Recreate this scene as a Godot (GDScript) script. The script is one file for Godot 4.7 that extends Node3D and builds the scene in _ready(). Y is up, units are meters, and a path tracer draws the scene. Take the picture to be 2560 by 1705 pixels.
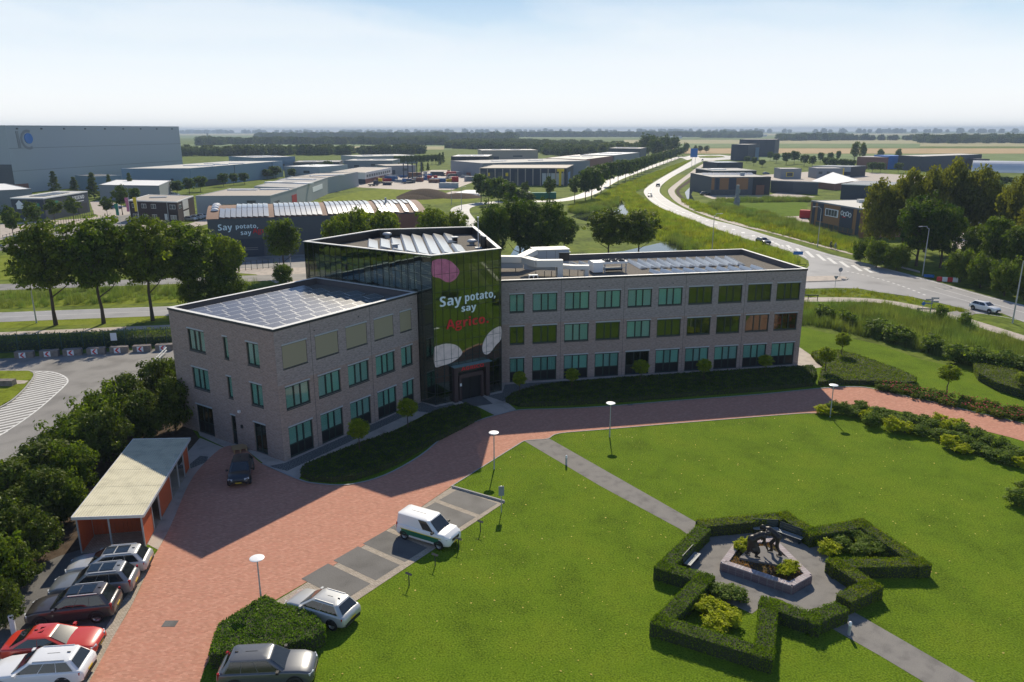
extends Node3D

# ---------------------------------------------------------------- photograph geometry (2560 x 1705 pixels)
const FPX := 1906.29
const PITCH := 15.465
const ROLL := -0.1015
const EYE := 26.65
var cam_basis: Basis
var box1 := BoxMesh.new()
var M := {}
var used := {}
var rng := RandomNumberGenerator.new()
const UP := Vector3(0, 1, 0)

func ray(x: float, y: float) -> Vector3:
	return cam_basis * Vector3((x - 1280.0) / FPX, -(y - 852.5) / FPX, -1.0)

func G(x: float, y: float, h := 0.0) -> Vector3:      # the point at height h that this pixel shows
	var d := ray(x, y)
	return Vector3(0, EYE, 0) + d * ((h - EYE) / d.y)

func VH(bx: float, by: float, ty: float) -> float:      # height of an upright thing from its base and its top
	var p := G(bx, by)
	var d := ray(bx, ty)
	return EYE + d.y * (p.z / d.z)

func PXM(p: Vector3) -> float:                           # metres per pixel at a point
	return absf((p - Vector3(0, EYE, 0)).dot(cam_basis.z)) / FPX

func px(list: Array, h := 0.0) -> PackedVector2Array:    # pixels -> plan (x, z)
	var a := PackedVector2Array()
	for q in list:
		var p := G(q[0], q[1], h)
		a.append(Vector2(p.x, p.z))
	return a

# ---------------------------------------------------------------- nodes
func numbered(n: String) -> String:
	var k: int = used.get(n, 0)
	used[n] = k + 1
	return n if k == 0 else "%s_%03d" % [n, k]

func tag(o: Node, label: String, cat := "", group := "", kind := "") -> Node:
	if label: o.set_meta("label", label)
	if cat: o.set_meta("category", cat)
	if group: o.set_meta("group", group)
	if kind: o.set_meta("kind", kind)
	return o

func thing(called: String, label: String, cat: String, at := Vector3.ZERO, turn := 0.0, group := "") -> Node3D:
	var o := Node3D.new()
	o.name = numbered(called)
	add_child(o)
	o.position = at
	o.rotation.y = turn
	tag(o, label, cat, group)
	return o

func part(parent: Node, called: String, mesh: Mesh, m: Material, xf := Transform3D.IDENTITY) -> MeshInstance3D:
	var o := MeshInstance3D.new()
	o.name = called
	o.mesh = mesh
	o.material_override = m
	o.transform = xf
	parent.add_child(o, true)
	return o

func node(parent: Node, called: String, xf := Transform3D.IDENTITY) -> Node3D:
	var o := Node3D.new()
	o.name = called
	o.transform = xf
	parent.add_child(o, true)
	return o

func solo(called: String, label: String, cat: String, mesh: Mesh, m: Material, at := Vector3.ZERO, turn := 0.0, group := "") -> MeshInstance3D:
	var o := MeshInstance3D.new()
	o.name = numbered(called)
	o.mesh = mesh
	o.material_override = m
	add_child(o)
	o.position = at
	o.rotation.y = turn
	tag(o, label, cat, group)
	return o

func struct(called: String, mesh: Mesh, m: Material) -> MeshInstance3D:
	var o := MeshInstance3D.new()
	o.name = numbered(called)
	o.mesh = mesh
	o.material_override = m
	add_child(o)
	o.set_meta("kind", "structure")
	return o

func bpart(parent: Node, called: String, c: Vector3, s: Vector3, m: Material, turn := 0.0) -> MeshInstance3D:
	return part(parent, called, box1, m, Transform3D(Basis(UP, turn).scaled_local(s), c))

func copy(o: Node3D, at: Vector3, turn := 0.0, sc := Vector3.ONE, label := "") -> Node3D:
	var c: Node3D = o.duplicate()
	c.name = numbered(String(o.name).rstrip("0123456789").trim_suffix("_"))
	add_child(c)
	c.transform = Transform3D(Basis(UP, turn).scaled_local(sc), at)
	if label: c.set_meta("label", label)
	return c

# ---------------------------------------------------------------- materials (colours are linear base colours)
func mat(r: float, g: float, b: float, rough := 0.8, metal := 0.0) -> StandardMaterial3D:
	var m := StandardMaterial3D.new()
	m.albedo_color = Color(r, g, b).linear_to_srgb()
	m.roughness = rough
	m.metallic = metal
	return m

func leafmat(bl := Color(0.75, 0.8, 0.25), rough := 0.55) -> StandardMaterial3D:
	var m := StandardMaterial3D.new()
	m.vertex_color_use_as_albedo = true
	m.roughness = rough
	m.metallic_specular = 0.2
	m.backlight_enabled = true
	m.backlight = bl.linear_to_srgb()
	m.cull_mode = BaseMaterial3D.CULL_DISABLED
	return m

func noise_bytes(size: int, sd: int, freq: float, oct: int, kind := FastNoiseLite.TYPE_SIMPLEX_SMOOTH) -> PackedByteArray:
	var n := FastNoiseLite.new()
	n.seed = sd
	n.noise_type = kind
	n.frequency = freq
	n.fractal_octaves = oct
	var im := n.get_seamless_image(size, size)
	im.convert(Image.FORMAT_L8)
	return im.get_data()

# base colour, then layers [freq, octaves, strength, tint colour towards which the layer pulls]
func ground_tex(size: int, sd: int, base: Color, layers: Array) -> Array:
	var datas := []
	for i in layers.size():
		datas.append(noise_bytes(size, sd + i * 17, layers[i][0], layers[i][1]))
	var out := PackedByteArray()
	out.resize(size * size * 3)
	var hb := PackedByteArray()
	hb.resize(size * size)
	var last: PackedByteArray = datas[datas.size() - 1]
	var nl := layers.size()
	var amp := PackedFloat32Array()
	var tr := PackedFloat32Array()
	var tg := PackedFloat32Array()
	var tb := PackedFloat32Array()
	for l in layers:
		amp.append(l[2] / 127.5)
		tr.append(l[3].r)
		tg.append(l[3].g)
		tb.append(l[3].b)
	for i in size * size:
		var r := base.r
		var g := base.g
		var b := base.b
		for k in nl:
			var d: PackedByteArray = datas[k]
			var v: float = (d[i] - 127.5) * amp[k]
			if v > 0.0:
				r += (tr[k] - r) * v
				g += (tg[k] - g) * v
				b += (tb[k] - b) * v
			else:
				var q := 1.0 + v
				r *= q
				g *= q
				b *= q
		out[i * 3] = int(clampf(pow(maxf(r, 0.0), 0.4545), 0.0, 1.0) * 255.0)
		out[i * 3 + 1] = int(clampf(pow(maxf(g, 0.0), 0.4545), 0.0, 1.0) * 255.0)
		out[i * 3 + 2] = int(clampf(pow(maxf(b, 0.0), 0.4545), 0.0, 1.0) * 255.0)
	var im := Image.create_from_data(size, size, false, Image.FORMAT_RGB8, out)
	var hm := Image.create_from_data(size, size, false, Image.FORMAT_L8, last)
	return [ImageTexture.create_from_image(im), ImageTexture.create_from_image(hm)]

func ground_mat(tile: float, tx: Array, rough := 0.9, relief := 0.0) -> StandardMaterial3D:
	var m := StandardMaterial3D.new()
	m.albedo_texture = tx[0]
	m.uv1_triplanar = true
	m.uv1_world_triplanar = true
	m.uv1_scale = Vector3.ONE / tile
	m.roughness = rough
	m.metallic_specular = 0.3 if rough < 0.8 else 0.15
	if relief > 0.0:
		m.heightmap_enabled = true
		m.heightmap_texture = tx[1]
		m.heightmap_scale = relief
	return m

# courses of bricks, one colour each, with joints; tile is nx bricks by ny courses, uv runs in metres
func brick_tex(wpx: int, hpx: int, nx: int, ny: int, cols: Array, joint: Color, sd: int, jw := 2.0, half := true) -> Array:
	var r := RandomNumberGenerator.new()
	r.seed = sd
	var pick := []
	for j in ny:
		var row := []
		for i in nx:
			var c: Color = cols[r.randi() % cols.size()]
			row.append(c * r.randf_range(0.92, 1.08))
		pick.append(row)
	var grain := noise_bytes(maxi(wpx, hpx), sd, 0.08, 3)
	var out := PackedByteArray()
	out.resize(wpx * hpx * 3)
	var hb := PackedByteArray()
	hb.resize(wpx * hpx)
	var bw := float(wpx) / nx
	var bh := float(hpx) / ny
	for y in hpx:
		var j := int(y / bh)
		var fy := y - j * bh
		var sh := bw * 0.5 if half and j % 2 == 1 else 0.0
		for x in wpx:
			var xx := fposmod(x + sh, wpx)
			var i := int(xx / bw) % nx
			var fx := xx - i * bw
			var isj := fx < jw or fy < jw
			var c: Color = joint if isj else pick[j][i]
			var v := 0.88 + 0.24 * grain[y * maxi(wpx, hpx) + x] / 255.0
			var o := (y * wpx + x) * 3
			out[o] = int(clampf(pow(c.r * v, 0.4545), 0, 1) * 255)
			out[o + 1] = int(clampf(pow(c.g * v, 0.4545), 0, 1) * 255)
			out[o + 2] = int(clampf(pow(c.b * v, 0.4545), 0, 1) * 255)
			hb[y * wpx + x] = 60 if isj else 200
	return [ImageTexture.create_from_image(Image.create_from_data(wpx, hpx, false, Image.FORMAT_RGB8, out)), ImageTexture.create_from_image(Image.create_from_data(wpx, hpx, false, Image.FORMAT_L8, hb))]

func uv_mat(tx: Array, su: float, sv: float, rough := 0.85, relief := 0.0) -> StandardMaterial3D:
	var m := StandardMaterial3D.new()
	m.albedo_texture = tx[0]
	m.uv1_scale = Vector3(1.0 / su, 1.0 / sv, 1)
	m.roughness = rough
	m.metallic_specular = 0.3
	if relief > 0.0:
		m.heightmap_enabled = true
		m.heightmap_texture = tx[1]
		m.heightmap_scale = relief
	return m

# ---------------------------------------------------------------- mesh builder: corners run anticlockwise seen from outside
class MB:
	var v := PackedVector3Array()
	var n := PackedVector3Array()
	var t := PackedVector2Array()
	var c := PackedColorArray()
	var ix := PackedInt32Array()
	var col := Color.WHITE
	func tri(a: Vector3, b: Vector3, d: Vector3) -> void:
		var nn := (b - a).cross(d - a).normalized()
		var k := v.size()
		v.append(a); v.append(b); v.append(d)
		for i in 3:
			n.append(nn); t.append(Vector2.ZERO); c.append(col)
		ix.append(k); ix.append(k + 2); ix.append(k + 1)
	func quad(a: Vector3, b: Vector3, d: Vector3, e: Vector3, u0 := Vector2.ZERO, u1 := Vector2(1, 1)) -> void:
		var nn := (b - a).cross(e - a)
		if nn.length_squared() < 1e-14: nn = (d - b).cross(e - b)
		nn = nn.normalized()
		var k := v.size()
		v.append(a); v.append(b); v.append(d); v.append(e)
		t.append(Vector2(u0.x, u0.y)); t.append(Vector2(u1.x, u0.y)); t.append(Vector2(u1.x, u1.y)); t.append(Vector2(u0.x, u1.y))
		for i in 4:
			n.append(nn); c.append(col)
		ix.append(k); ix.append(k + 2); ix.append(k + 1)
		ix.append(k); ix.append(k + 3); ix.append(k + 2)
	func box(ce: Vector3, s: Vector3, b := Basis.IDENTITY) -> void:
		var x := b.x * s.x * 0.5
		var y := b.y * s.y * 0.5
		var z := b.z * s.z * 0.5
		quad(ce - x - y + z, ce + x - y + z, ce + x + y + z, ce - x + y + z, Vector2.ZERO, Vector2(s.x, s.y))
		quad(ce + x - y - z, ce - x - y - z, ce - x + y - z, ce + x + y - z, Vector2.ZERO, Vector2(s.x, s.y))
		quad(ce + x - y + z, ce + x - y - z, ce + x + y - z, ce + x + y + z, Vector2.ZERO, Vector2(s.z, s.y))
		quad(ce - x - y - z, ce - x - y + z, ce - x + y + z, ce - x + y - z, Vector2.ZERO, Vector2(s.z, s.y))
		quad(ce - x + y + z, ce + x + y + z, ce + x + y - z, ce - x + y - z, Vector2.ZERO, Vector2(s.x, s.z))
		quad(ce - x - y - z, ce + x - y - z, ce + x - y + z, ce - x - y + z, Vector2.ZERO, Vector2(s.x, s.z))
	func tube(a: Vector3, b: Vector3, r0: float, r1: float, seg := 8, cap := true) -> void:
		var ax := (b - a).normalized()
		var e := ax.cross(Vector3(0, 0, 1) if absf(ax.z) < 0.9 else Vector3(1, 0, 0)).normalized()
		var f := ax.cross(e)
		var k := v.size()
		for i in seg + 1:
			var w := TAU * i / seg
			var d := e * cos(w) + f * sin(w)
			v.append(a + d * r0); v.append(b + d * r1)
			n.append(d); n.append(d)
			t.append(Vector2(float(i) / seg, 0)); t.append(Vector2(float(i) / seg, 1))
			c.append(col); c.append(col)
		for i in seg:
			var o := k + i * 2
			ix.append(o); ix.append(o + 1); ix.append(o + 2)
			ix.append(o + 2); ix.append(o + 1); ix.append(o + 3)
		if cap:
			for i in seg:
				var w0 := TAU * i / seg
				var w1 := TAU * (i + 1) / seg
				tri(b, b + (e * cos(w0) + f * sin(w0)) * r1, b + (e * cos(w1) + f * sin(w1)) * r1)
				tri(a, a + (e * cos(w1) + f * sin(w1)) * r0, a + (e * cos(w0) + f * sin(w0)) * r0)
	# lathe about y: profile of (radius, height)
	func lathe(o: Vector3, prof: Array, seg := 16) -> void:
		var k := v.size()
		var m := prof.size()
		for j in m:
			var p0: Vector2 = prof[maxi(j - 1, 0)]
			var p1: Vector2 = prof[mini(j + 1, m - 1)]
			var tn := (p1 - p0).normalized()
			for i in seg + 1:
				var w := TAU * i / seg
				var d := Vector3(cos(w), 0, sin(w))
				v.append(o + d * prof[j].x + Vector3(0, prof[j].y, 0))
				n.append((d * tn.y + Vector3(0, -tn.x, 0)).normalized())
				t.append(Vector2.ZERO); c.append(col)
		for j in m - 1:
			for i in seg:
				var q := k + j * (seg + 1) + i
				ix.append(q); ix.append(q + 1); ix.append(q + seg + 1)
				ix.append(q + 1); ix.append(q + seg + 2); ix.append(q + seg + 1)
	func sheet(poly: PackedVector2Array, y: float) -> void:
		var tr := Geometry2D.triangulate_polygon(poly)
		var k := v.size()
		for p in poly:
			v.append(Vector3(p.x, y, p.y)); n.append(Vector3(0, 1, 0)); t.append(p); c.append(col)
		for i in range(0, tr.size(), 3):
			var a := poly[tr[i]]
			var b := poly[tr[i + 1]]
			var d := poly[tr[i + 2]]
			var flip := (b - a).cross(d - a) < 0.0
			ix.append(k + tr[i])
			ix.append(k + tr[i + (2 if flip else 1)])
			ix.append(k + tr[i + (1 if flip else 2)])
	func prism(poly: PackedVector2Array, y0: float, y1: float) -> void:
		sheet(poly, y1)
		var cw := Geometry2D.is_polygon_clockwise(poly)
		var m := poly.size()
		var u := 0.0
		for i in m:
			var a := poly[i]
			var b := poly[(i + 1) % m]
			if not cw:
				var s := a
				a = b
				b = s
			var l := a.distance_to(b)
			quad(Vector3(a.x, y0, a.y), Vector3(b.x, y0, b.y), Vector3(b.x, y1, b.y), Vector3(a.x, y1, a.y), Vector2(u, -y0), Vector2(u + l, -y1))
			u += l
	func mesh() -> ArrayMesh:
		var a := []
		a.resize(Mesh.ARRAY_MAX)
		a[Mesh.ARRAY_VERTEX] = v
		a[Mesh.ARRAY_NORMAL] = n
		a[Mesh.ARRAY_TEX_UV] = t
		a[Mesh.ARRAY_COLOR] = c
		a[Mesh.ARRAY_INDEX] = ix
		var m := ArrayMesh.new()
		m.add_surface_from_arrays(Mesh.PRIMITIVE_TRIANGLES, a)
		return m

func sheet(poly: PackedVector2Array, y: float) -> ArrayMesh:
	var b := MB.new()
	b.sheet(poly, y)
	return b.mesh()

func prism(poly: PackedVector2Array, y0: float, y1: float) -> ArrayMesh:
	var b := MB.new()
	b.prism(poly, y0, y1)
	return b.mesh()

func smooth_line(pts: PackedVector2Array, n := 6) -> PackedVector2Array:
	var out := PackedVector2Array()
	for i in pts.size() - 1:
		var p0 := pts[maxi(i - 1, 0)]
		var p3 := pts[mini(i + 2, pts.size() - 1)]
		for k in n:
			out.append(pts[i].cubic_interpolate(pts[i + 1], p0, p3, float(k) / n))
	out.append(pts[pts.size() - 1])
	return out

func ribbon(a: PackedVector2Array, w: float, y: float) -> ArrayMesh:   # a strip of width w along a line
	var b := MB.new()
	for i in a.size() - 1:
		var d0 := (a[mini(i + 1, a.size() - 1)] - a[maxi(i - 1, 0)]).normalized().orthogonal() * w * 0.5
		var d1 := (a[mini(i + 2, a.size() - 1)] - a[i]).normalized().orthogonal() * w * 0.5
		var q := [a[i] - d0, a[i] + d0, a[i + 1] + d1, a[i + 1] - d1]
		var vv := []
		for p in q: vv.append(Vector3(p.x, y, p.y))
		if (q[1] - q[0]).cross(q[3] - q[0]) > 0.0: b.quad(vv[0], vv[3], vv[2], vv[1])
		else: b.quad(vv[0], vv[1], vv[2], vv[3])
	return b.mesh()

func V2(p: Vector3) -> Vector2: return Vector2(p.x, p.z)
func V3(p: Vector2, y := 0.0) -> Vector3: return Vector3(p.x, y, p.y)

# ---------------------------------------------------------------- plants
class Leaves:
	var v := PackedVector3Array()
	var n := PackedVector3Array()
	var c := PackedColorArray()
	var ix := PackedInt32Array()
	func leaf(p: Vector3, a: Vector3, b: Vector3, nn: Vector3, colour: Color) -> void:
		var col := Color(colour.r * 2.1, colour.g * 1.9, colour.b * 1.1)
		var k := v.size()
		v.append(p - a); v.append(p + b - a * 0.15); v.append(p + a); v.append(p - b - a * 0.15)
		n.append(nn); n.append(nn); n.append(nn); n.append(nn)
		c.append(col); c.append(col); c.append(col); c.append(col)
		ix.append(k); ix.append(k + 1); ix.append(k + 2); ix.append(k); ix.append(k + 2); ix.append(k + 3)
	func blade(p: Vector3, top: Vector3, w: Vector3, col: Color) -> void:
		var k := v.size()
		var nn := (top - p).cross(w).normalized()
		v.append(p - w); v.append(p + w); v.append(top)
		for i in 3:
			n.append(nn); c.append(col)
		ix.append(k); ix.append(k + 1); ix.append(k + 2)
	func mesh() -> ArrayMesh:
		var a := []
		a.resize(Mesh.ARRAY_MAX)
		a[Mesh.ARRAY_VERTEX] = v
		a[Mesh.ARRAY_NORMAL] = n
		a[Mesh.ARRAY_COLOR] = c
		a[Mesh.ARRAY_INDEX] = ix
		var m := ArrayMesh.new()
		m.add_surface_from_arrays(Mesh.PRIMITIVE_TRIANGLES, a)
		return m

func rdir(r: RandomNumberGenerator) -> Vector3:
	var z := r.randf_range(-1, 1)
	var a := r.randf() * TAU
	var q := sqrt(1.0 - z * z)
	return Vector3(q * cos(a), z, q * sin(a))

func rcol(r: RandomNumberGenerator, a: Color, b: Color) -> Color:
	return a.lerp(b, r.randf()) * r.randf_range(0.8, 1.2)

# crown about its own centre; kind: "round", "cone", "column", "weep"
func crown(sd: int, rad: Vector3, nclump: int, nleaf: int, cr: float, lf: float, ca: Color, cb: Color, kind := "round") -> ArrayMesh:
	var r := RandomNumberGenerator.new()
	r.seed = sd
	var nz := FastNoiseLite.new()
	nz.seed = sd
	nz.frequency = 0.9
	var L := Leaves.new()
	for i in nclump:
		var d := rdir(r)
		var q := pow(r.randf(), 0.36) * (0.82 + 0.42 * nz.get_noise_3dv(d * 1.4))
		var p := d * q
		if kind == "ball": p = d * pow(r.randf(), 0.3) * 0.9
		if kind == "cone":
			var hgt := r.randf()
			var w := pow(1.0 - hgt, 0.75) * sqrt(r.randf()) * (0.9 + 0.25 * nz.get_noise_3dv(d * 2.0))
			var an := r.randf() * TAU
			p = Vector3(cos(an) * w, hgt * 2.0 - 1.0, sin(an) * w)
		elif kind == "round" and p.y < -0.55:
			p.y = -0.55 + (p.y + 0.55) * 0.35
		var c0 := p * rad
		var tone := rcol(r, ca, cb)
		var size := cr * r.randf_range(0.6, 1.25)
		for k in nleaf:
			var o := rdir(r)
			var off := o * size * pow(r.randf(), 0.45)
			off.y *= 0.7
			if kind == "weep": off = Vector3(off.x * 0.75, off.y * 1.7 - size * 0.4, off.z * 0.75)
			var nn := (o + Vector3(0, 0.7, 0) + rdir(r) * 0.9).normalized()
			var ax := nn.cross(rdir(r)).normalized()
			if kind == "weep":
				ax = (Vector3(0, -1, 0) + rdir(r) * 0.35).normalized()
				nn = ax.cross(rdir(r)).normalized()
			var s := lf * r.randf_range(0.6, 1.3)
			L.leaf(c0 + off, ax * s, nn.cross(ax) * s * 0.55, nn, tone * r.randf_range(0.78, 1.22))
	return L.mesh()

func trunk_mesh(sd: int, h: float, r0: float, ch: float, cw: float, limbs: int) -> ArrayMesh:
	var r := RandomNumberGenerator.new()
	r.seed = sd
	var b := MB.new()
	var p := Vector3.ZERO
	var top := h + ch * 0.75
	var n := 6
	var last := r0 * 1.25
	for i in n:
		var q := Vector3(r.randf_range(-0.12, 0.12) * (i + 1) * r0 * 3.0, top * (i + 1) / n, r.randf_range(-0.12, 0.12) * (i + 1) * r0 * 3.0)
		var rr := r0 * (1.0 - 0.82 * (i + 1) / n)
		b.tube(p, q, last, rr, 8, false)
		p = q
		last = rr
	for i in limbs:
		var y := h * 0.92 + ch * 0.5 * r.randf()
		var a := TAU * i / limbs + r.randf_range(-0.4, 0.4)
		var s := Vector3(0, y, 0)
		var e := Vector3(cos(a) * cw * r.randf_range(0.5, 0.85), y + ch * r.randf_range(0.15, 0.4), sin(a) * cw * r.randf_range(0.5, 0.85))
		var m := s.lerp(e, 0.5) + Vector3(0, -0.04 * ch, 0)
		b.tube(s, m, r0 * 0.38, r0 * 0.24, 6, false)
		b.tube(m, e, r0 * 0.24, r0 * 0.06, 5, false)
	return b.mesh()

var proto := {}
# a kind of tree: clear stem h, crown height ch, crown half width cw
func make_kind(k: String, sd: int, h: float, ch: float, cw: float, r0: float, crown_mesh: ArrayMesh, lm: Material, limbs := 7) -> void:
	proto[k] = {"trunk": trunk_mesh(sd, h, r0, ch, cw, limbs), "crown": crown_mesh, "lm": lm, "h": h, "ch": ch, "cw": cw}

func tree(k: String, called: String, label: String, at: Vector3, height: float, width: float, group := "", turn := -1.0, cat := "tree") -> Node3D:
	var q: Dictionary = proto[k]
	var t := thing(called, label, cat, at, rng.randf() * TAU if turn < 0.0 else turn, group)
	var sy: float = height * 1.07 / (q.h + q.ch)
	var sx: float = width / (2.0 * q.cw)
	part(t, "trunk", q.trunk, M.bark, Transform3D(Basis.from_scale(Vector3((sx + sy) * 0.5, sy, (sx + sy) * 0.5)), Vector3.ZERO))
	part(t, "crown", q.crown, q.lm, Transform3D(Basis.from_scale(Vector3(sx, sy, sx)), Vector3(0, (q.h + q.ch * 0.5) * sy, 0)))
	return t

func tree_px(k: String, called: String, label: String, bx: float, by: float, ty: float, wpx: float, group := "") -> Node3D:
	var p := G(bx, by)
	return tree(k, called, label, p, VH(bx, by, ty), wpx * PXM(p), group)

# leafy skin over a plan polygon with upright sides
func hedge_leaves(poly: PackedVector2Array, y1: float, per_m2: float, lf: float, ca: Color, cb: Color, sd: int, rough := 0.06, sides := true) -> ArrayMesh:
	var r := RandomNumberGenerator.new()
	r.seed = sd
	var nz := FastNoiseLite.new()
	nz.seed = sd
	nz.frequency = 0.55
	var L := Leaves.new()
	var lo := Vector2(1e9, 1e9)
	var hi := -lo
	for p in poly:
		lo = lo.min(p)
		hi = hi.max(p)
	var area := (hi - lo).x * (hi - lo).y
	for i in int(area * per_m2):
		var p := Vector2(r.randf_range(lo.x, hi.x), r.randf_range(lo.y, hi.y))
		if not Geometry2D.is_point_in_polygon(p, poly): continue
		var f := nz.get_noise_2dv(p * 2.0)
		var f2 := nz.get_noise_2dv(p * 1.3 + Vector2(211, 87))
		var y := y1 + r.randf_range(-0.7, 1.0) * rough + f * rough * 1.6
		var nn := (Vector3(0, 0.8, 0) + rdir(r)).normalized()
		var ax := nn.cross(rdir(r)).normalized()
		var s := lf * r.randf_range(0.6, 1.3)
		L.leaf(Vector3(p.x, y, p.y), ax * s, nn.cross(ax) * s * 0.55, nn, ca.lerp(cb, clampf(0.5 + f2 + r.randf_range(-0.4, 0.4), 0, 1)) * r.randf_range(0.8, 1.2))
	if sides:
		for i in poly.size():
			var a := poly[i]
			var b := poly[(i + 1) % poly.size()]
			for k in int(a.distance_to(b) * y1 * per_m2):
				var p := a.lerp(b, r.randf())
				var o := (b - a).normalized().orthogonal() * r.randf_range(-rough, rough)
				var nn := rdir(r)
				var ax := nn.cross(rdir(r)).normalized()
				var s := lf * r.randf_range(0.6, 1.3)
				L.leaf(Vector3(p.x + o.x, r.randf() * y1, p.y + o.y), ax * s, nn.cross(ax) * s * 0.55, nn, ca.lerp(cb, r.randf()) * r.randf_range(0.8, 1.2))
	return L.mesh()

func hedge(called: String, label: String, cat: String, poly: PackedVector2Array, y1: float, per_m2: float, lf: float, ca: Color, cb: Color, sd: int, lm: Material, rough := 0.06, group := "", y0 := 0.0) -> Node3D:
	var t := thing(called, label, cat, Vector3.ZERO, 0.0, group)
	part(t, "branches", prism(poly, y0, y1 - rough * 0.8), M.twigs)
	part(t, "foliage", hedge_leaves(poly, y1, per_m2, lf, ca, cb, sd, rough), lm)
	return t

func strip_poly(a: Vector2, b: Vector2, w: float) -> PackedVector2Array:
	var d := (b - a).normalized() * w * 0.5
	var o := d.orthogonal()
	return PackedVector2Array([a - d - o, b + d - o, b + d + o, a - d + o])

func tuft(sd: int, nblade: int, h: float, spread: float, w: float, ca: Color, cb: Color, bend := 0.35) -> ArrayMesh:
	var r := RandomNumberGenerator.new()
	r.seed = sd
	var L := Leaves.new()
	for i in nblade:
		var a := r.randf() * TAU
		var q := sqrt(r.randf()) * spread
		var p := Vector3(cos(a) * q, 0, sin(a) * q)
		var hh := h * r.randf_range(0.55, 1.1)
		var lean := Vector3(cos(a), 0, sin(a)) * hh * r.randf_range(0.0, bend) + rdir(r) * 0.08 * h
		var tw := Vector3(cos(a + 1.57), 0, sin(a + 1.57)) * w
		L.blade(p, p + Vector3(0, hh, 0) + lean, tw, rcol(r, ca, cb))
	return L.mesh()

# many copies of one small mesh scattered over plan polygons: stuff
func scatter(called: String, label: String, cat: String, mesh: Mesh, m: Material, polys: Array, per_m2: float, sd: int, s0 := 0.7, s1 := 1.3, holes := [], tint := 0.25) -> MultiMeshInstance3D:
	var r := RandomNumberGenerator.new()
	r.seed = sd
	var nz := FastNoiseLite.new()
	nz.seed = sd
	nz.frequency = 0.09
	var xs := []
	var cs := PackedColorArray()
	for poly: PackedVector2Array in polys:
		var lo := Vector2(1e9, 1e9)
		var hi := -lo
		for p in poly:
			lo = lo.min(p)
			hi = hi.max(p)
		for i in int((hi - lo).x * (hi - lo).y * per_m2):
			var p := Vector2(r.randf_range(lo.x, hi.x), r.randf_range(lo.y, hi.y))
			if not Geometry2D.is_point_in_polygon(p, poly): continue
			var bad := false
			for q: PackedVector2Array in holes:
				if Geometry2D.is_point_in_polygon(p, q):
					bad = true
					break
			if bad: continue
			var s := r.randf_range(s0, s1) * (1.0 + 0.5 * nz.get_noise_2dv(p))
			xs.append(Transform3D(Basis(UP, r.randf() * TAU).scaled(Vector3(s, s * r.randf_range(0.8, 1.2), s)), Vector3(p.x, 0.0, p.y)))
			var k := 1.0 + tint * 2.0 * nz.get_noise_2dv(p * 1.7) + r.randf_range(-tint, tint) * 0.5
			cs.append(Color(k * (1.0 + 0.3 * nz.get_noise_2dv(p + Vector2(99, 7))), k, k * 0.95))
	var mm := MultiMesh.new()
	mm.transform_format = MultiMesh.TRANSFORM_3D
	mm.use_colors = true
	mm.mesh = mesh
	mm.instance_count = xs.size()
	for i in xs.size():
		mm.set_instance_transform(i, xs[i])
		mm.set_instance_color(i, cs[i])
	var o := MultiMeshInstance3D.new()
	o.name = numbered(called)
	o.multimesh = mm
	o.material_override = m
	add_child(o)
	tag(o, label, cat, "", "stuff")
	return o

# ---------------------------------------------------------------- the office building
const PA := Vector2(-30.8, -66.6)
const PB := Vector2(-19.0, -58.66)
const PC := Vector2(-9.29, -73.09)
const PD := Vector2(-21.09, -81.03)
const PF := Vector2(-22.39, -81.91)
const PG := Vector2(-7.67, -72.08)
const PH := Vector2(-1.09, -76.54)
const PI2 := Vector2(-4.61, -94.72)
const PJ := Vector2(-16.1, -92.08)
const PK := Vector2(-1.09, -78.99)
const PL := Vector2(33.6, -85.72)
const PM := Vector2(30.66, -100.87)
const ROOF := 11.4
const TOWER := 15.18

func face(a: Vector2, b: Vector2) -> Transform3D:       # x along a to b, y up, z outwards
	var u := V3((b - a).normalized())
	return Transform3D(Basis(u, UP, u.cross(UP)), V3(a))

func at3(x: float, y: float, z := 0.0) -> Transform3D: return Transform3D(Basis.IDENTITY, Vector3(x, y, z))
func sc3(x: float, y: float, z: float, c: Vector3) -> Transform3D: return Transform3D(Basis.from_scale(Vector3(x, y, z)), c)

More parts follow.
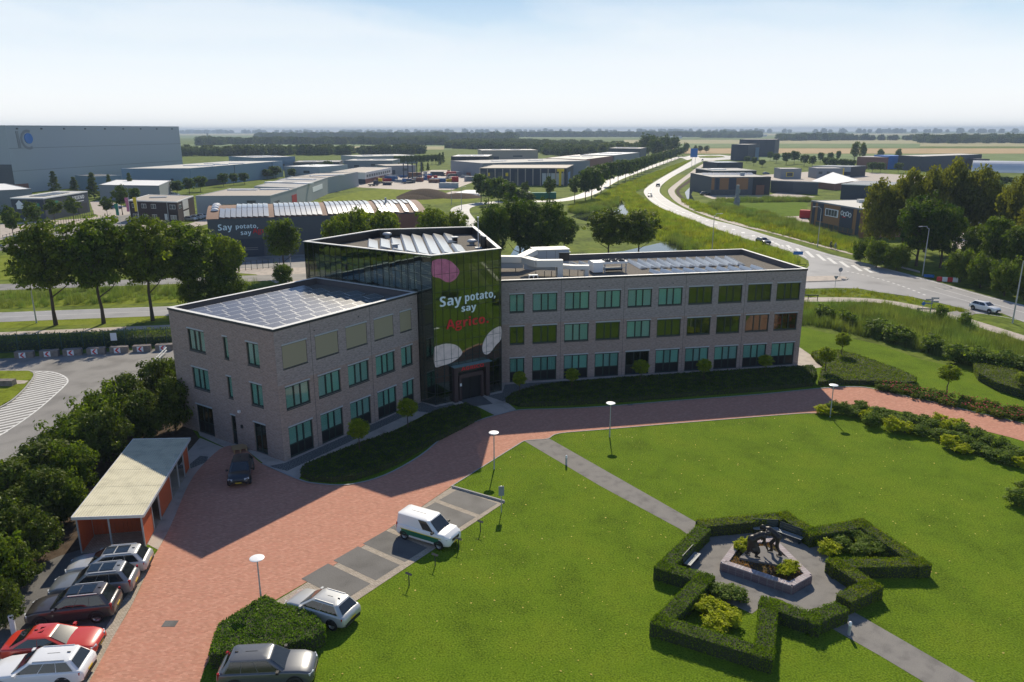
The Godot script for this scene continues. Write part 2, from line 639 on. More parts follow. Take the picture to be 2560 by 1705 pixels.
func wall_mesh(l: float, y0: float, y1: float, holes: Array, s0 := 0.0) -> ArrayMesh:
	var xs := [s0, l]
	var ys := [y0, y1]
	for h in holes:
		for k in [h[0], h[2]]:
			if k > s0 and k < l and not xs.has(k): xs.append(k)
		for k in [h[1], h[3]]:
			if k > y0 and k < y1 and not ys.has(k): ys.append(k)
	xs.sort()
	ys.sort()
	var b := MB.new()
	for i in xs.size() - 1:
		for j in ys.size() - 1:
			var cx: float = (xs[i] + xs[i + 1]) * 0.5
			var cy: float = (ys[j] + ys[j + 1]) * 0.5
			var open := false
			for h in holes:
				if cx > h[0] and cx < h[2] and cy > h[1] and cy < h[3]: open = true
			if not open:
				b.quad(Vector3(xs[i], ys[j], 0), Vector3(xs[i + 1], ys[j], 0), Vector3(xs[i + 1], ys[j + 1], 0), Vector3(xs[i], ys[j + 1], 0), Vector2(xs[i], -ys[j]), Vector2(xs[i + 1], -ys[j + 1]))
	for h in holes:                                        # reveals
		var a: float = h[0]
		var c: float = h[2]
		var d := maxf(h[1], y0)
		var e := minf(h[3], y1)
		if e <= d: continue
		var z := -0.24
		b.quad(Vector3(a, d, 0), Vector3(a, e, 0), Vector3(a, e, z), Vector3(a, d, z), Vector2(0, 0), Vector2(e - d, 0.24))
		b.quad(Vector3(c, e, 0), Vector3(c, d, 0), Vector3(c, d, z), Vector3(c, e, z), Vector2(0, 0), Vector2(e - d, 0.24))
		if h[3] <= y1: b.quad(Vector3(c, e, 0), Vector3(c, e, z), Vector3(a, e, z), Vector3(a, e, 0), Vector2(0, 0), Vector2(0.24, 1))
		if h[1] >= y0: b.quad(Vector3(a, d, 0), Vector3(a, d, z), Vector3(c, d, z), Vector3(c, d, 0), Vector2(0, 0), Vector2(0.24, 1))
	return b.mesh()

func offset_poly(poly: PackedVector2Array, d: float) -> PackedVector2Array:   # d > 0 outwards
	var s := 1.0 if Geometry2D.is_polygon_clockwise(poly) else -1.0
	var out := PackedVector2Array()
	var m := poly.size()
	for i in m:
		var p := poly[i]
		var e0 := (p - poly[(i + m - 1) % m]).normalized()
		var e1 := (poly[(i + 1) % m] - p).normalized()
		var n0 := Vector2(-e0.y, e0.x) * s
		var n1 := Vector2(-e1.y, e1.x) * s
		out.append(p + (n0 + n1) * (d / (1.0 + n0.dot(n1))))
	return out

func ring(poly: PackedVector2Array, d0: float, d1: float, y0: float, y1: float) -> ArrayMesh:   # a kerb between two offsets
	var a := offset_poly(poly, d0)
	var c := offset_poly(poly, d1)
	var b := MB.new()
	var m := poly.size()
	for i in m:
		var j := (i + 1) % m
		var q := [V3(a[i], y1), V3(a[j], y1), V3(c[j], y1), V3(c[i], y1)]
		if (q[1] - q[0]).cross(q[3] - q[0]).y < 0.0: b.quad(q[3], q[2], q[1], q[0])
		else: b.quad(q[0], q[1], q[2], q[3])
		b.quad(V3(a[i], y0), V3(a[j], y0), V3(a[j], y1), V3(a[i], y1))
		b.quad(V3(c[j], y0), V3(c[i], y0), V3(c[i], y1), V3(c[j], y1))
	return b.mesh()

var frames := {}
# one window in a facade: kind "blind", "dark", "shade", "curtain"
func window(bld: Node3D, f: Transform3D, s0: float, y0: float, s1: float, y1: float, np: int, kind: String, low := false, called := "window") -> void:
	var w := s1 - s0
	var h := y1 - y0
	var o := node(bld, called, f * at3(s0, y0, 0))
	var key := "%.2f %.2f %d" % [w, h, np]
	var cuts := []
	for i in np + 1: cuts.append(w * i / np)
	if np == 3: cuts = [0.0, w * 0.365, w * 0.635, w]
	if not frames.has(key):
		var b := MB.new()
		for i in np + 1: b.box(Vector3(clampf(cuts[i], 0.045, w - 0.045), h * 0.5, -0.13), Vector3(0.09 if i in [0, np] else 0.12, h - 0.005, 0.09))
		b.box(Vector3(w * 0.5, 0.06, -0.128), Vector3(w - 0.004, 0.12, 0.1))
		b.box(Vector3(w * 0.5, h - 0.055, -0.128), Vector3(w - 0.004, 0.11, 0.1))
		if low: b.box(Vector3(w * 0.5, 1.1, -0.127), Vector3(w - 0.004, 0.1, 0.1))
		frames[key] = b.mesh()
	part(o, "frame", frames[key], M.frame)
	var pb := 1.12 if low else 0.1
	for i in np:
		var c: float = (cuts[i] + cuts[i + 1]) * 0.5
		var pw: float = cuts[i + 1] - cuts[i] - 0.1
		part(o, "pane", box1, M.glass if kind != "dark" else M.glass_dark, sc3(pw, h - 0.1 - pb, 0.012, Vector3(c, (pb + h - 0.1) * 0.5, -0.135)))
		if low: part(o, "spandrel_panel", box1, M.spandrel, sc3(pw, 0.98, 0.02, Vector3(c, 0.57, -0.135)))
		if kind == "blind":
			part(o, "blind", box1, M["blind%d" % (rng.randi() % 3)], sc3(pw + 0.06, h - 0.12 - pb, 0.012, Vector3(c, (pb + h - 0.1) * 0.5, -0.19)))
		elif kind == "curtain":
			var b := MB.new()
			var m := 9
			for k in m:
				var x0 := c - pw * 0.5 + pw * k / m
				var x1 := c - pw * 0.5 + pw * (k + 1) / m
				var z0 := -0.2 - (0.05 if k % 2 == 0 else 0.0)
				var z1 := -0.2 - (0.0 if k % 2 == 0 else 0.05)
				b.quad(Vector3(x0, pb, z0), Vector3(x1, pb, z1), Vector3(x1, h - 0.1, z1), Vector3(x0, h - 0.1, z0))
			part(o, "curtain", b.mesh(), M.blind2)
	if kind == "shade":
		part(o, "sun_screen", box1, M.screen, sc3(w - 0.1, h - 0.1, 0.012, Vector3(w * 0.5, h * 0.5, -0.035)))
	part(o, "lintel", box1, M.lintel, sc3(w + 0.06, 0.11, 0.1, Vector3(w * 0.5, h + 0.058, 0.0)))
	if y0 > 0.5: part(o, "sill", box1, M.frame, sc3(w + 0.02, 0.06, 0.2, Vector3(w * 0.5, -0.035, -0.06)))

var font: SystemFont
func text_mesh(s: String) -> TextMesh:
	var t := TextMesh.new()
	t.text = s
	t.font = font
	t.font_size = 64
	t.pixel_size = 0.01
	t.depth = 0.02
	t.curve_step = 2.0
	return t

# lettering that fills w by h metres (h: height of the whole box of the letters), lower left corner at the origin of xf
func letters(parent: Node, called: String, s: String, m: Material, xf: Transform3D, w: float, h: float) -> void:
	var t := text_mesh(s)
	var bb := t.get_aabb()
	var k := Vector3(w / maxf(bb.size.x, 0.01), h / maxf(bb.size.y, 0.01), 1.0)
	part(parent, called, t, m, xf * Transform3D(Basis.from_scale(k), Vector3(-bb.position.x * k.x, -bb.position.y * k.y, 0.0)))

func blob(pts: Array, z: float) -> ArrayMesh:            # a rounded flat shape from an outline
	var loop := PackedVector2Array()
	for p in pts: loop.append(Vector2(p[0], p[1]))
	var fine := PackedVector2Array()
	var m := loop.size()
	for i in m:
		for k in 8: fine.append(loop[i].cubic_interpolate(loop[(i + 1) % m], loop[(i + m - 1) % m], loop[(i + 2) % m], k / 8.0))
	var b := MB.new()
	var tr := Geometry2D.triangulate_polygon(fine)
	for i in range(0, tr.size(), 3):
		var a := fine[tr[i]]
		var c := fine[tr[i + 1]]
		var d := fine[tr[i + 2]]
		if (c - a).cross(d - a) < 0.0: b.tri(Vector3(a.x, a.y, z), Vector3(d.x, d.y, z), Vector3(c.x, c.y, z))
		else: b.tri(Vector3(a.x, a.y, z), Vector3(c.x, c.y, z), Vector3(d.x, d.y, z))
	for i in b.v.size(): b.t[i] = Vector2(b.v[i].x, -b.v[i].y)
	return b.mesh()

func curtain_wall(bld: Node3D, a: Vector2, c: Vector2, cols: Array, rows: Array, from_y := 0.0) -> void:
	var f := face(a, c)
	var l := a.distance_to(c)
	for i in cols.size() - 1:
		for j in rows.size() - 1:
			if rows[j] < from_y: continue
			var w: float = cols[i + 1] - cols[i]
			var h: float = rows[j + 1] - rows[j]
			var tw := Basis(UP, rng.randf_range(-0.004, 0.004)) * Basis(Vector3.RIGHT, rng.randf_range(-0.004, 0.004))
			part(bld, "glass_pane", box1, M.mirror, f * Transform3D(tw.scaled_local(Vector3(w - 0.03, h - 0.03, 0.02)), Vector3(cols[i] + w * 0.5, rows[j] + h * 0.5, -0.03)))
	for x in cols:
		part(bld, "mullion", box1, M.mullion, f * sc3(0.04, rows[-1] - from_y, 0.05, Vector3(clampf(x, 0.03, l - 0.03), (rows[-1] + from_y) * 0.5, -0.012)))
	for y in rows:
		if y > from_y and y < rows[-1] - 0.01: part(bld, "transom", box1, M.mullion, f * sc3(l, 0.04, 0.04, Vector3(l * 0.5, y, -0.014)))

func office() -> void:
	var B := thing("office_building", "three storey brick office with dark glass entrance tower and flat panelled roofs", "building")
	var wl := PackedVector2Array([PA, PB, PC, PD])
	var wm := (PL - PK).normalized()
	var K0 := PK - wm * 0.42
	var inn := Vector2(wm.y, -wm.x)
	var PN := K0 + inn * 15.43
	var wr := PackedVector2Array([K0, PL, PM, PN])
	var tw := PackedVector2Array([PF, PG, PH, PI2, PJ])
	# --- facades with window openings
	var rows := [[7.87, 9.86], [4.33, 6.32], [0.06, 2.78]]
	var fronts := [[0.68, 3.27], [4.2, 6.8], [7.73, 10.33], [11.27, 13.86], [14.79, 16.44]]
	var holes := []
	for r in rows:
		for s in fronts: holes.append([s[0], r[0], s[1], r[1]])
	var lf := PB.distance_to(PC)
	var ff := face(PB, PC)
	for z in [[0.0, 6.6, M.brick], [6.6, ROOF - 0.14, M.brick_grey]]: part(B, "brick_wall", wall_mesh(lf, z[0], z[1], holes), z[2], ff)
	for r in 3:
		for i in 5: window(B, ff, fronts[i][0], rows[r][0], fronts[i][1], rows[r][1], 2 if i == 4 else 3, "shade" if r == 0 else "blind", r == 2)
	# end wall
	var le := PA.distance_to(PB)
	var fe := face(PA, PB)
	var ends := [[le - 11.68, le - 9.3, 3], [le - 6.7, le - 6.06, 1], [le - 3.62, le - 2.05, 2]]
	holes = []
	for r in rows:
		for s in ends: holes.append([s[0], r[0], s[1], r[1]])
	part(B, "brick_wall", wall_mesh(le, 0.0, ROOF - 0.14, holes), M.brick, fe)
	for r in 3:
		for i in 3:
			if r == 2 and i == 2:
				window(B, fe, ends[i][0], rows[r][0], ends[i][1], rows[r][1], 2, "dark", false, "side_door")
				continue
			window(B, fe, ends[i][0], rows[r][0], ends[i][1], rows[r][1], ends[i][2], "curtain" if r == 0 and i < 2 else ("dark" if r == 2 else "blind"), r == 2 and i < 2)
	part(B, "brick_wall", wall_mesh(PC.distance_to(PD), 0.0, ROOF - 0.14, []), M.brick, face(PC, PD))
	part(B, "brick_wall", wall_mesh(PD.distance_to(PA), 0.0, ROOF - 0.14, []), M.brick, face(PD, PA))
	# right wing
	var fr := face(PK, PL)
	var lr := PK.distance_to(PL)
	var cols := [[0.85, 2.48]]
	for i in 9: cols.append([3.36 + i * 3.553, 3.36 + i * 3.553 + 2.72 + i * 0.024])
	holes = []
	for r in rows:
		for s in cols: holes.append([s[0], r[0], s[1], r[1]])
	for z in [[0.0, 6.6, M.brick], [6.6, ROOF - 0.14, M.brick_grey]]: part(B, "brick_wall", wall_mesh(lr, z[0], z[1], holes, -0.42), z[2], fr)
	var looks := ["bbbbbbdddd", "ddbdbddddd", "ccbbdbbbbb"]
	for r in 3:
		for i in 10:
			var k: String = looks[r][i]
			window(B, fr, cols[i][0], rows[r][0], cols[i][1], rows[r][1], 2 if i == 0 else 3, {"b": "blind", "d": "dark", "c": "curtain"}[k], r == 2)
	part(B, "brick_wall", wall_mesh(PL.distance_to(PM), 0.0, ROOF - 0.14, []), M.brick, face(PL, PM))
	part(B, "brick_wall", wall_mesh(PM.distance_to(PN), 0.0, ROOF - 0.14, []), M.brick, face(PM, PN))
	# shallow expansion joints down the long front
	for s in [-0.1, 6.5, 13.62, 20.75, 27.9]: part(B, "joint", box1, M.joint, fr * sc3(0.035, ROOF - 0.2, 0.02, Vector3(s, ROOF * 0.5 - 0.1, -0.004)))
	for s in [10.8, 3.75]: part(B, "joint", box1, M.joint, ff * sc3(0.035, ROOF - 0.2, 0.02, Vector3(s, ROOF * 0.5 - 0.1, -0.004)))
	# floors and inner walls seen through the panes
	for p in [wl, wr]:
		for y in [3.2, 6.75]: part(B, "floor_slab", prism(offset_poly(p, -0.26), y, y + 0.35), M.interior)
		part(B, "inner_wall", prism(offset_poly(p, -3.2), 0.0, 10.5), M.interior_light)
		part(B, "roof", prism(offset_poly(p, -0.29), 10.45, 10.75), M.gravel)
		part(B, "parapet", ring(p, -0.01, -0.28, 10.5, ROOF - 0.1), M.parapet)
		part(B, "fascia", ring(p, 0.06, -0.02, ROOF - 0.2, ROOF - 0.012), M.fascia)
		part(B, "coping", ring(p, 0.045, -0.34, ROOF - 0.01, ROOF + 0.012), M.coping)
	# --- glass tower
	var gc := [0.0, 0.27]
	for i in 9: gc.append(1.1 + 0.83 * i)
	gc.append(PG.distance_to(PH))
	var gr := [0.0, 1.2, 2.9, 4.6, 6.36, 8.05, 9.8, 11.5, 13.25, TOWER - 0.1]
	curtain_wall(B, PG, PH, gc, gr)
	var lg := PF.distance_to(PG)
	var gl := [0.0]
	for i in 21: gl.append(lg - 0.83 * (21 - i) + 0.27)
	gl[-1] = lg
	curtain_wall(B, PF, PG, gl, gr)
	for e in [[PH, PI2], [PI2, PJ], [PJ, PF]]:
		var l: float = e[0].distance_to(e[1])
		var cc := []
		var m := int(l / 1.66)
		for i in m + 1: cc.append(l * i / m)
		curtain_wall(B, e[0], e[1], cc, [0.0, 2.9, 6.36, 9.8, 13.25, TOWER - 0.1])
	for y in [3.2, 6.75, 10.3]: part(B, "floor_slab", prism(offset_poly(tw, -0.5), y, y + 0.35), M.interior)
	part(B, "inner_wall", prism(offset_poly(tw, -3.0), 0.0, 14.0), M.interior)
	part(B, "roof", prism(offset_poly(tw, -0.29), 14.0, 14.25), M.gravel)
	part(B, "parapet", ring(tw, -0.06, -0.28, 14.0, TOWER - 0.1), M.spandrel)
	part(B, "coping", ring(tw, 0.06, -0.34, TOWER - 0.05, TOWER), M.coping)
	# curtains that hang behind the upper panes of the tower
	var fl := face(PF, PG)
	for e in [[1.4, 1.7, 3.9, 4.4], [8.6, 8.6, 9.5, 9.6], [11.2, 11.6, 12.1, 12.2], [13.5, 13.6, 14.1, 14.2], [14.8, 14.9, 15.5, 15.6], [2.1, 3.0, 5.4, 5.4]]:
		var b := MB.new()
		for k in 14:
			var t0 := k / 14.0
			var t1 := (k + 1) / 14.0
			var z0 := -0.12 - (0.07 if k % 2 == 0 else 0.0)
			var z1 := -0.12 - (0.0 if k % 2 == 0 else 0.07)
			b.quad(Vector3(lerpf(e[1], e[3], t0), 11.6, z0), Vector3(lerpf(e[1], e[3], t1), 11.6, z1), Vector3(lerpf(e[0], e[2], t1), 14.2, z1), Vector3(lerpf(e[0], e[2], t0), 14.2, z0))
		part(B, "curtain", b.mesh(), M.curtain, fl)
	# flat blue panels set behind the upper panes
	for s in [[4.7, 8.4], [9.8, 11.1], [12.4, 13.3]]: part(B, "blue_panel", box1, M.blue_backing, fl * sc3(s[1] - s[0], 2.6, 0.05, Vector3((s[0] + s[1]) * 0.5, 12.9, -0.3)))
	# print on the panes
	var fg := face(PG, PH)
	part(B, "potato_print", blob([[0.04, 14.45], [0.45, 14.72], [1.25, 14.72], [2.1, 14.42], [2.85, 13.7], [3.05, 13.25], [2.7, 12.7], [2.1, 12.4], [1.5, 12.45], [0.9, 12.85], [0.04, 13.25]], 0.006), M.potato, fg)
	part(B, "potato_print", blob([[0.04, 5.95], [0.6, 6.2], [1.5, 6.22], [2.5, 5.9], [3.1, 5.3], [3.15, 4.9], [2.7, 4.5], [1.8, 4.15], [0.9, 4.05], [0.04, 4.12]], 0.006), M.potato_pale, fg)
	part(B, "potato_print", blob([[7.9, 7.0], [7.9, 5.75], [7.2, 5.1], [6.6, 4.5], [6.15, 4.32], [5.75, 4.5], [5.58, 5.05], [5.75, 5.75], [6.3, 6.5], [7.1, 6.95]], 0.006), M.potato_pale, fg)
	letters(B, "lettering", "Say", M.print_white, fg * at3(0.78, 9.72, 0.02), 2.45, 1.32)
	letters(B, "lettering", "potato,", M.print_white, fg * at3(3.62, 9.98, 0.02), 3.62, 0.98)
	letters(B, "lettering", "say", M.print_white, fg * at3(3.2, 9.02, 0.02), 1.72, 0.74)
	letters(B, "lettering", "Agrico.", M.print_red, fg * at3(1.42, 7.38, 0.02), 4.95, 1.28)
	# --- entrance portico
	for s in [1.95, 5.72]: part(B, "portico_pier", box1, M.portico, fg * sc3(0.42, 3.25, 0.48, Vector3(s + 0.2, 1.62, 0.27)))
	part(B, "portico_beam", box1, M.portico, fg * sc3(4.19, 0.5, 0.5, Vector3(4.04, 3.5, 0.28)))
	part(B, "portico_cover", box1, M.glasstop, fg * sc3(4.5, 0.06, 0.75, Vector3(4.04, 3.79, 0.4)))
	for s in [2.75, 5.35]: part(B, "door_post", box1, M.portico, fg * sc3(0.26, 2.75, 0.3, Vector3(s, 1.37, 0.18)))
	part(B, "door_head", box1, M.portico, fg * sc3(2.34, 0.42, 0.3, Vector3(4.05, 2.6, 0.18)))
	part(B, "door", box1, M.spandrel, fg * sc3(1.12, 2.36, 0.06, Vector3(3.46, 1.2, 0.06)))
	part(B, "door", box1, M.spandrel, fg * sc3(1.12, 2.36, 0.06, Vector3(4.64, 1.2, 0.06)))
	letters(B, "lettering", "AGRICO", M.sign_red, fg * at3(2.75, 3.3, 0.54), 2.65, 0.36)
	part(B, "notice", box1, M.paper, fg * sc3(0.2, 0.3, 0.02, Vector3(2.76, 1.75, 0.345)))
	# wall lamp and small vents on the end wall
	part(B, "wall_lamp", box1, M.white_paint, fe * sc3(0.24, 0.2, 0.16, Vector3(le - 5.35, 3.35, 0.08)))
	part(B, "letter_box", box1, M.fascia, fe * sc3(0.2, 0.3, 0.12, Vector3(le - 5.2, 2.0, 0.06)))
	for s in [[4.2, 10.75], [9.4, 10.9], [16.5, 10.8]]: part(B, "vent", box1, M.fascia, ff * sc3(0.12, 0.08, 0.03, Vector3(s[0], s[1] - 0.35, 0.005)))
	for s in [1.6, 9.6, 19.2, 31.2]: part(B, "vent", box1, M.fascia, fr * sc3(0.12, 0.08, 0.03, Vector3(s, 10.35, 0.005)))
	# --- panels on the left roof: rows along the front
	var u := V3((PC - PB).normalized())
	var v := V3((PA - PB).normalized())
	var tilt := 0.16
	for j in 10:
		var d := 1.0 + j * 1.3
		var off := 0.0 if j % 2 == 0 else 0.62
		for i in 9:
			var s := 1.5 + off + i * 1.7
			if s > 15.6 - j * 0.12: continue
			var c := V3(PB, 10.93) + u * s + v * d
			var bs := Basis(u, (UP * cos(tilt) - v * sin(tilt)).normalized(), -(v * cos(tilt) + UP * sin(tilt)))
			var pn := node(B, "solar_panel", Transform3D(bs, c))
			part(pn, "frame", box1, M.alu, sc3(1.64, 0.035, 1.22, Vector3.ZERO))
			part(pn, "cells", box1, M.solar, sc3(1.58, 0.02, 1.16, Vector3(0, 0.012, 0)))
	# --- panels on the tower roof: ridge along the left, broad slope to the right
	for e in [[922, 597, 922, 617], [952, 596, 953, 616], [979, 594, 985, 622], [1003, 584, 1017, 626], [1030, 584, 1049, 631], [1058, 583, 1080, 633], [1083, 583, 1112, 630], [1110, 582, 1122, 600], [1130, 608, 1145, 628]]:
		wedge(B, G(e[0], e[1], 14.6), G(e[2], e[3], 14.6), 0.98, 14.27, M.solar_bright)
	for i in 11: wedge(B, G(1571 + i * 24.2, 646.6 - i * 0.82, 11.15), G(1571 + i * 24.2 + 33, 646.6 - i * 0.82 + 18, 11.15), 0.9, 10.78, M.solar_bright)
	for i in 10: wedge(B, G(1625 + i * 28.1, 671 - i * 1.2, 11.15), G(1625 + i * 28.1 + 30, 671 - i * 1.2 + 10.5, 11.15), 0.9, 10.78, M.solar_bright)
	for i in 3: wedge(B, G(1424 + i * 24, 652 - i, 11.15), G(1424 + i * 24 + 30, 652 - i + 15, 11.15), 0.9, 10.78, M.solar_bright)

func wedge(B: Node3D, a: Vector3, c: Vector3, w: float, y0: float, m: Material) -> void:
	var d := (c - a)
	d.y = 0
	var l := d.length()
	var x := d.normalized()
	var z := x.cross(UP) * -1.0
	if z.x < 0.0: z = -z
	var b := MB.new()
	var A := Vector3(a.x, 0, a.z)
	var y1 := y0 + 0.36
	var p := [A + UP * y1, A + x * l + UP * y1, A + x * l + z * w + UP * (y0 + 0.1), A + z * w + UP * (y0 + 0.1)]
	var nn := node(B, "solar_panel")
	if (p[3] - p[0]).cross(p[1] - p[0]).y > 0.0: b.quad(p[0], p[3], p[2], p[1])
	else: b.quad(p[0], p[1], p[2], p[3])
	part(nn, "cells", b.mesh(), m)
	var e := MB.new()
	var q := [A - z * 0.16 + UP * y0, A + x * l - z * 0.16 + UP * y0]
	e.quad(q[0], q[1], p[1], p[0])
	e.tri(p[0], q[0], p[3])
	e.tri(p[1], p[2], q[1])
	part(nn, "wind_plate", e.mesh(), M.alu)

func rw(s: float, d: float, y := 0.0) -> Vector3:         # place on the right wing: along the front, back from it
	var wm := (PL - PK).normalized()
	return V3(PK + wm * s + Vector2(wm.y, -wm.x) * d, y)

func roof_plant() -> void:
	var yaw := atan2(-(PL - PK).normalized().y, (PL - PK).normalized().x)
	var wb := Basis(UP, yaw)
	# air handling unit
	var t := thing("air_handling_unit", "large grey air handling unit with pale lid beside roof ducts", "air conditioner", rw(8.3, 12.6, 10.75), yaw)
	bpart(t, "casing", Vector3(0, 1.0, 0), Vector3(4.2, 1.75, 2.4), M.hvac)
	bpart(t, "lid", Vector3(0, 1.93, 0), Vector3(4.4, 0.1, 2.6), M.hvac_pale)
	bpart(t, "louvre", Vector3(1.5, 1.05, 1.25), Vector3(1.25, 1.0, 0.12), M.spandrel)
	bpart(t, "hood", Vector3(1.5, 1.65, 1.4), Vector3(1.4, 0.08, 0.5), M.hvac_pale)
	for x in [-1.9, 1.9]: bpart(t, "skid", Vector3(x, 0.06, 0), Vector3(0.2, 0.12, 2.4), M.fascia)
	for x in [-0.7, 0.4]: bpart(t, "panel_seam", Vector3(x, 1.0, 1.203), Vector3(0.03, 1.7, 0.01), M.joint)
	# ducts
	t = thing("air_duct", "wide upper air duct running from the glass tower to the handling unit", "duct")
	var b := MB.new()
	for e in [[rw(0.6, 8.6, 12.3), rw(3.6, 8.4, 12.2), 1.1, 0.7], [rw(3.6, 8.4, 12.2), rw(6.0, 11.6, 12.5), 1.1, 0.6]]: duct_box(b, e[0], e[1], e[2], e[3])
	part(t, "channel", b.mesh(), M.hvac_pale)
	b = MB.new()
	for e in [[rw(0.6, 8.7, 11.55), rw(3.9, 8.4, 11.5), 1.0, 0.6]]: duct_box(b, e[0], e[1], e[2], e[3])
	part(t, "lower_channel", b.mesh(), M.hvac)
	for s in [1.2, 3.2]: part(t, "stand", box1, M.fascia, Transform3D(wb.scaled_local(Vector3(0.07, 1.2, 0.07)), rw(s, 8.5, 11.32)))
	t = thing("air_duct", "bent air duct with an upright leg at the roof edge", "duct")
	b = MB.new()
	for e in [[rw(4.0, 6.6, 12.35), rw(4.9, 4.6, 12.3), 1.0, 0.75], [rw(4.9, 4.6, 12.3), rw(7.6, 4.2, 12.3), 0.95, 0.75]]: duct_box(b, e[0], e[1], e[2], e[3])
	b.box(rw(7.35, 4.2, 11.34), Vector3(0.62, 1.17, 0.9), wb)
	part(t, "channel", b.mesh(), M.hvac_pale)
	b = MB.new()
	duct_box(b, rw(3.8, 6.0, 11.75), rw(7.0, 4.9, 11.7), 0.8, 0.55)
	part(t, "lower_channel", b.mesh(), M.hvac)
	for s in [4.6, 5.6, 6.4]: part(t, "stand", box1, M.fascia, Transform3D(wb.scaled_local(Vector3(0.06, 0.75, 0.06)), rw(s, 4.0, 11.12)))
	t = thing("air_duct", "short flared air duct between the bent duct and white condenser", "duct")
	b = MB.new()
	duct_box(b, rw(7.75, 5.4, 11.75), rw(9.3, 4.6, 11.7), 0.9, 0.45)
	duct_box(b, rw(9.3, 4.6, 11.7), rw(10.7, 4.3, 11.7), 0.8, 0.45)
	b.box(rw(10.5, 4.3, 11.1), Vector3(0.45, 0.75, 0.6), wb)
	part(t, "channel", b.mesh(), M.hvac_pale)
	for s in [8.6, 9.6]: part(t, "stand", box1, M.fascia, Transform3D(wb.scaled_local(Vector3(0.06, 0.76, 0.06)), rw(s, 4.5, 11.12)))
	# condenser with six fans
	t = thing("condenser_unit", "white condenser with six dark roof fans on steel legs", "air conditioner", rw(13.6, 6.0, 10.75), yaw)
	bpart(t, "cabinet", Vector3(-1.4, 0.72, 0), Vector3(1.15, 1.15, 1.7), M.white_paint)
	bpart(t, "deck", Vector3(0.65, 1.2, 0), Vector3(2.9, 0.24, 1.7), M.white_paint)
	for x in [-0.6, 1.95]:
		for z in [-0.75, 0.75]: bpart(t, "leg", Vector3(x, 0.54, z), Vector3(0.1, 1.08, 0.1), M.hvac)
	bpart(t, "brace", Vector3(0.65, 0.55, 0.75), Vector3(2.5, 0.06, 0.06), M.hvac)
	bpart(t, "coil", Vector3(0.65, 0.35, 0), Vector3(2.0, 0.3, 0.8), M.fascia)
	for x in [-0.2, 0.65, 1.5]:
		for z in [-0.42, 0.42]:
			var f := MB.new()
			f.lathe(Vector3.ZERO, [Vector2(0.38, 0.0), Vector2(0.38, 0.13), Vector2(0.33, 0.13), Vector2(0.31, 0.02), Vector2(0.0, 0.02)], 18)
			part(t, "fan", f.mesh(), M.spandrel, at3(x, 1.32, z))
	for x in [-1.9, -0.9]: bpart(t, "foot", Vector3(x, 0.07, 0), Vector3(0.12, 0.15, 1.6), M.fascia)
	# small twin fan unit at the edge
	t = thing("outdoor_unit", "small white box with two round fans at the roof edge", "air conditioner", rw(3.7, 1.3, 10.75), yaw)
	bpart(t, "casing", Vector3(0, 0.62, 0), Vector3(1.0, 0.55, 0.4), M.white_paint)
	for x in [-0.24, 0.24]:
		var f := MB.new()
		f.tube(Vector3(x, 0.62, 0.19), Vector3(x, 0.62, 0.215), 0.2, 0.2, 16)
		part(t, "fan", f.mesh(), M.spandrel)
	for x in [-0.4, 0.4]: bpart(t, "leg", Vector3(x, 0.17, 0), Vector3(0.06, 0.35, 0.3), M.fascia)
	# things on the tower roof
	for e in [[968, 588, 15], [1180, 606, 10]]:
		var p := G(e[0], e[1] + 6, 14.25)
		var f := MB.new()
		f.lathe(Vector3.ZERO, [Vector2(0.3, 0), Vector2(0.3, 0.3), Vector2(0.55, 0.32), Vector2(0.55, 0.5), Vector2(0.35, 0.62), Vector2(0.0, 0.64)], 18)
		solo("roof_fan", "round grey roof fan standing on the gravel of the tower", "fan", f.mesh(), M.hvac, p, 0, "roof fans on the tower")
	for e in [[1137, 606], [988, 625]]:
		var p := G(e[0], e[1], 14.25)
		t = thing("roof_cowl", ["black square cowl among the tower roof panels", "squat grey hatch box at the tower roof edge"][0 if e[0] == 1137 else 1], "vent", p, 0.4)
		bpart(t, "shaft", Vector3(0, 0.28, 0), Vector3(0.5, 0.56, 0.5), M.spandrel if e[0] == 1137 else M.hvac)
		bpart(t, "cap", Vector3(0, 0.62, 0), Vector3(0.75, 0.08, 0.75), M.hvac)
	for i in 3:
		var p := G(1205 + i * 4, 617 + i * 2, 14.25)
		t = thing("flue_pipe", "tall black flue pipe with pale cap by the tower parapet", "pipe", p, 0, "flue pipes on the tower")
		var f := MB.new()
		f.tube(Vector3.ZERO, Vector3(0, 1.25, 0), 0.16, 0.16, 12)
		part(t, "pipe", f.mesh(), M.spandrel)
		f = MB.new()
		f.tube(Vector3(0, 1.25, 0), Vector3(0, 1.32, 0), 0.19, 0.19, 12)
		part(t, "cap", f.mesh(), M.coping)
	t = thing("roof_mast", "thin white antenna mast on the tower roof edge", "antenna", G(1196, 621, 14.25))
	var f2 := MB.new()
	f2.tube(Vector3.ZERO, Vector3(0, 3.3, 0), 0.045, 0.03, 8)
	part(t, "pole", f2.mesh(), M.white_paint)
	bpart(t, "base", Vector3(0, 0.06, 0), Vector3(0.7, 0.12, 0.7), M.hvac)
	bpart(t, "sensor", Vector3(0, 3.36, 0), Vector3(0.22, 0.16, 0.22), M.white_paint)

func duct_box(b: MB, p: Vector3, q: Vector3, w: float, h: float) -> void:
	var d := q - p
	var l := d.length()
	var x := d.normalized()
	var z := x.cross(UP).normalized()
	b.box((p + q) * 0.5, Vector3(l + w * 0.25, h, w), Basis(x, z.cross(x), z))

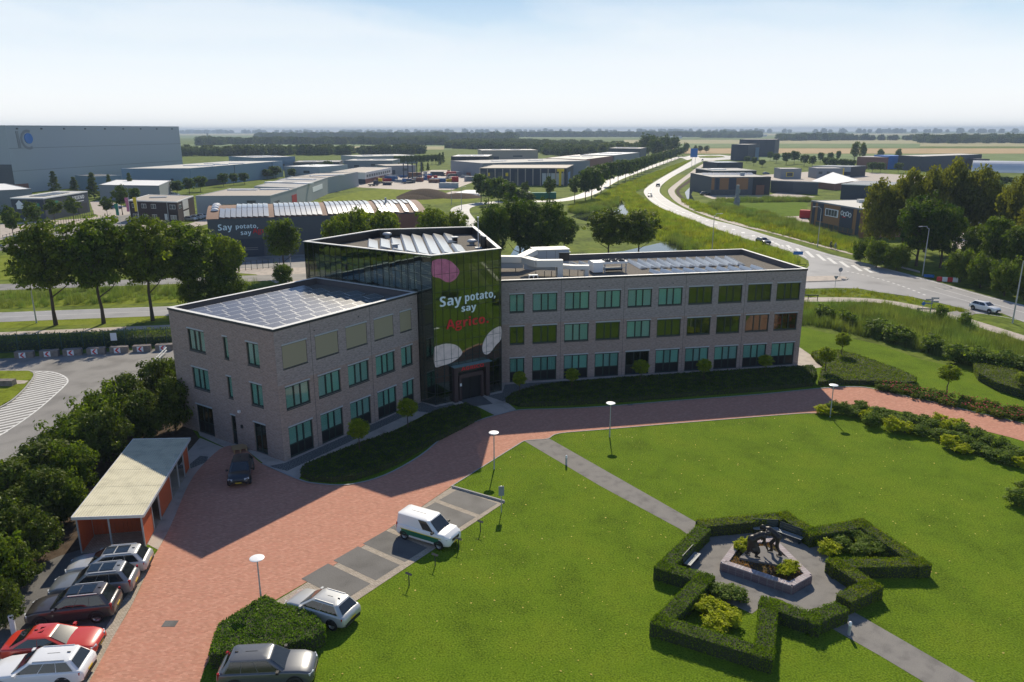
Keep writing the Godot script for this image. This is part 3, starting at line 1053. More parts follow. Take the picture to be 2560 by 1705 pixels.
# ---------------------------------------------------------------- vehicles
func grid_to(b: MB, P: Array, center: Callable) -> void:
	var ni := P.size()
	var nj: int = P[0].size()
	var N := []
	for i in ni:
		var row := []
		for j in nj:
			var di: Vector3 = P[mini(i + 1, ni - 1)][j] - P[maxi(i - 1, 0)][j]
			var dj: Vector3 = P[i][mini(j + 1, nj - 1)] - P[i][maxi(j - 1, 0)]
			var n := di.cross(dj).normalized()
			if n.dot(P[i][j] - center.call(i)) < 0.0: n = -n
			row.append(n)
		N.append(row)
	var k := b.v.size()
	for i in ni:
		for j in nj:
			b.v.append(P[i][j]); b.n.append(N[i][j]); b.t.append(Vector2.ZERO); b.c.append(b.col)
	for i in ni - 1:
		for j in nj - 1:
			var q := [k + i * nj + j, k + (i + 1) * nj + j, k + (i + 1) * nj + j + 1, k + i * nj + j + 1]
			var fn := (b.v[q[1]] - b.v[q[0]]).cross(b.v[q[2]] - b.v[q[0]])
			if fn.length_squared() < 1e-12: fn = (b.v[q[2]] - b.v[q[0]]).cross(b.v[q[3]] - b.v[q[0]])
			if fn.dot(b.n[q[0]] + b.n[q[2]]) > 0.0:
				for e in [0, 2, 1, 0, 3, 2]: b.ix.append(q[e])
			else:
				for e in [0, 1, 2, 0, 2, 3]: b.ix.append(q[e])

var wheel_tyre: ArrayMesh
var wheel_rim: ArrayMesh
var car_meshes := {}

func wheel_parts() -> void:
	var b := MB.new()
	b.lathe(Vector3.ZERO, [Vector2(0.21, -0.1), Vector2(0.3, -0.11), Vector2(0.33, -0.07), Vector2(0.335, 0.0), Vector2(0.33, 0.07), Vector2(0.3, 0.11), Vector2(0.21, 0.1)], 22)
	wheel_tyre = b.mesh()
	b = MB.new()
	b.lathe(Vector3.ZERO, [Vector2(0.0, 0.045), Vector2(0.05, 0.05), Vector2(0.06, 0.02), Vector2(0.16, 0.01), Vector2(0.185, 0.06), Vector2(0.215, 0.09), Vector2(0.22, 0.05), Vector2(0.22, -0.08)], 20)
	for i in 5:
		var a := TAU * i / 5
		b.box(Vector3(cos(a) * 0.11, 0.055, sin(a) * 0.11), Vector3(0.19, 0.04, 0.05), Basis(UP, -a))
	wheel_rim = b.mesh()

# forward is +x
func car_shapes(k: String) -> Dictionary:
	if car_meshes.has(k): return car_meshes[k]
	var S: Dictionary = {
		"estate": {"L": 4.8, "W": 1.88, "H": 1.47, "belt": 0.95, "hood": 0.92, "wb": 2.8, "wsb": 1.02, "wst": 0.22, "rgt": -1.78, "rgb": -2.22, "wr": 1.0},
		"suv": {"L": 4.7, "W": 1.9, "H": 1.66, "belt": 1.05, "hood": 1.03, "wb": 2.8, "wsb": 1.0, "wst": 0.25, "rgt": -1.75, "rgb": -2.15, "wr": 1.1},
		"sedan": {"L": 4.75, "W": 1.86, "H": 1.4, "belt": 0.92, "hood": 0.9, "wb": 2.79, "wsb": 1.0, "wst": 0.1, "rgt": -1.05, "rgb": -1.95, "wr": 1.02},
		"hatch": {"L": 4.3, "W": 1.79, "H": 1.47, "belt": 0.95, "hood": 0.94, "wb": 2.6, "wsb": 1.0, "wst": 0.22, "rgt": -1.55, "rgb": -1.98, "wr": 0.98},
		"mini": {"L": 4.0, "W": 1.72, "H": 1.5, "belt": 0.98, "hood": 0.98, "wb": 2.5, "wsb": 1.05, "wst": 0.3, "rgt": -1.45, "rgb": -1.85, "wr": 0.95},
		"van": {"L": 4.32, "W": 1.83, "H": 1.81, "belt": 1.08, "hood": 1.1, "wb": 2.7, "wsb": 1.28, "wst": 0.55, "rgt": -2.05, "rgb": -2.13, "wr": 0.98},
	}[k]
	var h: float = S.L * 0.5
	var hw: float = S.W * 0.5
	var st := [
		[-h, 0.5, S.belt - 0.3, 0.8], [-h + 0.05, 0.33, S.belt - 0.1, 0.9], [-h + 0.22, 0.25, S.belt - 0.01, 0.97], [-h + 0.7, 0.22, S.belt + 0.01, 1.0],
		[-0.8, 0.21, S.belt, 1.0], [0.5, 0.21, S.belt - 0.01, 0.995], [S.wsb, 0.21, S.belt - 0.01, 0.985], [lerpf(S.wsb, h, 0.5), 0.22, S.hood - 0.03, 0.97],
		[h - 0.35, 0.23, S.hood - 0.12, 0.93], [h - 0.12, 0.26, S.hood - 0.2, 0.86], [h - 0.03, 0.32, S.hood - 0.32, 0.77], [h, 0.42, S.hood - 0.42, 0.68]]
	var P := []
	for s in st:
		var half := []
		var y0: float = s[1]
		var yt: float = s[2]
		var w: float = hw * s[3]
		var mid := lerpf(y0, yt, 0.55)
		half = [Vector2(w * 0.82, y0), Vector2(w * 0.97, y0 + 0.08), Vector2(w * 0.985, lerpf(y0, mid, 0.5)), Vector2(w, mid), Vector2(w * 0.975, yt - 0.1), Vector2(w * 0.93, yt - 0.02), Vector2(w * 0.84, yt + 0.015), Vector2(w * 0.5, yt + 0.045), Vector2(0, yt + 0.055)]
		var r := []
		for q in half: r.append(Vector3(s[0], q.y, q.x))
		for i in range(half.size() - 2, -1, -1): r.append(Vector3(s[0], half[i].y, -half[i].x))
		P.append(r)
	var body := MB.new()
	grid_to(body, P, func(i): return Vector3(st[i][0] * 0.8, 0.6, 0))
	for e in [[0, -1.0], [st.size() - 1, 1.0]]:
		var r: Array = P[e[0]]
		var c := Vector3(st[e[0]][0], 0.55, 0)
		for j in r.size() - 1:
			if e[1] > 0: body.tri(c, r[j + 1], r[j])
			else: body.tri(c, r[j], r[j + 1])
	for x in [-1, 1]:
		pass
	# cabin
	var z0 := hw * 0.9
	var z1 := hw * 0.7 if k != "van" else hw * 0.8
	var yr: float = S.H - 0.07
	var lev := []
	for e in [[S.rgb, S.wsb, z0, S.belt - 0.02], [S.rgt, S.wst, z1, yr], [S.rgt + 0.06, S.wst - 0.09, z1 - 0.08, yr + 0.045], [S.rgt + 0.3, S.wst - 0.35, z1 - 0.4, S.H], [S.rgt + 0.7, S.wst - 0.7, 0.02, S.H + 0.005]]:
		var a: float = e[0]
		var c: float = e[1]
		var z: float = e[2]
		var ch := minf(0.14, z * 0.5)
		var o := [Vector3(c, e[3], -z + ch), Vector3(c, e[3], z - ch), Vector3(c - ch, e[3], z), Vector3(a + ch, e[3], z), Vector3(a, e[3], z - ch), Vector3(a, e[3], -z + ch), Vector3(a + ch, e[3], -z), Vector3(c - ch, e[3], -z)]
		o.append(o[0])
		lev.append(o)
	var cab := MB.new()
	var fine := []
	for o in lev:
		var ring_ := []
		for j in 8:
			var m := 1 if j % 2 == 0 or j == 1 else 3
			for q in m: ring_.append(o[j].lerp(o[j + 1], float(q) / m))
		ring_.append(o[8])
		fine.append(ring_)
	for i in fine.size() - 1:
		if i == 0:
			for j in fine[0].size() - 1: cab.quad(fine[0][j + 1], fine[0][j], fine[1][j], fine[1][j + 1])
	grid_to(cab, fine.slice(1), func(_i): return Vector3((S.rgt + S.wst) * 0.5, S.H - 1.2, 0))
	var out := {"S": S, "body": body.mesh(), "cabin": cab.mesh(), "glass": []}
	# panes: quads on the cabin planes, a little proud
	var pane := func(p: Array, off: Vector3) -> ArrayMesh:
		var b := MB.new()
		b.quad(p[0] + off, p[1] + off, p[2] + off, p[3] + off)
		return b.mesh()
	var L := func(lo: float, hi: float, t: float) -> float: return lerpf(lo, hi, t)
	var fy := func(s: float) -> float: return lerpf(S.belt - 0.02, yr, s)
	var fz := func(s: float) -> float: return lerpf(z0, z1, s)
	var fx := func(s: float) -> float: return lerpf(S.wsb, S.wst, s)
	var bx := func(s: float) -> float: return lerpf(S.rgb, S.rgt, s)
	out.windscreen = pane.call([Vector3(fx.call(0.06), fy.call(0.06), fz.call(0.06) - 0.13), Vector3(fx.call(0.06), fy.call(0.06), -fz.call(0.06) + 0.13), Vector3(fx.call(0.95), fy.call(0.95), -fz.call(0.95) + 0.13), Vector3(fx.call(0.95), fy.call(0.95), fz.call(0.95) - 0.13)], Vector3(0.012, 0.012, 0))
	out.rear = pane.call([Vector3(bx.call(0.12), fy.call(0.12), -fz.call(0.12) + 0.14), Vector3(bx.call(0.12), fy.call(0.12), fz.call(0.12) - 0.14), Vector3(bx.call(0.92), fy.call(0.92), fz.call(0.92) - 0.14), Vector3(bx.call(0.92), fy.call(0.92), -fz.call(0.92) + 0.14)], Vector3(-0.014, 0.006, 0))
	var cuts := [[0.03, 0.3], [0.315, 0.6], [0.615, 0.97]]
	if k == "van": cuts = [[0.68, 0.95]]
	if k == "sedan" or k == "hatch" or k == "mini": cuts = [[0.05, 0.51], [0.525, 0.97]]
	for side in [1.0, -1.0]:
		for c in cuts:
			var q := []
			for e in [[c[0], 0.07], [c[1], 0.07], [c[1], 0.93], [c[0], 0.93]]:
				var s: float = e[1]
				q.append(Vector3(lerpf(bx.call(s) + 0.14, fx.call(s) - 0.14, e[0]), fy.call(s), fz.call(s) * side))
			if side < 0: q = [q[1], q[0], q[3], q[2]]
			out.glass.append(pane.call(q, Vector3(0, 0.004, 0.012 * side)))
	car_meshes[k] = out
	return out

func car(k: String, called: String, label: String, p: Vector3, dir: Vector2, paint: Material, opt := {}, group := "", cat := "car") -> Node3D:
	var sh := car_shapes(k)
	var S: Dictionary = sh.S
	var t := thing(called, label, cat, p, atan2(-dir.y, dir.x), group)
	part(t, "body", sh.body, paint)
	part(t, "cabin", sh.cabin, paint)
	part(t, "windscreen", sh.windscreen, M.car_glass)
	if k != "van": part(t, "rear_window", sh.rear, M.car_glass)
	for g in sh.glass: part(t, "side_window", g, M.car_glass)
	var hw: float = S.W * 0.5
	var h: float = S.L * 0.5
	for x in [-S.wb * 0.5 - 0.03, S.wb * 0.5 + 0.05]:
		for s in [-1.0, 1.0]:
			var wn := node(t, "wheel", Transform3D(Basis(Vector3.RIGHT, PI / 2 * s).scaled_local(Vector3.ONE * S.wr), Vector3(x, 0.335 * S.wr, s * (hw - 0.085))))
			part(wn, "tyre", wheel_tyre, M.tyre)
			part(wn, "rim", wheel_rim, M.rim)
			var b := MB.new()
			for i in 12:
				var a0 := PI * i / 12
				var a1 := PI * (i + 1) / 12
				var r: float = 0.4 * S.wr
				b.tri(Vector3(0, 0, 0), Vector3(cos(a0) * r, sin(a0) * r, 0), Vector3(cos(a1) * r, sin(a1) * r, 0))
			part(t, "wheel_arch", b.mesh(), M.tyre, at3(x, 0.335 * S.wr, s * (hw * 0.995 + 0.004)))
	for s in [-1.0, 1.0]:
		part(t, "headlight", box1, M.headlight, Transform3D(Basis(UP, -s * 0.45).scaled_local(Vector3(0.1, 0.12, 0.36)), Vector3(h - 0.13, S.hood - 0.27, s * hw * 0.7)))
		var tall: bool = k in ["suv", "van"]
		part(t, "tail_light", box1, M.tail, Transform3D(Basis(UP, s * 0.35).scaled_local(Vector3(0.1, 0.4 if tall else 0.13, 0.12 if tall else 0.34)), Vector3(-h + 0.14, S.belt - 0.16, s * hw * (0.86 if tall else 0.76))))
		part(t, "mirror", box1, paint if not opt.get("dark_mirror", false) else M.tyre, sc3(0.14, 0.13, 0.2, Vector3(S.wsb - 0.32, S.belt + 0.06, s * (hw + 0.06))))
		if opt.get("rails", false): part(t, "roof_rail", box1, M.alu, sc3(S.wst - S.rgt - 0.5, 0.035, 0.035, Vector3((S.wst + S.rgt) * 0.5, S.H - 0.005, s * (hw * 0.7 - 0.07))))
	part(t, "grille", box1, M.tyre, sc3(0.06, 0.2, 0.8, Vector3(h - 0.02, S.hood - 0.42, 0)))
	part(t, "number_plate", box1, M.plate, sc3(0.02, 0.1, 0.46, Vector3(h + 0.0, 0.46, 0)))
	part(t, "number_plate", box1, M.plate, sc3(0.02, 0.1, 0.46, Vector3(-h - 0.005, 0.6, 0)))
	part(t, "bumper", box1, M.tyre, sc3(0.1, 0.16, S.W * 0.74, Vector3(-h + 0.05, 0.38, 0)))
	if opt.get("sunroof", false):
		for e in [[-0.15, 0.62], [-0.9, 0.74]]: part(t, "sunroof", box1, M.car_glass, sc3(e[1], 0.012, S.W * 0.44, Vector3(e[0], S.H + 0.012, 0)))
	if k != "van": part(t, "antenna", box1, M.tyre, sc3(0.16, 0.06, 0.04, Vector3(S.rgt + 0.28, S.H + 0.01, 0)))
	if opt.get("stripe", false):
		for s in [-1.0, 1.0]:
			part(t, "stripe", box1, M.van_green, sc3(3.0, 0.34, 0.012, Vector3(-0.1, 0.63, s * (hw + 0.002))))
			part(t, "stripe_edge", box1, M.van_yellow, sc3(3.3, 0.045, 0.014, Vector3(-0.05, 0.82, s * (hw * 0.995 + 0.001))))
	return t

# ---------------------------------------------------------------- bodies from joints: [from, to, radius, radius]
func sdf_body(bones: Array, cell: float, k := 0.06) -> ArrayMesh:
	var lo := Vector3(1e9, 1e9, 1e9)
	var hi := -lo
	for b in bones:
		var m: float = maxf(b[2], b[3]) + cell * 2.5
		lo = lo.min(b[0] - Vector3.ONE * m).min(b[1] - Vector3.ONE * m)
		hi = hi.max(b[0] + Vector3.ONE * m).max(b[1] + Vector3.ONE * m)
	var n := Vector3i(((hi - lo) / cell).ceil()) + Vector3i.ONE
	var F := PackedFloat32Array()
	F.resize(n.x * n.y * n.z)
	F.fill(1.0)
	for b in bones:
		var a: Vector3 = b[0]
		var d: Vector3 = b[1] - b[0]
		var dd := maxf(d.length_squared(), 1e-8)
		var m: float = maxf(b[2], b[3]) + k + cell * 2.0
		var l3: Vector3 = (a.min(b[1]) - Vector3.ONE * m - lo) / cell
		var h3: Vector3 = (a.max(b[1]) + Vector3.ONE * m - lo) / cell
		for z in range(maxi(0, int(l3.z)), mini(n.z, int(h3.z) + 1)):
			for y in range(maxi(0, int(l3.y)), mini(n.y, int(h3.y) + 1)):
				for x in range(maxi(0, int(l3.x)), mini(n.x, int(h3.x) + 1)):
					var p := lo + Vector3(x, y, z) * cell
					var t := clampf((p - a).dot(d) / dd, 0.0, 1.0)
					var f: float = (p - a - d * t).length() - lerpf(b[2], b[3], t)
					var i := (z * n.y + y) * n.x + x
					var g := F[i]
					var hh := clampf(0.5 + 0.5 * (g - f) / k, 0.0, 1.0)
					F[i] = lerpf(g, f, hh) - k * hh * (1.0 - hh)
	var idx := {}
	var V := PackedVector3Array()
	var NN := PackedVector3Array()
	for z in n.z - 1:
		for y in n.y - 1:
			for x in n.x - 1:
				var i := (z * n.y + y) * n.x + x
				var neg := 0
				for q in 8:
					if F[i + (q & 1) + ((q >> 1) & 1) * n.x + (q >> 2) * n.x * n.y] < 0.0: neg += 1
				if neg == 0 or neg == 8: continue
				var s := Vector3.ZERO
				var c := 0
				for e in [[0, 1], [2, 3], [4, 5], [6, 7], [0, 2], [1, 3], [4, 6], [5, 7], [0, 4], [1, 5], [2, 6], [3, 7]]:
					var f0 := F[i + (e[0] & 1) + ((e[0] >> 1) & 1) * n.x + (e[0] >> 2) * n.x * n.y]
					var f1 := F[i + (e[1] & 1) + ((e[1] >> 1) & 1) * n.x + (e[1] >> 2) * n.x * n.y]
					if (f0 < 0.0) == (f1 < 0.0): continue
					var p0 := Vector3(e[0] & 1, (e[0] >> 1) & 1, e[0] >> 2)
					var p1 := Vector3(e[1] & 1, (e[1] >> 1) & 1, e[1] >> 2)
					s += p0.lerp(p1, f0 / (f0 - f1))
					c += 1
				idx[i] = V.size()
				V.append(lo + (Vector3(x, y, z) + s / c) * cell)
				NN.append(Vector3(F[i + 1] - F[i], F[i + n.x] - F[i], F[i + n.x * n.y] - F[i]).normalized())
	var ix := PackedInt32Array()
	for i: int in idx:
		for ax in 3:
			var st: int = [1, n.x, n.x * n.y][ax]
			var s1: int = [n.x, n.x * n.y, 1][ax]
			var s2: int = [n.x * n.y, 1, n.x][ax]
			if i + st >= F.size() or (F[i] < 0.0) == (F[i + st] < 0.0): continue
			if not (idx.has(i - s1) and idx.has(i - s2) and idx.has(i - s1 - s2)): continue
			var q := [idx[i], idx[i - s1], idx[i - s1 - s2], idx[i - s2]]
			var o := [0, 1, 2, 0, 2, 3] if F[i] >= 0.0 else [0, 2, 1, 0, 3, 2]
			for e in o: ix.append(q[e])
	var ar := []
	ar.resize(Mesh.ARRAY_MAX)
	ar[Mesh.ARRAY_VERTEX] = V
	ar[Mesh.ARRAY_NORMAL] = NN
	ar[Mesh.ARRAY_INDEX] = ix
	var am := ArrayMesh.new()
	am.add_surface_from_arrays(Mesh.PRIMITIVE_TRIANGLES, ar)
	return am

# stooping figure, 1.75 m when upright; skirt: a long skirt instead of trouser legs. Looks along +x
func stooper(skirt: bool) -> Array:
	var b := []
	var hip := Vector3(-0.28, 0.95, 0)
	var chest := Vector3(0.18, 1.22, 0)
	var neck := Vector3(0.36, 1.3, 0)
	b.append([hip, Vector3(-0.05, 1.1, 0), 0.17, 0.16])
	b.append([Vector3(-0.05, 1.1, 0), chest, 0.17, 0.19])
	b.append([chest, neck, 0.17, 0.07])
	b.append([neck, Vector3(0.47, 1.33, 0), 0.065, 0.08])
	b.append([Vector3(0.47, 1.35, 0), Vector3(0.52, 1.27, 0), 0.115, 0.1])
	for s in [-1.0, 1.0]:
		var sh := Vector3(0.26, 1.22, 0.2 * s)
		var el := Vector3(0.3, 0.92, 0.25 * s)
		var ha := Vector3(0.42 if s > 0 else 0.36, 0.66, 0.17 * s)
		b.append([sh, el, 0.075, 0.055])
		b.append([el, ha, 0.055, 0.04])
		b.append([ha, ha + Vector3(0.04, -0.09, 0), 0.045, 0.03])
		for f in 3: b.append([ha + Vector3(0.02, -0.06, (f - 1) * 0.028), ha + Vector3(0.05 + 0.01 * f, -0.15, (f - 1) * 0.035), 0.018, 0.013])
		b.append([chest, sh, 0.13, 0.085])
		var kn := Vector3(-0.12 + 0.14 * s, 0.5, 0.12 * s)
		var an := Vector3(-0.26 + 0.22 * s, 0.09, 0.13 * s)
		if skirt:
			b.append([hip, kn + Vector3(-0.03, -0.12, 0), 0.2, 0.17])
			b.append([kn, an, 0.09, 0.055])
		else:
			b.append([hip + Vector3(0, 0, 0.09 * s), kn, 0.12, 0.085])
			b.append([kn, an, 0.085, 0.06])
		b.append([an, an + Vector3(0.2, -0.04, 0), 0.06, 0.045])
	if skirt: b.append([Vector3(-0.15, 0.45, -0.1), Vector3(-0.15, 0.45, 0.1), 0.19, 0.19])
	return b

func cyclist(label: String, p: Vector3, dir: Vector2, coat: Material) -> void:
	var t := thing("person", label, "person", p, atan2(-dir.y, dir.x), "cyclists on the path")
	var b := []
	b.append([Vector3(-0.3, 0.98, 0), Vector3(-0.1, 1.42, 0), 0.15, 0.17])
	b.append([Vector3(-0.1, 1.42, 0), Vector3(-0.05, 1.56, 0), 0.1, 0.06])
	for s in [-1.0, 1.0]:
		b.append([Vector3(-0.1, 1.4, 0.17 * s), Vector3(0.1, 1.15, 0.22 * s), 0.065, 0.05])
		b.append([Vector3(0.1, 1.15, 0.22 * s), Vector3(0.33, 1.06, 0.22 * s), 0.05, 0.04])
		b.append([Vector3(-0.28, 0.95, 0.09 * s), Vector3(0.08, 0.72 + 0.09 * s, 0.11 * s), 0.11, 0.075])
		b.append([Vector3(0.08, 0.72 + 0.09 * s, 0.11 * s), Vector3(-0.06 + 0.08 * s, 0.32 + 0.12 * s, 0.11 * s), 0.075, 0.05])
		b.append([Vector3(-0.06 + 0.08 * s, 0.3 + 0.12 * s, 0.11 * s), Vector3(0.12 + 0.08 * s, 0.29 + 0.12 * s, 0.11 * s), 0.05, 0.04])
	part(t, "body", sdf_body(b, 0.045), coat)
	part(t, "head", sdf_body([[Vector3(-0.03, 1.66, 0), Vector3(0.0, 1.72, 0), 0.1, 0.1]], 0.03), M.skin)
	part(t, "hair", sdf_body([[Vector3(-0.07, 1.7, 0), Vector3(-0.04, 1.77, 0), 0.09, 0.09]], 0.03), M.bark)
	var c := thing("bicycle", "dark upright bicycle ridden along the path", "bicycle", p, atan2(-dir.y, dir.x), "bicycles on the path")
	for x in [-0.52, 0.55]:
		var w := MB.new()
		for i in 20:
			var a0 := TAU * i / 20
			var a1 := TAU * (i + 1) / 20
			w.tube(Vector3(x + cos(a0) * 0.33, 0.35 + sin(a0) * 0.33, 0), Vector3(x + cos(a1) * 0.33, 0.35 + sin(a1) * 0.33, 0), 0.022, 0.022, 5, false)
		part(c, "wheel", w.mesh(), M.tyre)
	var f := MB.new()
	for e in [[Vector3(-0.52, 0.35, 0), Vector3(-0.1, 0.3, 0)], [Vector3(-0.1, 0.3, 0), Vector3(-0.26, 0.85, 0)], [Vector3(-0.1, 0.3, 0), Vector3(0.38, 0.8, 0)], [Vector3(-0.22, 0.72, 0), Vector3(0.36, 0.86, 0)], [Vector3(0.33, 1.02, 0), Vector3(0.55, 0.35, 0)], [Vector3(-0.52, 0.35, 0), Vector3(-0.22, 0.72, 0)], [Vector3(0.33, 1.03, -0.26), Vector3(0.33, 1.03, 0.26)]]: f.tube(e[0], e[1], 0.02, 0.02, 6)
	part(c, "frame", f.mesh(), M.fascia)
	part(c, "saddle", box1, M.tyre, sc3(0.26, 0.05, 0.14, Vector3(-0.28, 0.865, 0)))

# ---------------------------------------------------------------- small street things
func disc_lamp(label: String, p: Vector3, h := 3.25) -> void:
	var t := thing("garden_lamp", label, "lamp post", p, 0, "disc lamps along the drive")
	var b := MB.new()
	b.tube(Vector3.ZERO, Vector3(0, h * 0.35, 0), 0.06, 0.055, 10)
	b.tube(Vector3(0, h * 0.35, 0), Vector3(0, h - 0.1, 0), 0.045, 0.04, 10)
	part(t, "post", b.mesh(), M.galva)
	b = MB.new()
	b.lathe(Vector3(0, h - 0.12, 0), [Vector2(0.0, 0.14), Vector2(0.3, 0.125), Vector2(0.41, 0.09), Vector2(0.42, 0.07), Vector2(0.4, 0.055), Vector2(0.12, 0.02), Vector2(0.06, -0.12)], 26)
	part(t, "shade", b.mesh(), M.lamp_white)

func tall_lamp(label: String, p: Vector3, h: float, dir: Vector2, arm := 1.6) -> void:
	var t := thing("street_lamp", label, "street lamp", p, 0)
	var b := MB.new()
	b.tube(Vector3.ZERO, Vector3(0, h - 0.5, 0), 0.11, 0.06, 10)
	var q := Vector3(0, h - 0.5, 0)
	for i in 4:
		var a := (i + 1) * 0.36
		var r := V3(dir) * (0.5 * sin(a)) + Vector3(0, h - 0.5 + 0.5 * (1.0 - cos(a)), 0)
		b.tube(q, r, 0.06, 0.055, 8, false)
		q = r
	var e := q + V3(dir) * arm * 0.6
	b.tube(q, e, 0.055, 0.05, 8)
	part(t, "pole", b.mesh(), M.galva)
	b = MB.new()
	var x := V3(dir)
	b.box(e + x * 0.3 + Vector3(0, -0.01, 0), Vector3(0.7, 0.12, 0.26), Basis(x, UP, x.cross(UP)))
	part(t, "lamp_head", b.mesh(), M.galva)

func sign_post(called: String, label: String, p: Vector3, h: float, plate: Vector2, m: Material, turn := 0.0, round_ := false) -> Node3D:
	var t := thing(called, label, "sign", p, turn)
	var b := MB.new()
	b.tube(Vector3.ZERO, Vector3(0, h, 0), 0.035, 0.035, 8)
	part(t, "pole", b.mesh(), M.galva)
	b = MB.new()
	if round_:
		b.tube(Vector3(0, h - plate.y * 0.5, 0.04), Vector3(0, h - plate.y * 0.5, 0.06), plate.x * 0.5, plate.x * 0.5, 20)
		part(t, "plate", b.mesh(), m)
	else: part(t, "plate", box1, m, sc3(plate.x, plate.y, 0.025, Vector3(0, h - plate.y * 0.5, 0.05)))
	return t

func bollard(label: String, p: Vector3) -> void:
	var t := thing("bollard_light", label, "bollard", p)
	var b := MB.new()
	b.tube(Vector3.ZERO, Vector3(0, 0.62, 0), 0.085, 0.085, 14)
	part(t, "post", b.mesh(), M.galva)
	b = MB.new()
	b.lathe(Vector3(0, 0.62, 0), [Vector2(0.085, 0.0), Vector2(0.09, 0.16), Vector2(0.07, 0.22), Vector2(0.0, 0.24)], 14)
	part(t, "cap", b.mesh(), M.lamp_white)

func bench(label: String, p: Vector3, turn: float) -> void:
	var t := thing("garden_bench", label, "bench", p, turn)
	for i in 3: bpart(t, "seat_slat", Vector3(0, 0.44, 0.02 + i * 0.15), Vector3(1.7, 0.04, 0.13), M.bench_seat)
	for i in 3: part(t, "back_slat", box1, M.bench, Transform3D(Basis(Vector3.RIGHT, -0.2).scaled_local(Vector3(1.7, 0.13, 0.035)), Vector3(0, 0.58 + i * 0.155, -0.1 - i * 0.03)))
	for s in [-0.7, 0.7]:
		var b := MB.new()
		b.box(Vector3(s, 0.21, 0.12), Vector3(0.06, 0.42, 0.4))
		b.box(Vector3(s, 0.66, -0.15), Vector3(0.05, 0.55, 0.05), Basis(Vector3.RIGHT, -0.2))
		part(t, "leg", b.mesh(), M.bench)

# ---------------------------------------------------------------- light, sky, materials
func sky_image() -> Image:
	var w := 2048
	var h := 1024
	var out := PackedByteArray()
	out.resize(w * h * 3)
	var n := FastNoiseLite.new()
	n.seed = 5
	n.frequency = 0.004
	n.fractal_octaves = 5
	n.domain_warp_enabled = true
	n.domain_warp_amplitude = 60.0
	n.domain_warp_frequency = 0.006
	var big := n.get_seamless_image(1024, 1024)
	big.convert(Image.FORMAT_L8)
	var nd := big.get_data()
	var el := [0.0, 2.0, 4.5, 7.0, 9.0, 13.0, 20.0, 35.0, 60.0, 90.0]
	var cl := [Color(0.96, 0.965, 0.95), Color(0.92, 0.945, 0.955), Color(0.82, 0.89, 0.94), Color(0.6, 0.75, 0.88), Color(0.45, 0.63, 0.82), Color(0.26, 0.43, 0.68), Color(0.13, 0.26, 0.52), Color(0.07, 0.155, 0.36), Color(0.045, 0.11, 0.28), Color(0.04, 0.095, 0.25)]
	for y in h:
		var e := 90.0 - (y + 0.5) / h * 180.0
		var c: Color = cl[0]
		if e > 0.0:
			for k in el.size() - 1:
				if e >= el[k] and e <= el[k + 1]: c = cl[k].lerp(cl[k + 1], (e - el[k]) / (el[k + 1] - el[k]))
		var amt := clampf((e - 1.5) / 5.0, 0.0, 1.0) * (0.55 if e < 20.0 else 0.55 * clampf((60.0 - e) / 40.0, 0.12, 1.0))
		var white := Color(0.88, 0.91, 0.94) if e < 15.0 else Color(0.5, 0.56, 0.66)
		var rowy := int(fposmod(e * 24.0, 1024.0))
		for x in w:
			var o := (y * w + x) * 3
			var cc := c
			if e > 0.0:
				var v := nd[rowy * 1024 + int(x * 1.0 + e * 9.0) % 1024] / 255.0
				var k := clampf((v - 0.42) * 2.6, 0.0, 1.0) * amt
				cc = c.lerp(white, k)
			out[o] = int(pow(cc.r, 0.4545) * 255.0)
			out[o + 1] = int(pow(cc.g, 0.4545) * 255.0)
			out[o + 2] = int(pow(cc.b, 0.4545) * 255.0)
	return Image.create_from_data(w, h, false, Image.FORMAT_RGB8, out)

func light_and_camera() -> void:
	var c := Camera3D.new()
	c.name = "camera"
	cam_basis = Basis(Vector3.RIGHT, -deg_to_rad(PITCH)) * Basis(Vector3(0, 0, 1), deg_to_rad(ROLL))
	c.transform = Transform3D(cam_basis, Vector3(0, EYE, 0))
	c.fov = rad_to_deg(2.0 * atan(852.5 / FPX))
	c.far = 12000.0
	c.near = 0.1
	add_child(c)
	c.make_current()
	var env := Environment.new()
	env.background_mode = Environment.BG_SKY
	var sky := Sky.new()
	var pm := PanoramaSkyMaterial.new()
	pm.panorama = ImageTexture.create_from_image(sky_image())
	sky.sky_material = pm
	env.sky = sky
	env.tonemap_mode = Environment.TONE_MAPPER_LINEAR
	env.tonemap_exposure = 1.1
	env.sdfgi_enabled = true
	env.ssao_enabled = true
	env.ssil_enabled = true
	env.fog_enabled = true
	env.fog_density = 0.00017
	env.fog_light_color = Color(0.8, 0.88, 0.97)
	var we := WorldEnvironment.new()
	we.name = "environment"
	we.environment = env
	add_child(we)
	var sun := DirectionalLight3D.new()
	sun.name = "sun"
	sun.light_energy = 1.55
	sun.light_color = Color(1.0, 0.955, 0.87)
	sun.light_angular_distance = 0.55
	sun.shadow_enabled = true
	var el := deg_to_rad(37.2)
	var az := deg_to_rad(-4.2)
	sun.basis = Basis.looking_at(Vector3(sin(az) * cos(el), -sin(el), cos(az) * cos(el)))
	add_child(sun)

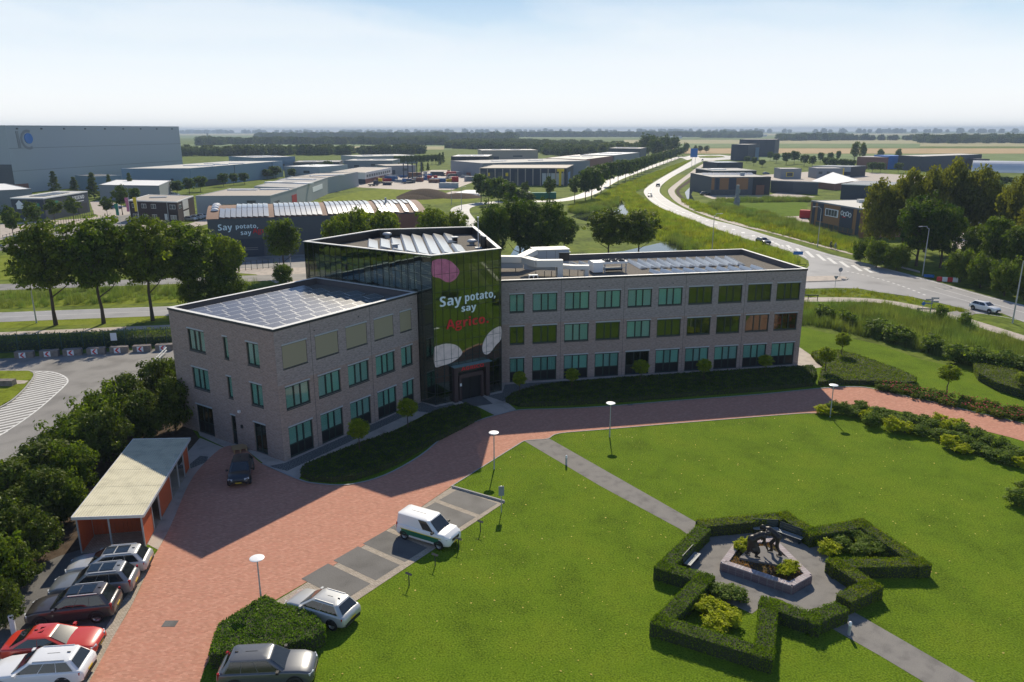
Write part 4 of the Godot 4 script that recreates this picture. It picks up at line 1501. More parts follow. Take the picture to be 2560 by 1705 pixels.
func materials() -> void:
	var C := func(r, g, b): return Color(r, g, b)
	# ground
	M.lawn = ground_mat(23.0, ground_tex(1024, 11, C.call(0.11, 0.185, 0.006), [[0.004, 3, 0.3, C.call(0.2, 0.24, 0.012)], [0.02, 3, 0.2, C.call(0.16, 0.23, 0.01)], [0.16, 2, 0.7, C.call(0.22, 0.29, 0.02)]]), 0.95, 3.0)
	M.meadow = ground_mat(31.0, ground_tex(512, 21, C.call(0.13, 0.18, 0.02), [[0.006, 3, 0.5, C.call(0.24, 0.26, 0.04)], [0.04, 4, 0.5, C.call(0.2, 0.23, 0.03)]]), 0.9, 5.0)
	M.verge = ground_mat(17.0, ground_tex(512, 23, C.call(0.19, 0.235, 0.012), [[0.008, 3, 0.4, C.call(0.26, 0.26, 0.06)], [0.06, 3, 0.4, C.call(0.2, 0.23, 0.05)]]), 0.9, 3.0)
	M.asphalt = ground_mat(13.0, ground_tex(512, 31, C.call(0.27, 0.255, 0.235), [[0.006, 3, 0.3, C.call(0.36, 0.34, 0.31)], [0.2, 2, 0.25, C.call(0.35, 0.33, 0.31)]]), 0.62, 0.4)
	M.asphalt_dark = ground_mat(11.0, ground_tex(512, 33, C.call(0.145, 0.138, 0.13), [[0.008, 3, 0.35, C.call(0.19, 0.18, 0.17)], [0.2, 2, 0.3, C.call(0.17, 0.165, 0.16)]]), 0.7, 0.4)
	M.road = ground_mat(19.0, ground_tex(512, 35, C.call(0.35, 0.34, 0.335), [[0.006, 3, 0.25, C.call(0.44, 0.42, 0.41)], [0.2, 2, 0.2, C.call(0.42, 0.41, 0.4)]]), 0.5, 0.3)
	M.path = ground_mat(9.0, ground_tex(512, 37, C.call(0.47, 0.405, 0.345), [[0.01, 3, 0.25, C.call(0.58, 0.5, 0.43)], [0.15, 2, 0.2, C.call(0.55, 0.48, 0.41)]]), 0.75, 0.3)
	M.gravelpath = ground_mat(6.0, ground_tex(512, 39, C.call(0.25, 0.235, 0.215), [[0.01, 3, 0.3, C.call(0.33, 0.31, 0.27)], [0.25, 2, 0.4, C.call(0.38, 0.35, 0.31)]]), 0.9, 0.8)
	M.soil = ground_mat(7.0, ground_tex(512, 41, C.call(0.09, 0.065, 0.045), [[0.02, 3, 0.4, C.call(0.16, 0.12, 0.08)], [0.2, 2, 0.4, C.call(0.15, 0.11, 0.08)]]), 0.95, 3.0)
	M.field_yellow = ground_mat(120.0, ground_tex(256, 43, C.call(0.42, 0.38, 0.2), [[0.01, 2, 0.25, C.call(0.5, 0.45, 0.24)], [0.1, 2, 0.2, C.call(0.45, 0.42, 0.22)]]))
	M.field_orange = ground_mat(120.0, ground_tex(256, 45, C.call(0.5, 0.36, 0.19), [[0.01, 2, 0.25, C.call(0.55, 0.42, 0.24)], [0.1, 2, 0.2, C.call(0.5, 0.38, 0.22)]]))
	M.field_green = ground_mat(120.0, ground_tex(256, 47, C.call(0.19, 0.25, 0.09), [[0.01, 2, 0.3, C.call(0.28, 0.32, 0.12)], [0.1, 2, 0.2, C.call(0.23, 0.28, 0.1)]]))
	M.gravel = ground_mat(4.0, ground_tex(512, 49, C.call(0.2, 0.18, 0.155), [[0.02, 2, 0.25, C.call(0.3, 0.27, 0.22)], [0.3, 2, 0.7, C.call(0.42, 0.38, 0.32)]]), 0.9, 2.0)
	M.cobble = ground_mat(3.0, ground_tex(512, 51, C.call(0.16, 0.16, 0.15), [[0.02, 2, 0.25, C.call(0.2, 0.2, 0.19)], [0.06, 1, 0.9, C.call(0.4, 0.4, 0.38)]]), 0.85, 6.0)
	var red := [C.call(0.5, 0.25, 0.17), C.call(0.53, 0.265, 0.185), C.call(0.47, 0.23, 0.155), C.call(0.56, 0.29, 0.205), C.call(0.51, 0.24, 0.165)]
	M.paving = ground_mat(3.36, brick_tex(1024, 1024, 16, 32, red, C.call(0.38, 0.21, 0.15), 3, 2.0), 0.8, 0.5)
	M.paving.uv1_offset = Vector3.ZERO
	var pw := ground_tex(512, 53, C.call(0.5, 0.5, 0.5), [[0.006, 4, 0.4, C.call(0.75, 0.7, 0.66)]])
	M.paving.detail_enabled = false
	M.strip = ground_mat(1.6, brick_tex(256, 256, 8, 16, [C.call(0.46, 0.4, 0.32), C.call(0.5, 0.43, 0.35), C.call(0.42, 0.36, 0.29)], C.call(0.2, 0.17, 0.13), 5, 3.0), 0.85, 0.4)
	var bk := [C.call(0.36, 0.275, 0.235), C.call(0.32, 0.25, 0.22), C.call(0.39, 0.3, 0.26), C.call(0.3, 0.225, 0.2), C.call(0.35, 0.285, 0.255)]
	M.brick = uv_mat(brick_tex(512, 512, 8, 26, bk, C.call(0.3, 0.275, 0.255), 7, 2.0), 1.72, 1.69, 0.9, 0.4)
	var bg := [C.call(0.36, 0.315, 0.295), C.call(0.32, 0.28, 0.265), C.call(0.38, 0.33, 0.31), C.call(0.29, 0.25, 0.24), C.call(0.35, 0.31, 0.3)]
	M.brick_grey = uv_mat(brick_tex(512, 512, 8, 26, bg, C.call(0.34, 0.325, 0.315), 9, 2.0), 1.72, 1.69, 0.9, 0.4)
	M.dark_brick = uv_mat(brick_tex(256, 256, 6, 18, [C.call(0.06, 0.04, 0.04), C.call(0.05, 0.035, 0.035), C.call(0.075, 0.05, 0.045)], C.call(0.04, 0.035, 0.035), 13, 2.0), 1.3, 1.2, 0.9)
	M.planter_brick = uv_mat(brick_tex(256, 256, 6, 16, [C.call(0.2, 0.13, 0.14), C.call(0.24, 0.16, 0.16), C.call(0.16, 0.1, 0.11)], C.call(0.3, 0.28, 0.27), 15, 3.0), 1.3, 1.1, 0.9)
	# office
	M.frame = mat(0.018, 0.035, 0.03, 0.45)
	M.glass = mat(0.02, 0.09, 0.065, 0.03)
	M.glass.transparency = BaseMaterial3D.TRANSPARENCY_ALPHA
	M.glass.albedo_color.a = 0.16
	M.glass.metallic_specular = 0.6
	var onepx := Image.create(2, 2, false, Image.FORMAT_RGB8)
	onepx.fill(Color.WHITE)
	var one := ImageTexture.create_from_image(onepx)
	M.glass_dark = mat(0.2, 0.24, 0.2, 0.02, 1.0)
	M.glass_dark.transparency = BaseMaterial3D.TRANSPARENCY_ALPHA
	M.glass_dark.albedo_texture = one
	M.glass_dark.albedo_color.a = 0.55
	M.mirror = mat(0.27, 0.32, 0.27, 0.015, 1.0)
	M.mirror.transparency = BaseMaterial3D.TRANSPARENCY_ALPHA
	M.mirror.albedo_texture = one
	M.mirror.albedo_color.a = 0.52
	M.mullion = mat(0.012, 0.022, 0.02, 0.4)
	M.spandrel = mat(0.008, 0.01, 0.012, 0.3)
	M.blind0 = mat(0.3, 0.72, 0.58, 0.8)
	M.blind1 = mat(0.34, 0.66, 0.58, 0.8)
	M.blind2 = mat(0.26, 0.6, 0.5, 0.8)
	M.curtain = mat(0.66, 0.82, 0.74, 0.9)
	M.blue_backing = mat(0.03, 0.26, 0.55, 0.8)
	M.screen = mat(0.32, 0.3, 0.2, 0.85)
	M.lintel = mat(0.42, 0.46, 0.48, 0.5)
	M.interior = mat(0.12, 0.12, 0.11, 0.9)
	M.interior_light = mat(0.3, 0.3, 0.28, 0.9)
	M.parapet = mat(0.11, 0.1, 0.1, 0.85)
	M.fascia = mat(0.025, 0.03, 0.032, 0.6)
	M.coping = mat(0.68, 0.67, 0.64, 0.6)
	M.joint = mat(0.1, 0.09, 0.085, 0.9)
	M.potato = ground_mat(2.6, ground_tex(256, 61, C.call(0.62, 0.2, 0.33), [[0.012, 3, 0.35, C.call(0.78, 0.4, 0.48)], [0.12, 2, 0.25, C.call(0.72, 0.36, 0.4)]]), 0.7)
	M.potato_pale = ground_mat(2.6, ground_tex(256, 63, C.call(0.8, 0.7, 0.65), [[0.012, 3, 0.3, C.call(0.85, 0.76, 0.7)], [0.12, 2, 0.2, C.call(0.74, 0.56, 0.5)]]), 0.7)
	M.print_white = mat(0.72, 0.86, 0.93, 0.7)
	M.print_red = mat(0.6, 0.02, 0.025, 0.7)
	M.sign_red = mat(0.65, 0.015, 0.02, 0.6)
	M.portico = mat(0.05, 0.03, 0.032, 0.5)
	M.glasstop = mat(0.12, 0.2, 0.22, 0.2)
	M.paper = mat(0.8, 0.82, 0.85, 0.8)
	M.alu = mat(0.72, 0.72, 0.72, 0.4, 0.4)
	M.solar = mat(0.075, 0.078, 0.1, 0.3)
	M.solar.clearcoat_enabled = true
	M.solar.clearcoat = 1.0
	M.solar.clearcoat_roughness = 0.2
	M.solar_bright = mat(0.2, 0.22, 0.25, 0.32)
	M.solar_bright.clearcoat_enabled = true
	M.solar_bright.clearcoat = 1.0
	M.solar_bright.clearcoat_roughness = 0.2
	M.hvac = mat(0.34, 0.38, 0.42, 0.5)
	M.hvac_pale = mat(0.66, 0.65, 0.6, 0.6)
	M.white_paint = mat(0.78, 0.78, 0.77, 0.5)
	# plants
	M.bark = ground_mat(0.8, ground_tex(256, 71, C.call(0.1, 0.075, 0.055), [[0.03, 3, 0.5, C.call(0.17, 0.13, 0.1)], [0.2, 2, 0.4, C.call(0.15, 0.12, 0.1)]]), 0.95)
	M.bark_pale = mat(0.3, 0.28, 0.25, 0.9)
	M.twigs = mat(0.035, 0.045, 0.015, 0.95)
	M.leaf = leafmat(Color(1.0, 1.0, 0.3))
	M.leaf_glossy = leafmat(Color(0.7, 0.8, 0.2), 0.42)
	M.leaf_hedge = leafmat(Color(0.95, 1.0, 0.25), 0.6)
	M.leaf_grass = leafmat(Color(0.9, 0.9, 0.35), 0.6)
	M.far_leaf = leafmat(Color(0.8, 0.85, 0.3), 0.8)
	M.rose = mat(0.5, 0.03, 0.04, 0.7)
	M.water = mat(0.02, 0.026, 0.022, 0.03)
	M.water.metallic_specular = 0.6
	# things
	M.galva = mat(0.42, 0.44, 0.45, 0.5, 0.3)
	M.lamp_white = mat(0.85, 0.85, 0.84, 0.4)
	M.tyre = mat(0.012, 0.012, 0.013, 0.6)
	M.rim = mat(0.4, 0.41, 0.42, 0.3, 0.8)
	M.car_glass = mat(0.012, 0.016, 0.018, 0.04)
	M.car_glass.metallic_specular = 0.7
	M.headlight = mat(0.6, 0.63, 0.66, 0.1)
	M.tail = mat(0.35, 0.01, 0.012, 0.2)
	M.plate = mat(0.7, 0.5, 0.03, 0.5)
	M.van_green = mat(0.01, 0.13, 0.07, 0.35)
	M.van_yellow = mat(0.8, 0.62, 0.03, 0.35)
	M.bench = mat(0.015, 0.035, 0.035, 0.5)
	M.bench_seat = mat(0.25, 0.27, 0.27, 0.55)
	M.bronze = mat(0.035, 0.03, 0.027, 0.42, 0.4)
	M.rim_a = mat(0.36, 0.31, 0.31, 0.9)
	M.rim_b = mat(0.46, 0.41, 0.41, 0.9)
	M.rim_c = mat(0.4, 0.33, 0.33, 0.9)
	M.stone = mat(0.17, 0.16, 0.155, 0.85)
	M.skin = mat(0.5, 0.33, 0.25, 0.6)
	M.concrete = ground_mat(3.0, ground_tex(256, 75, C.call(0.25, 0.22, 0.2), [[0.02, 3, 0.35, C.call(0.34, 0.3, 0.27)], [0.2, 2, 0.2, C.call(0.3, 0.28, 0.25)]]), 0.9)
	M.kerb = mat(0.34, 0.33, 0.31, 0.85)
	M.line = ground_mat(4.0, ground_tex(256, 77, C.call(0.74, 0.73, 0.7), [[0.05, 3, 0.25, C.call(0.8, 0.79, 0.76)], [0.25, 2, 0.3, C.call(0.8, 0.79, 0.76)]]), 0.7)
	M.line_red = mat(0.6, 0.03, 0.04, 0.6)
	M.blue_sign = mat(0.02, 0.16, 0.5, 0.45)
	M.sign_grey = mat(0.22, 0.25, 0.28, 0.5)
	M.green_steel = mat(0.03, 0.09, 0.08, 0.5)
	M.orange_board = mat(0.5, 0.1, 0.03, 0.75)
	M.corrugated = ground_mat(5.0, ground_tex(512, 81, C.call(0.62, 0.58, 0.43), [[0.008, 3, 0.3, C.call(0.74, 0.7, 0.55)], [0.12, 3, 0.3, C.call(0.58, 0.54, 0.42)]]), 0.75)
	M.timber = mat(0.42, 0.27, 0.13, 0.8)
	for e in [["grey", 0.3, 0.33, 0.352], ["grey_mid", 0.225, 0.247, 0.27], ["grey_dark", 0.078, 0.091, 0.104], ["black", 0.02, 0.024, 0.03], ["blue_grey", 0.174, 0.261, 0.348], ["hall_pale", 0.36, 0.405, 0.45], ["brown_panel", 0.28, 0.147, 0.063], ["navy", 0.036, 0.048, 0.072], ["brick_red", 0.234, 0.104, 0.078], ["roof_pale", 0.55, 0.53, 0.48], ["roof_white", 0.75, 0.75, 0.74], ["roof_tan", 0.36, 0.31, 0.26], ["roof_grey", 0.32, 0.31, 0.3], ["window_far", 0.05, 0.065, 0.075], ["yellow", 0.75, 0.55, 0.02], ["container_red", 0.45, 0.03, 0.03], ["container_green", 0.02, 0.2, 0.13], ["container_orange", 0.6, 0.17, 0.04], ["container_blue", 0.03, 0.12, 0.3], ["rust", 0.2, 0.1, 0.06], ["sand", 0.3, 0.25, 0.19]]:
		M[e[0]] = mat(e[1], e[2], e[3], 0.3 if e[0] == "window_far" else 0.75)
	for e in [["p_white", 0.8, 0.8, 0.8], ["p_silver", 0.5, 0.5, 0.49], ["p_grey", 0.2, 0.21, 0.22], ["p_black", 0.012, 0.013, 0.018], ["p_brown", 0.06, 0.05, 0.05], ["p_red", 0.55, 0.035, 0.015], ["p_gun", 0.1, 0.105, 0.115], ["p_blue", 0.05, 0.1, 0.2]]:
		var m := mat(e[1], e[2], e[3], 0.35, 0.25 if e[0] not in ["p_white", "p_red"] else 0.0)
		m.clearcoat_enabled = true
		m.clearcoat = 1.0
		m.clearcoat_roughness = 0.05
		M[e[0]] = m
	font = SystemFont.new()
	font.font_names = PackedStringArray(["Droid Sans"])
	font.font_weight = 700

# ---------------------------------------------------------------- ground, roads, water
var MAIN_L := [[1744.4, 394.4], [1729, 402], [1702, 417.4], [1668, 436], [1634, 456.4], [1613.6, 471.7], [1610, 482], [1620.4, 497.2], [1642.5, 514.2], [1676.4, 529.5], [1719, 546.5], [1769.8, 565], [1854.8, 594], [1922.7, 612.7], [1985.6, 633], [2019, 650]]
var MAIN_R := [[1772, 395], [1749.5, 405.5], [1719, 420.8], [1685, 439.4], [1659.4, 458], [1651, 468.3], [1649, 478.5], [1656, 488.7], [1681.5, 506.5], [1719, 526], [1769.8, 546.5], [1837.8, 563.4], [1922.7, 589.8], [2000, 612.7], [2072, 635], [2191.7, 665], [2327.6, 700.5], [2463, 738.6], [2560, 763], [2760, 820]]
var CYC_U := [[1803.8, 397], [1786.8, 402], [1761, 414], [1735.9, 434.4], [1708.7, 454.7], [1690, 471.7], [1686.6, 480], [1695, 492], [1719, 509], [1752.9, 526], [1820.8, 549.9], [1922.7, 578], [2000, 599], [2042, 610], [2164.6, 642], [2300, 678]]
var CYC_L := [[1778, 398.7], [1749.5, 414], [1722, 434], [1691.7, 456.4], [1673, 471.7], [1670.5, 480], [1679.8, 495.5], [1702, 512.5], [1735.9, 527.8], [1786.8, 546.5], [1854.8, 566], [1922.7, 581.5], [2000, 602.2], [2042, 613.5], [2164.6, 646], [2300, 683]]
var DRIVE_TOP := [[40, 2050], [225, 1703], [285, 1591], [331.5, 1510], [378, 1409], [391, 1382], [415, 1340], [440, 1285], [470, 1215], [505, 1165], [560, 1118], [610, 1122], [655, 1160], [745, 1199], [790, 1210], [870, 1213], [960, 1190], [1050, 1141], [1120, 1086], [1204, 1050], [1250, 1037], [1300, 1026], [1400, 1023], [1530, 1016], [1700, 1002], [1900, 987], [2060, 971], [2140, 968], [2190, 974], [2280, 995], [2352, 1010], [2430, 1030], [2560, 1060], [2720, 1100]]
var DRIVE_LOW := [[2720, 1160], [2560, 1104], [2490, 1085], [2430, 1071], [2330, 1050], [2240, 1027], [2160, 1016], [2060, 1018], [2050, 1033], [1990, 1035], [1800, 1050], [1640, 1063], [1500, 1075], [1398, 1084], [1370, 1097], [1338, 1100], [1311, 1103], [1290, 1115], [1240, 1146], [1180, 1184], [1127, 1217]]
var PARK_IN := [[1115, 1226], [1050, 1270], [990, 1310], [900, 1371], [800, 1437], [690, 1500]]
var ISLE := [[660, 1500], [610, 1550], [555, 1600], [525, 1650], [500, 1705], [400, 2050]]

func two_edges(a: Array, c: Array) -> PackedVector2Array:
	var p := smooth_line(px(a), 4)
	var q := smooth_line(px(c), 4)
	q.reverse()
	p.append_array(q)
	return p

func marks(parent: Node3D, called: String, pts: Array, w: float, y: float, m: Material) -> void:
	part(parent, called, ribbon(smooth_line(px(pts), 5), w, y), m)

func ground() -> void:
	var big := PackedVector2Array([Vector2(-9000, 200), Vector2(9000, 200), Vector2(9000, -10500), Vector2(-9000, -10500)])
	struct("ground", sheet(big, 0.0), M.meadow)
	# fields in bands towards the horizon
	var F := func(y0: float, y1: float, x0: float, x1: float, m: Material, h: float):
		struct("field", sheet(px([[x0, y1], [x1, y1], [x1, y0], [x0, y0]]), h), m)
	F.call(349.5, 366, 1560, 2760, M.field_yellow, 0.05)
	F.call(359, 369.5, 1560, 2300, M.field_green, 0.09)
	F.call(371, 384, 1640, 2760, M.field_orange, 0.06)
	F.call(385, 403, 1900, 2760, M.field_green, 0.07)
	F.call(360, 374, 440, 1130, M.field_green, 0.05)
	F.call(366, 374, 820, 1110, M.field_yellow, 0.09)
	F.call(339, 346, -200, 2760, M.field_green, 0.1)
	F.call(334, 338.5, -200, 2760, M.field_yellow, 0.12)
	# mown ground round the office
	struct("lawn", sheet(px([[-900, 2300], [-300, 1250], [100, 1120], [430, 960], [440, 905], [500, 830], [900, 800], [1500, 800], [2000, 815], [2040, 826], [2200, 862], [2300, 898], [2440, 930], [2560, 968], [2900, 1060], [3600, 2300]]), 0.012), M.lawn)
	var drive := smooth_line(px(DRIVE_TOP), 4)
	drive.append_array(smooth_line(px(DRIVE_LOW), 4))
	drive.append_array(px(PARK_IN))
	drive.append_array(smooth_line(px(ISLE), 3))
	struct("driveway", sheet(drive, 0.03), M.paving)
	# kerb along the beds and the lawn
	var kb := struct("kerb", ribbon(smooth_line(px(DRIVE_TOP.slice(12, 33)), 4), 0.16, 0.075), M.kerb)
	part(kb, "kerb_edge", ribbon(smooth_line(px(DRIVE_LOW.slice(8, 21)), 4), 0.1, 0.045), M.kerb)
	part(kb, "drain", box1, M.asphalt_dark, sc3(0.75, 0.01, 0.55, G(425, 1559, 0.036)))
	part(kb, "drain", box1, M.asphalt_dark, sc3(0.5, 0.01, 0.3, G(1575, 1012, 0.08)))
	# parking on the right: bays between pale strips
	var pk := struct("parking_strip", sheet(px([[1130, 1218], [1263, 1256], [1040, 1404], [880, 1510], [800, 1560], [690, 1504], [800, 1438], [900, 1372], [990, 1311], [1050, 1271], [1115, 1227]]), 0.034), M.strip)
	var o := G(1262, 1257)
	var e := G(875, 1505)
	var ax := (e - o)
	ax.y = 0
	var per := ax.length()
	ax = ax.normalized()
	var ac := Vector3(ax.z, 0, -ax.x)
	if ac.x > 0.0: ac = -ac
	for i in 6:
		var s0 := 0.45 + i * 2.56
		var a := o + ax * s0 + ac * 0.35
		var c := o + ax * (s0 + 2.12) + ac * 0.35
		part(pk, "bay", sheet(PackedVector2Array([V2(a), V2(c), V2(c + ac * 3.85), V2(a + ac * 3.85)]), 0.039), M.asphalt_dark)
	part(pk, "kerb", box1, M.kerb, Transform3D(Basis(G(1262, 1257).direction_to(G(1130, 1219)), UP, G(1262, 1257).direction_to(G(1130, 1219)).cross(UP)).scaled_local(Vector3(4.75, 0.22, 0.12)), (G(1262, 1257) + G(1130, 1219)) * 0.5 + Vector3(0, 0.06, -0.02)))
	# parking on the left
	var pl := struct("parking_strip", sheet(px([[10, 2050], [200, 1703], [255, 1586], [296, 1518], [343, 1453], [370, 1405], [391, 1382], [378, 1409], [331.5, 1510], [285, 1591], [225, 1703], [40, 2050]]), 0.034), M.strip)
	part(pl, "bay", sheet(px([[-500, 2050], [5, 2050], [200, 1703], [255, 1586], [296, 1518], [343, 1453], [372, 1400], [300, 1345], [150, 1390], [-100, 1500]]), 0.022), M.asphalt_dark)
	# path across the lawn and the square inside the clipped hedges
	struct("garden_path", sheet(px([[1311, 1103], [1338, 1100], [1372, 1096], [1760, 1317], [2010, 1460], [2160, 1545], [2480, 1730], [2900, 1980], [2800, 2020], [2400, 1760], [2200, 1640], [1900, 1470], [1702, 1324], [1500, 1215]]), 0.022), M.gravelpath)
	struct("garden_square", sheet(px([[1768, 1328], [1890, 1312], [2005, 1332], [2065, 1380], [2090, 1428], [2116, 1470], [2104, 1510], [2030, 1525], [1935, 1495], [1880, 1535], [1780, 1490], [1720, 1430], [1706, 1415], [1770, 1355]]), 0.026), M.gravelpath)
	# path and pebble strip in front of the office, paved apron at the entrance
	struct("footpath", sheet(px([[500, 1090], [560, 1118], [612, 1122], [660, 1160], [745, 1199], [760, 1183], [960, 1090], [1080, 1028], [1180, 1010], [1240, 1040], [1290, 1024], [1265, 1004], [1330, 976], [1560, 946], [2000, 925], [2060, 918], [2050, 905], [2035, 893], [1998, 868], [1990, 900], [1260, 955], [1050, 1000], [712, 1150], [640, 1110], [560, 1040], [470, 1020]]), 0.021), M.path)
	struct("pebble_strip", sheet(px([[712, 1158], [1054, 1006], [1089, 1018], [1132, 1009], [1145, 1020], [1090, 1035], [1040, 1028], [718, 1178], [670, 1166]]), 0.026), M.cobble)
	struct("pebble_strip", sheet(px([[1216, 990], [1256, 982], [1262, 962], [1995, 915], [1998, 924], [1340, 972], [1290, 992], [1258, 1004]]), 0.026), M.cobble)
	struct("pebble_strip", sheet(px([[356, 1350], [385, 1320], [400, 1290], [420, 1225], [440, 1195], [468, 1160], [440, 1165], [410, 1230], [385, 1280], [366, 1330]]), 0.026), M.cobble)
	struct("pebble_strip", sheet(px([[470, 1165], [500, 1140], [520, 1142], [518, 1155], [478, 1172]]), 0.029), M.cobble)
	struct("bed", sheet(px([[470, 880], [480, 1010], [470, 1060], [500, 1100], [470, 1165], [440, 1195], [405, 1290], [356, 1352], [290, 1400], [120, 1560], [-60, 1640], [-200, 1640], [-200, 1380], [60, 1270], [190, 1170], [310, 1060], [400, 980]]), 0.0195), M.soil)
	struct("apron", sheet(px([[356, 1354], [395, 1375], [420, 1330], [446, 1275], [475, 1210], [510, 1160], [560, 1120], [500, 1095], [470, 1130], [430, 1195], [400, 1270], [360, 1340]]), 0.0245), M.path)
	struct("door_mat", sheet(px([[1145, 998], [1205, 990], [1232, 1010], [1180, 1018], [1165, 1012]]), 0.031), M.asphalt_dark)
	# yard at the left with the hatched corner
	struct("yard", sheet(px([[-900, 925], [-400, 908], [0, 897], [425, 870], [470, 880], [520, 1010], [300, 1160], [180, 1220], [0, 1290], [-400, 1500], [-1500, 1500]]), 0.018), M.asphalt)
	var isl := struct("grass_island", prism(px([[-200, 930], [40, 929], [72, 929], [84, 936], [80, 948], [72, 954], [60, 972], [30, 1000], [-10, 1022], [-250, 1100]]), 0.0, 0.11), M.verge)
	part(isl, "path", sheet(px([[-200, 955], [30, 952], [72, 954], [62, 961], [10, 964], [-200, 972]]), 0.114), M.path)
	part(isl, "kerb", ribbon(smooth_line(px([[40, 928], [74, 928], [87, 937], [80, 952], [62, 974], [30, 1003], [-10, 1026]]), 4), 0.22, 0.118), M.kerb)
	part(isl, "block", box1, M.concrete, sc3(2.4, 0.7, 0.8, G(8, 957, 0.36)))
	var hat := struct("hatch_marking", ribbon(smooth_line(px([[20, 1078], [-30, 1105]]), 3), 0.14, 0.023), M.line)
	marks(hat, "edge_line", [[75, 928.5], [120, 929], [145, 934], [162, 942], [169, 950], [166, 960], [140, 985], [100, 1020], [60, 1050], [25, 1073], [-60, 1125]], 0.16, 0.024, M.line)
	var zone := smooth_line(px([[80, 928.5], [86, 934], [84, 945], [70, 963], [45, 985], [20, 1003], [-20, 1028], [-60, 1050], [-160, 1120]]), 5)
	var far := smooth_line(px([[92, 928.3], [120, 929], [145, 934], [162, 942], [169, 950], [166, 960], [140, 985], [100, 1020], [60, 1050], [25, 1073], [-60, 1125], [-140, 1170]]), 5)
	far.reverse()
	zone.append_array(far)
	var d0 := (V2(G(164, 944)) - V2(G(62, 964))).normalized()
	var n0 := d0.orthogonal()
	if n0.y < 0.0: n0 = -n0
	var o0 := V2(G(90, 928))
	for k in 34:
		var c0 := o0 + n0 * (k * 0.78 - 1.0)
		for sg in Geometry2D.intersect_polyline_with_polygon(PackedVector2Array([c0 - d0 * 60.0, c0 + d0 * 60.0]), zone):
			if sg[0].distance_to(sg[1]) > 0.6: part(hat, "stripe", ribbon(PackedVector2Array([sg[0].lerp(sg[1], 0.02), sg[1]]), 0.3, 0.0235), M.line)
	# streets behind the office
	var ns := PackedVector2Array([Vector2(-200, -88.5), Vector2(-76, -110), Vector2(-52.5, -114), Vector2(0, -123.2), Vector2(40, -131), Vector2(60, -138), Vector2(75, -140)])
	var st := struct("street", ribbon(smooth_line(ns, 6), 6.6, 0.03), M.road)
	part(st, "centre_line", ribbon(PackedVector2Array([Vector2(-200, -88.5), Vector2(-76, -110), Vector2(-52.5, -114), Vector2(0, -123.2)]), 0.13, 0.035), M.line)
	var d := (ns[2] - ns[1]).normalized()
	for k in 14: part(st, "edge_dash", ribbon(PackedVector2Array([ns[1] + d * (k * 4.2 - 16.0) - d.orthogonal() * -2.95, ns[1] + d * (k * 4.2 - 13.6) - d.orthogonal() * -2.95]), 0.13, 0.035), M.line)
	struct("verge", ribbon(PackedVector2Array([Vector2(-200, -84), Vector2(-74, -105.4), Vector2(-50.5, -109.4), Vector2(45, -126)]), 4.6, 0.014), M.verge)
	struct("cycle_path", ribbon(PackedVector2Array([Vector2(-200, -79.2), Vector2(-69.6, -100.3), Vector2(-48.4, -104.3), Vector2(40, -119.5)]), 2.0, 0.026), M.path)
	struct("street", ribbon(smooth_line(PackedVector2Array([Vector2(-260, -98), Vector2(-90.5, -132.5), Vector2(-47.9, -140.6), Vector2(-20, -146), Vector2(5, -150)]), 5), 6.2, 0.03), M.asphalt)
	struct("verge", ribbon(PackedVector2Array([Vector2(-200, -97), Vector2(-78, -118.5), Vector2(-40, -125), Vector2(0, -132)]), 5.0, 0.013), M.verge)
	struct("yard", sheet(px([[560, 660], [1000, 640], [1040, 660], [760, 705], [690, 708], [640, 686], [560, 680]]), 0.02), M.path)
	struct("yard", sheet(px([[560, 640], [1060, 615], [1100, 640], [800, 668], [560, 672]]), 0.024), M.asphalt)
	# the main road
	var mr := struct("main_road", sheet(two_edges(MAIN_L, MAIN_R.slice(0, 14)), 0.03), M.road)
	part(mr, "junction", sheet(px([[1985.6, 633], [2010, 645], [2021, 652], [2023, 664], [2014, 676], [1960, 700], [1960, 730], [2014, 722], [2097, 720], [2151, 722], [2192, 730], [2273, 741], [2355, 759], [2428, 777], [2436, 785], [2504, 783], [2560, 806], [2760, 870], [2760, 820], [2560, 763], [2463, 738.6], [2327.6, 700.5], [2191.7, 665], [2072, 635], [2000, 612.7]]), 0.032), M.road)
	marks(mr, "edge_line", [[1735, 403], [1708, 418.5], [1673, 437], [1640, 456.4], [1618, 471.7], [1615, 482], [1625, 496], [1647, 512.2], [1681, 527.5], [1724, 544], [1775, 562.6], [1858, 591], [1925, 609.5], [1988, 629], [2016, 645]], 0.2, 0.037, M.line)
	marks(mr, "edge_line", [[1760, 402], [1718, 422], [1684, 440], [1657.5, 458.6], [1649, 468.5], [1647, 478.5], [1654, 489.5], [1679, 508], [1717, 527.5], [1768, 548], [1836, 565], [1921, 591.5], [1998, 614.5], [2070, 637], [2190, 667], [2325, 702.5], [2460, 740.6], [2560, 765.5], [2700, 804]], 0.2, 0.037, M.line)
	marks(mr, "lane_line", [[1748, 404], [1708, 421], [1676, 438], [1648, 457], [1632, 470], [1629, 481], [1637, 493], [1658, 510], [1690, 524], [1735, 541]], 0.16, 0.037, M.line)
	# hatched middle: slanted blocks
	var ds := [[1693, 526], [1709, 531.5], [1727, 537.5], [1747, 544], [1768, 551], [1790, 558.5], [1811, 566], [1834, 574], [1858, 582], [1884, 590], [1930, 605], [1955, 615], [1977, 624]]
	for i in ds.size():
		var c := G(ds[i][0], ds[i][1])
		part(mr, "hatch_block", sheet(PackedVector2Array([V2(c + Vector3(-0.75, 0, 1.2)), V2(c + Vector3(0.15, 0, 1.2)), V2(c + Vector3(0.75, 0, -1.4)), V2(c + Vector3(-0.15, 0, -1.4))]), 0.038), M.line)
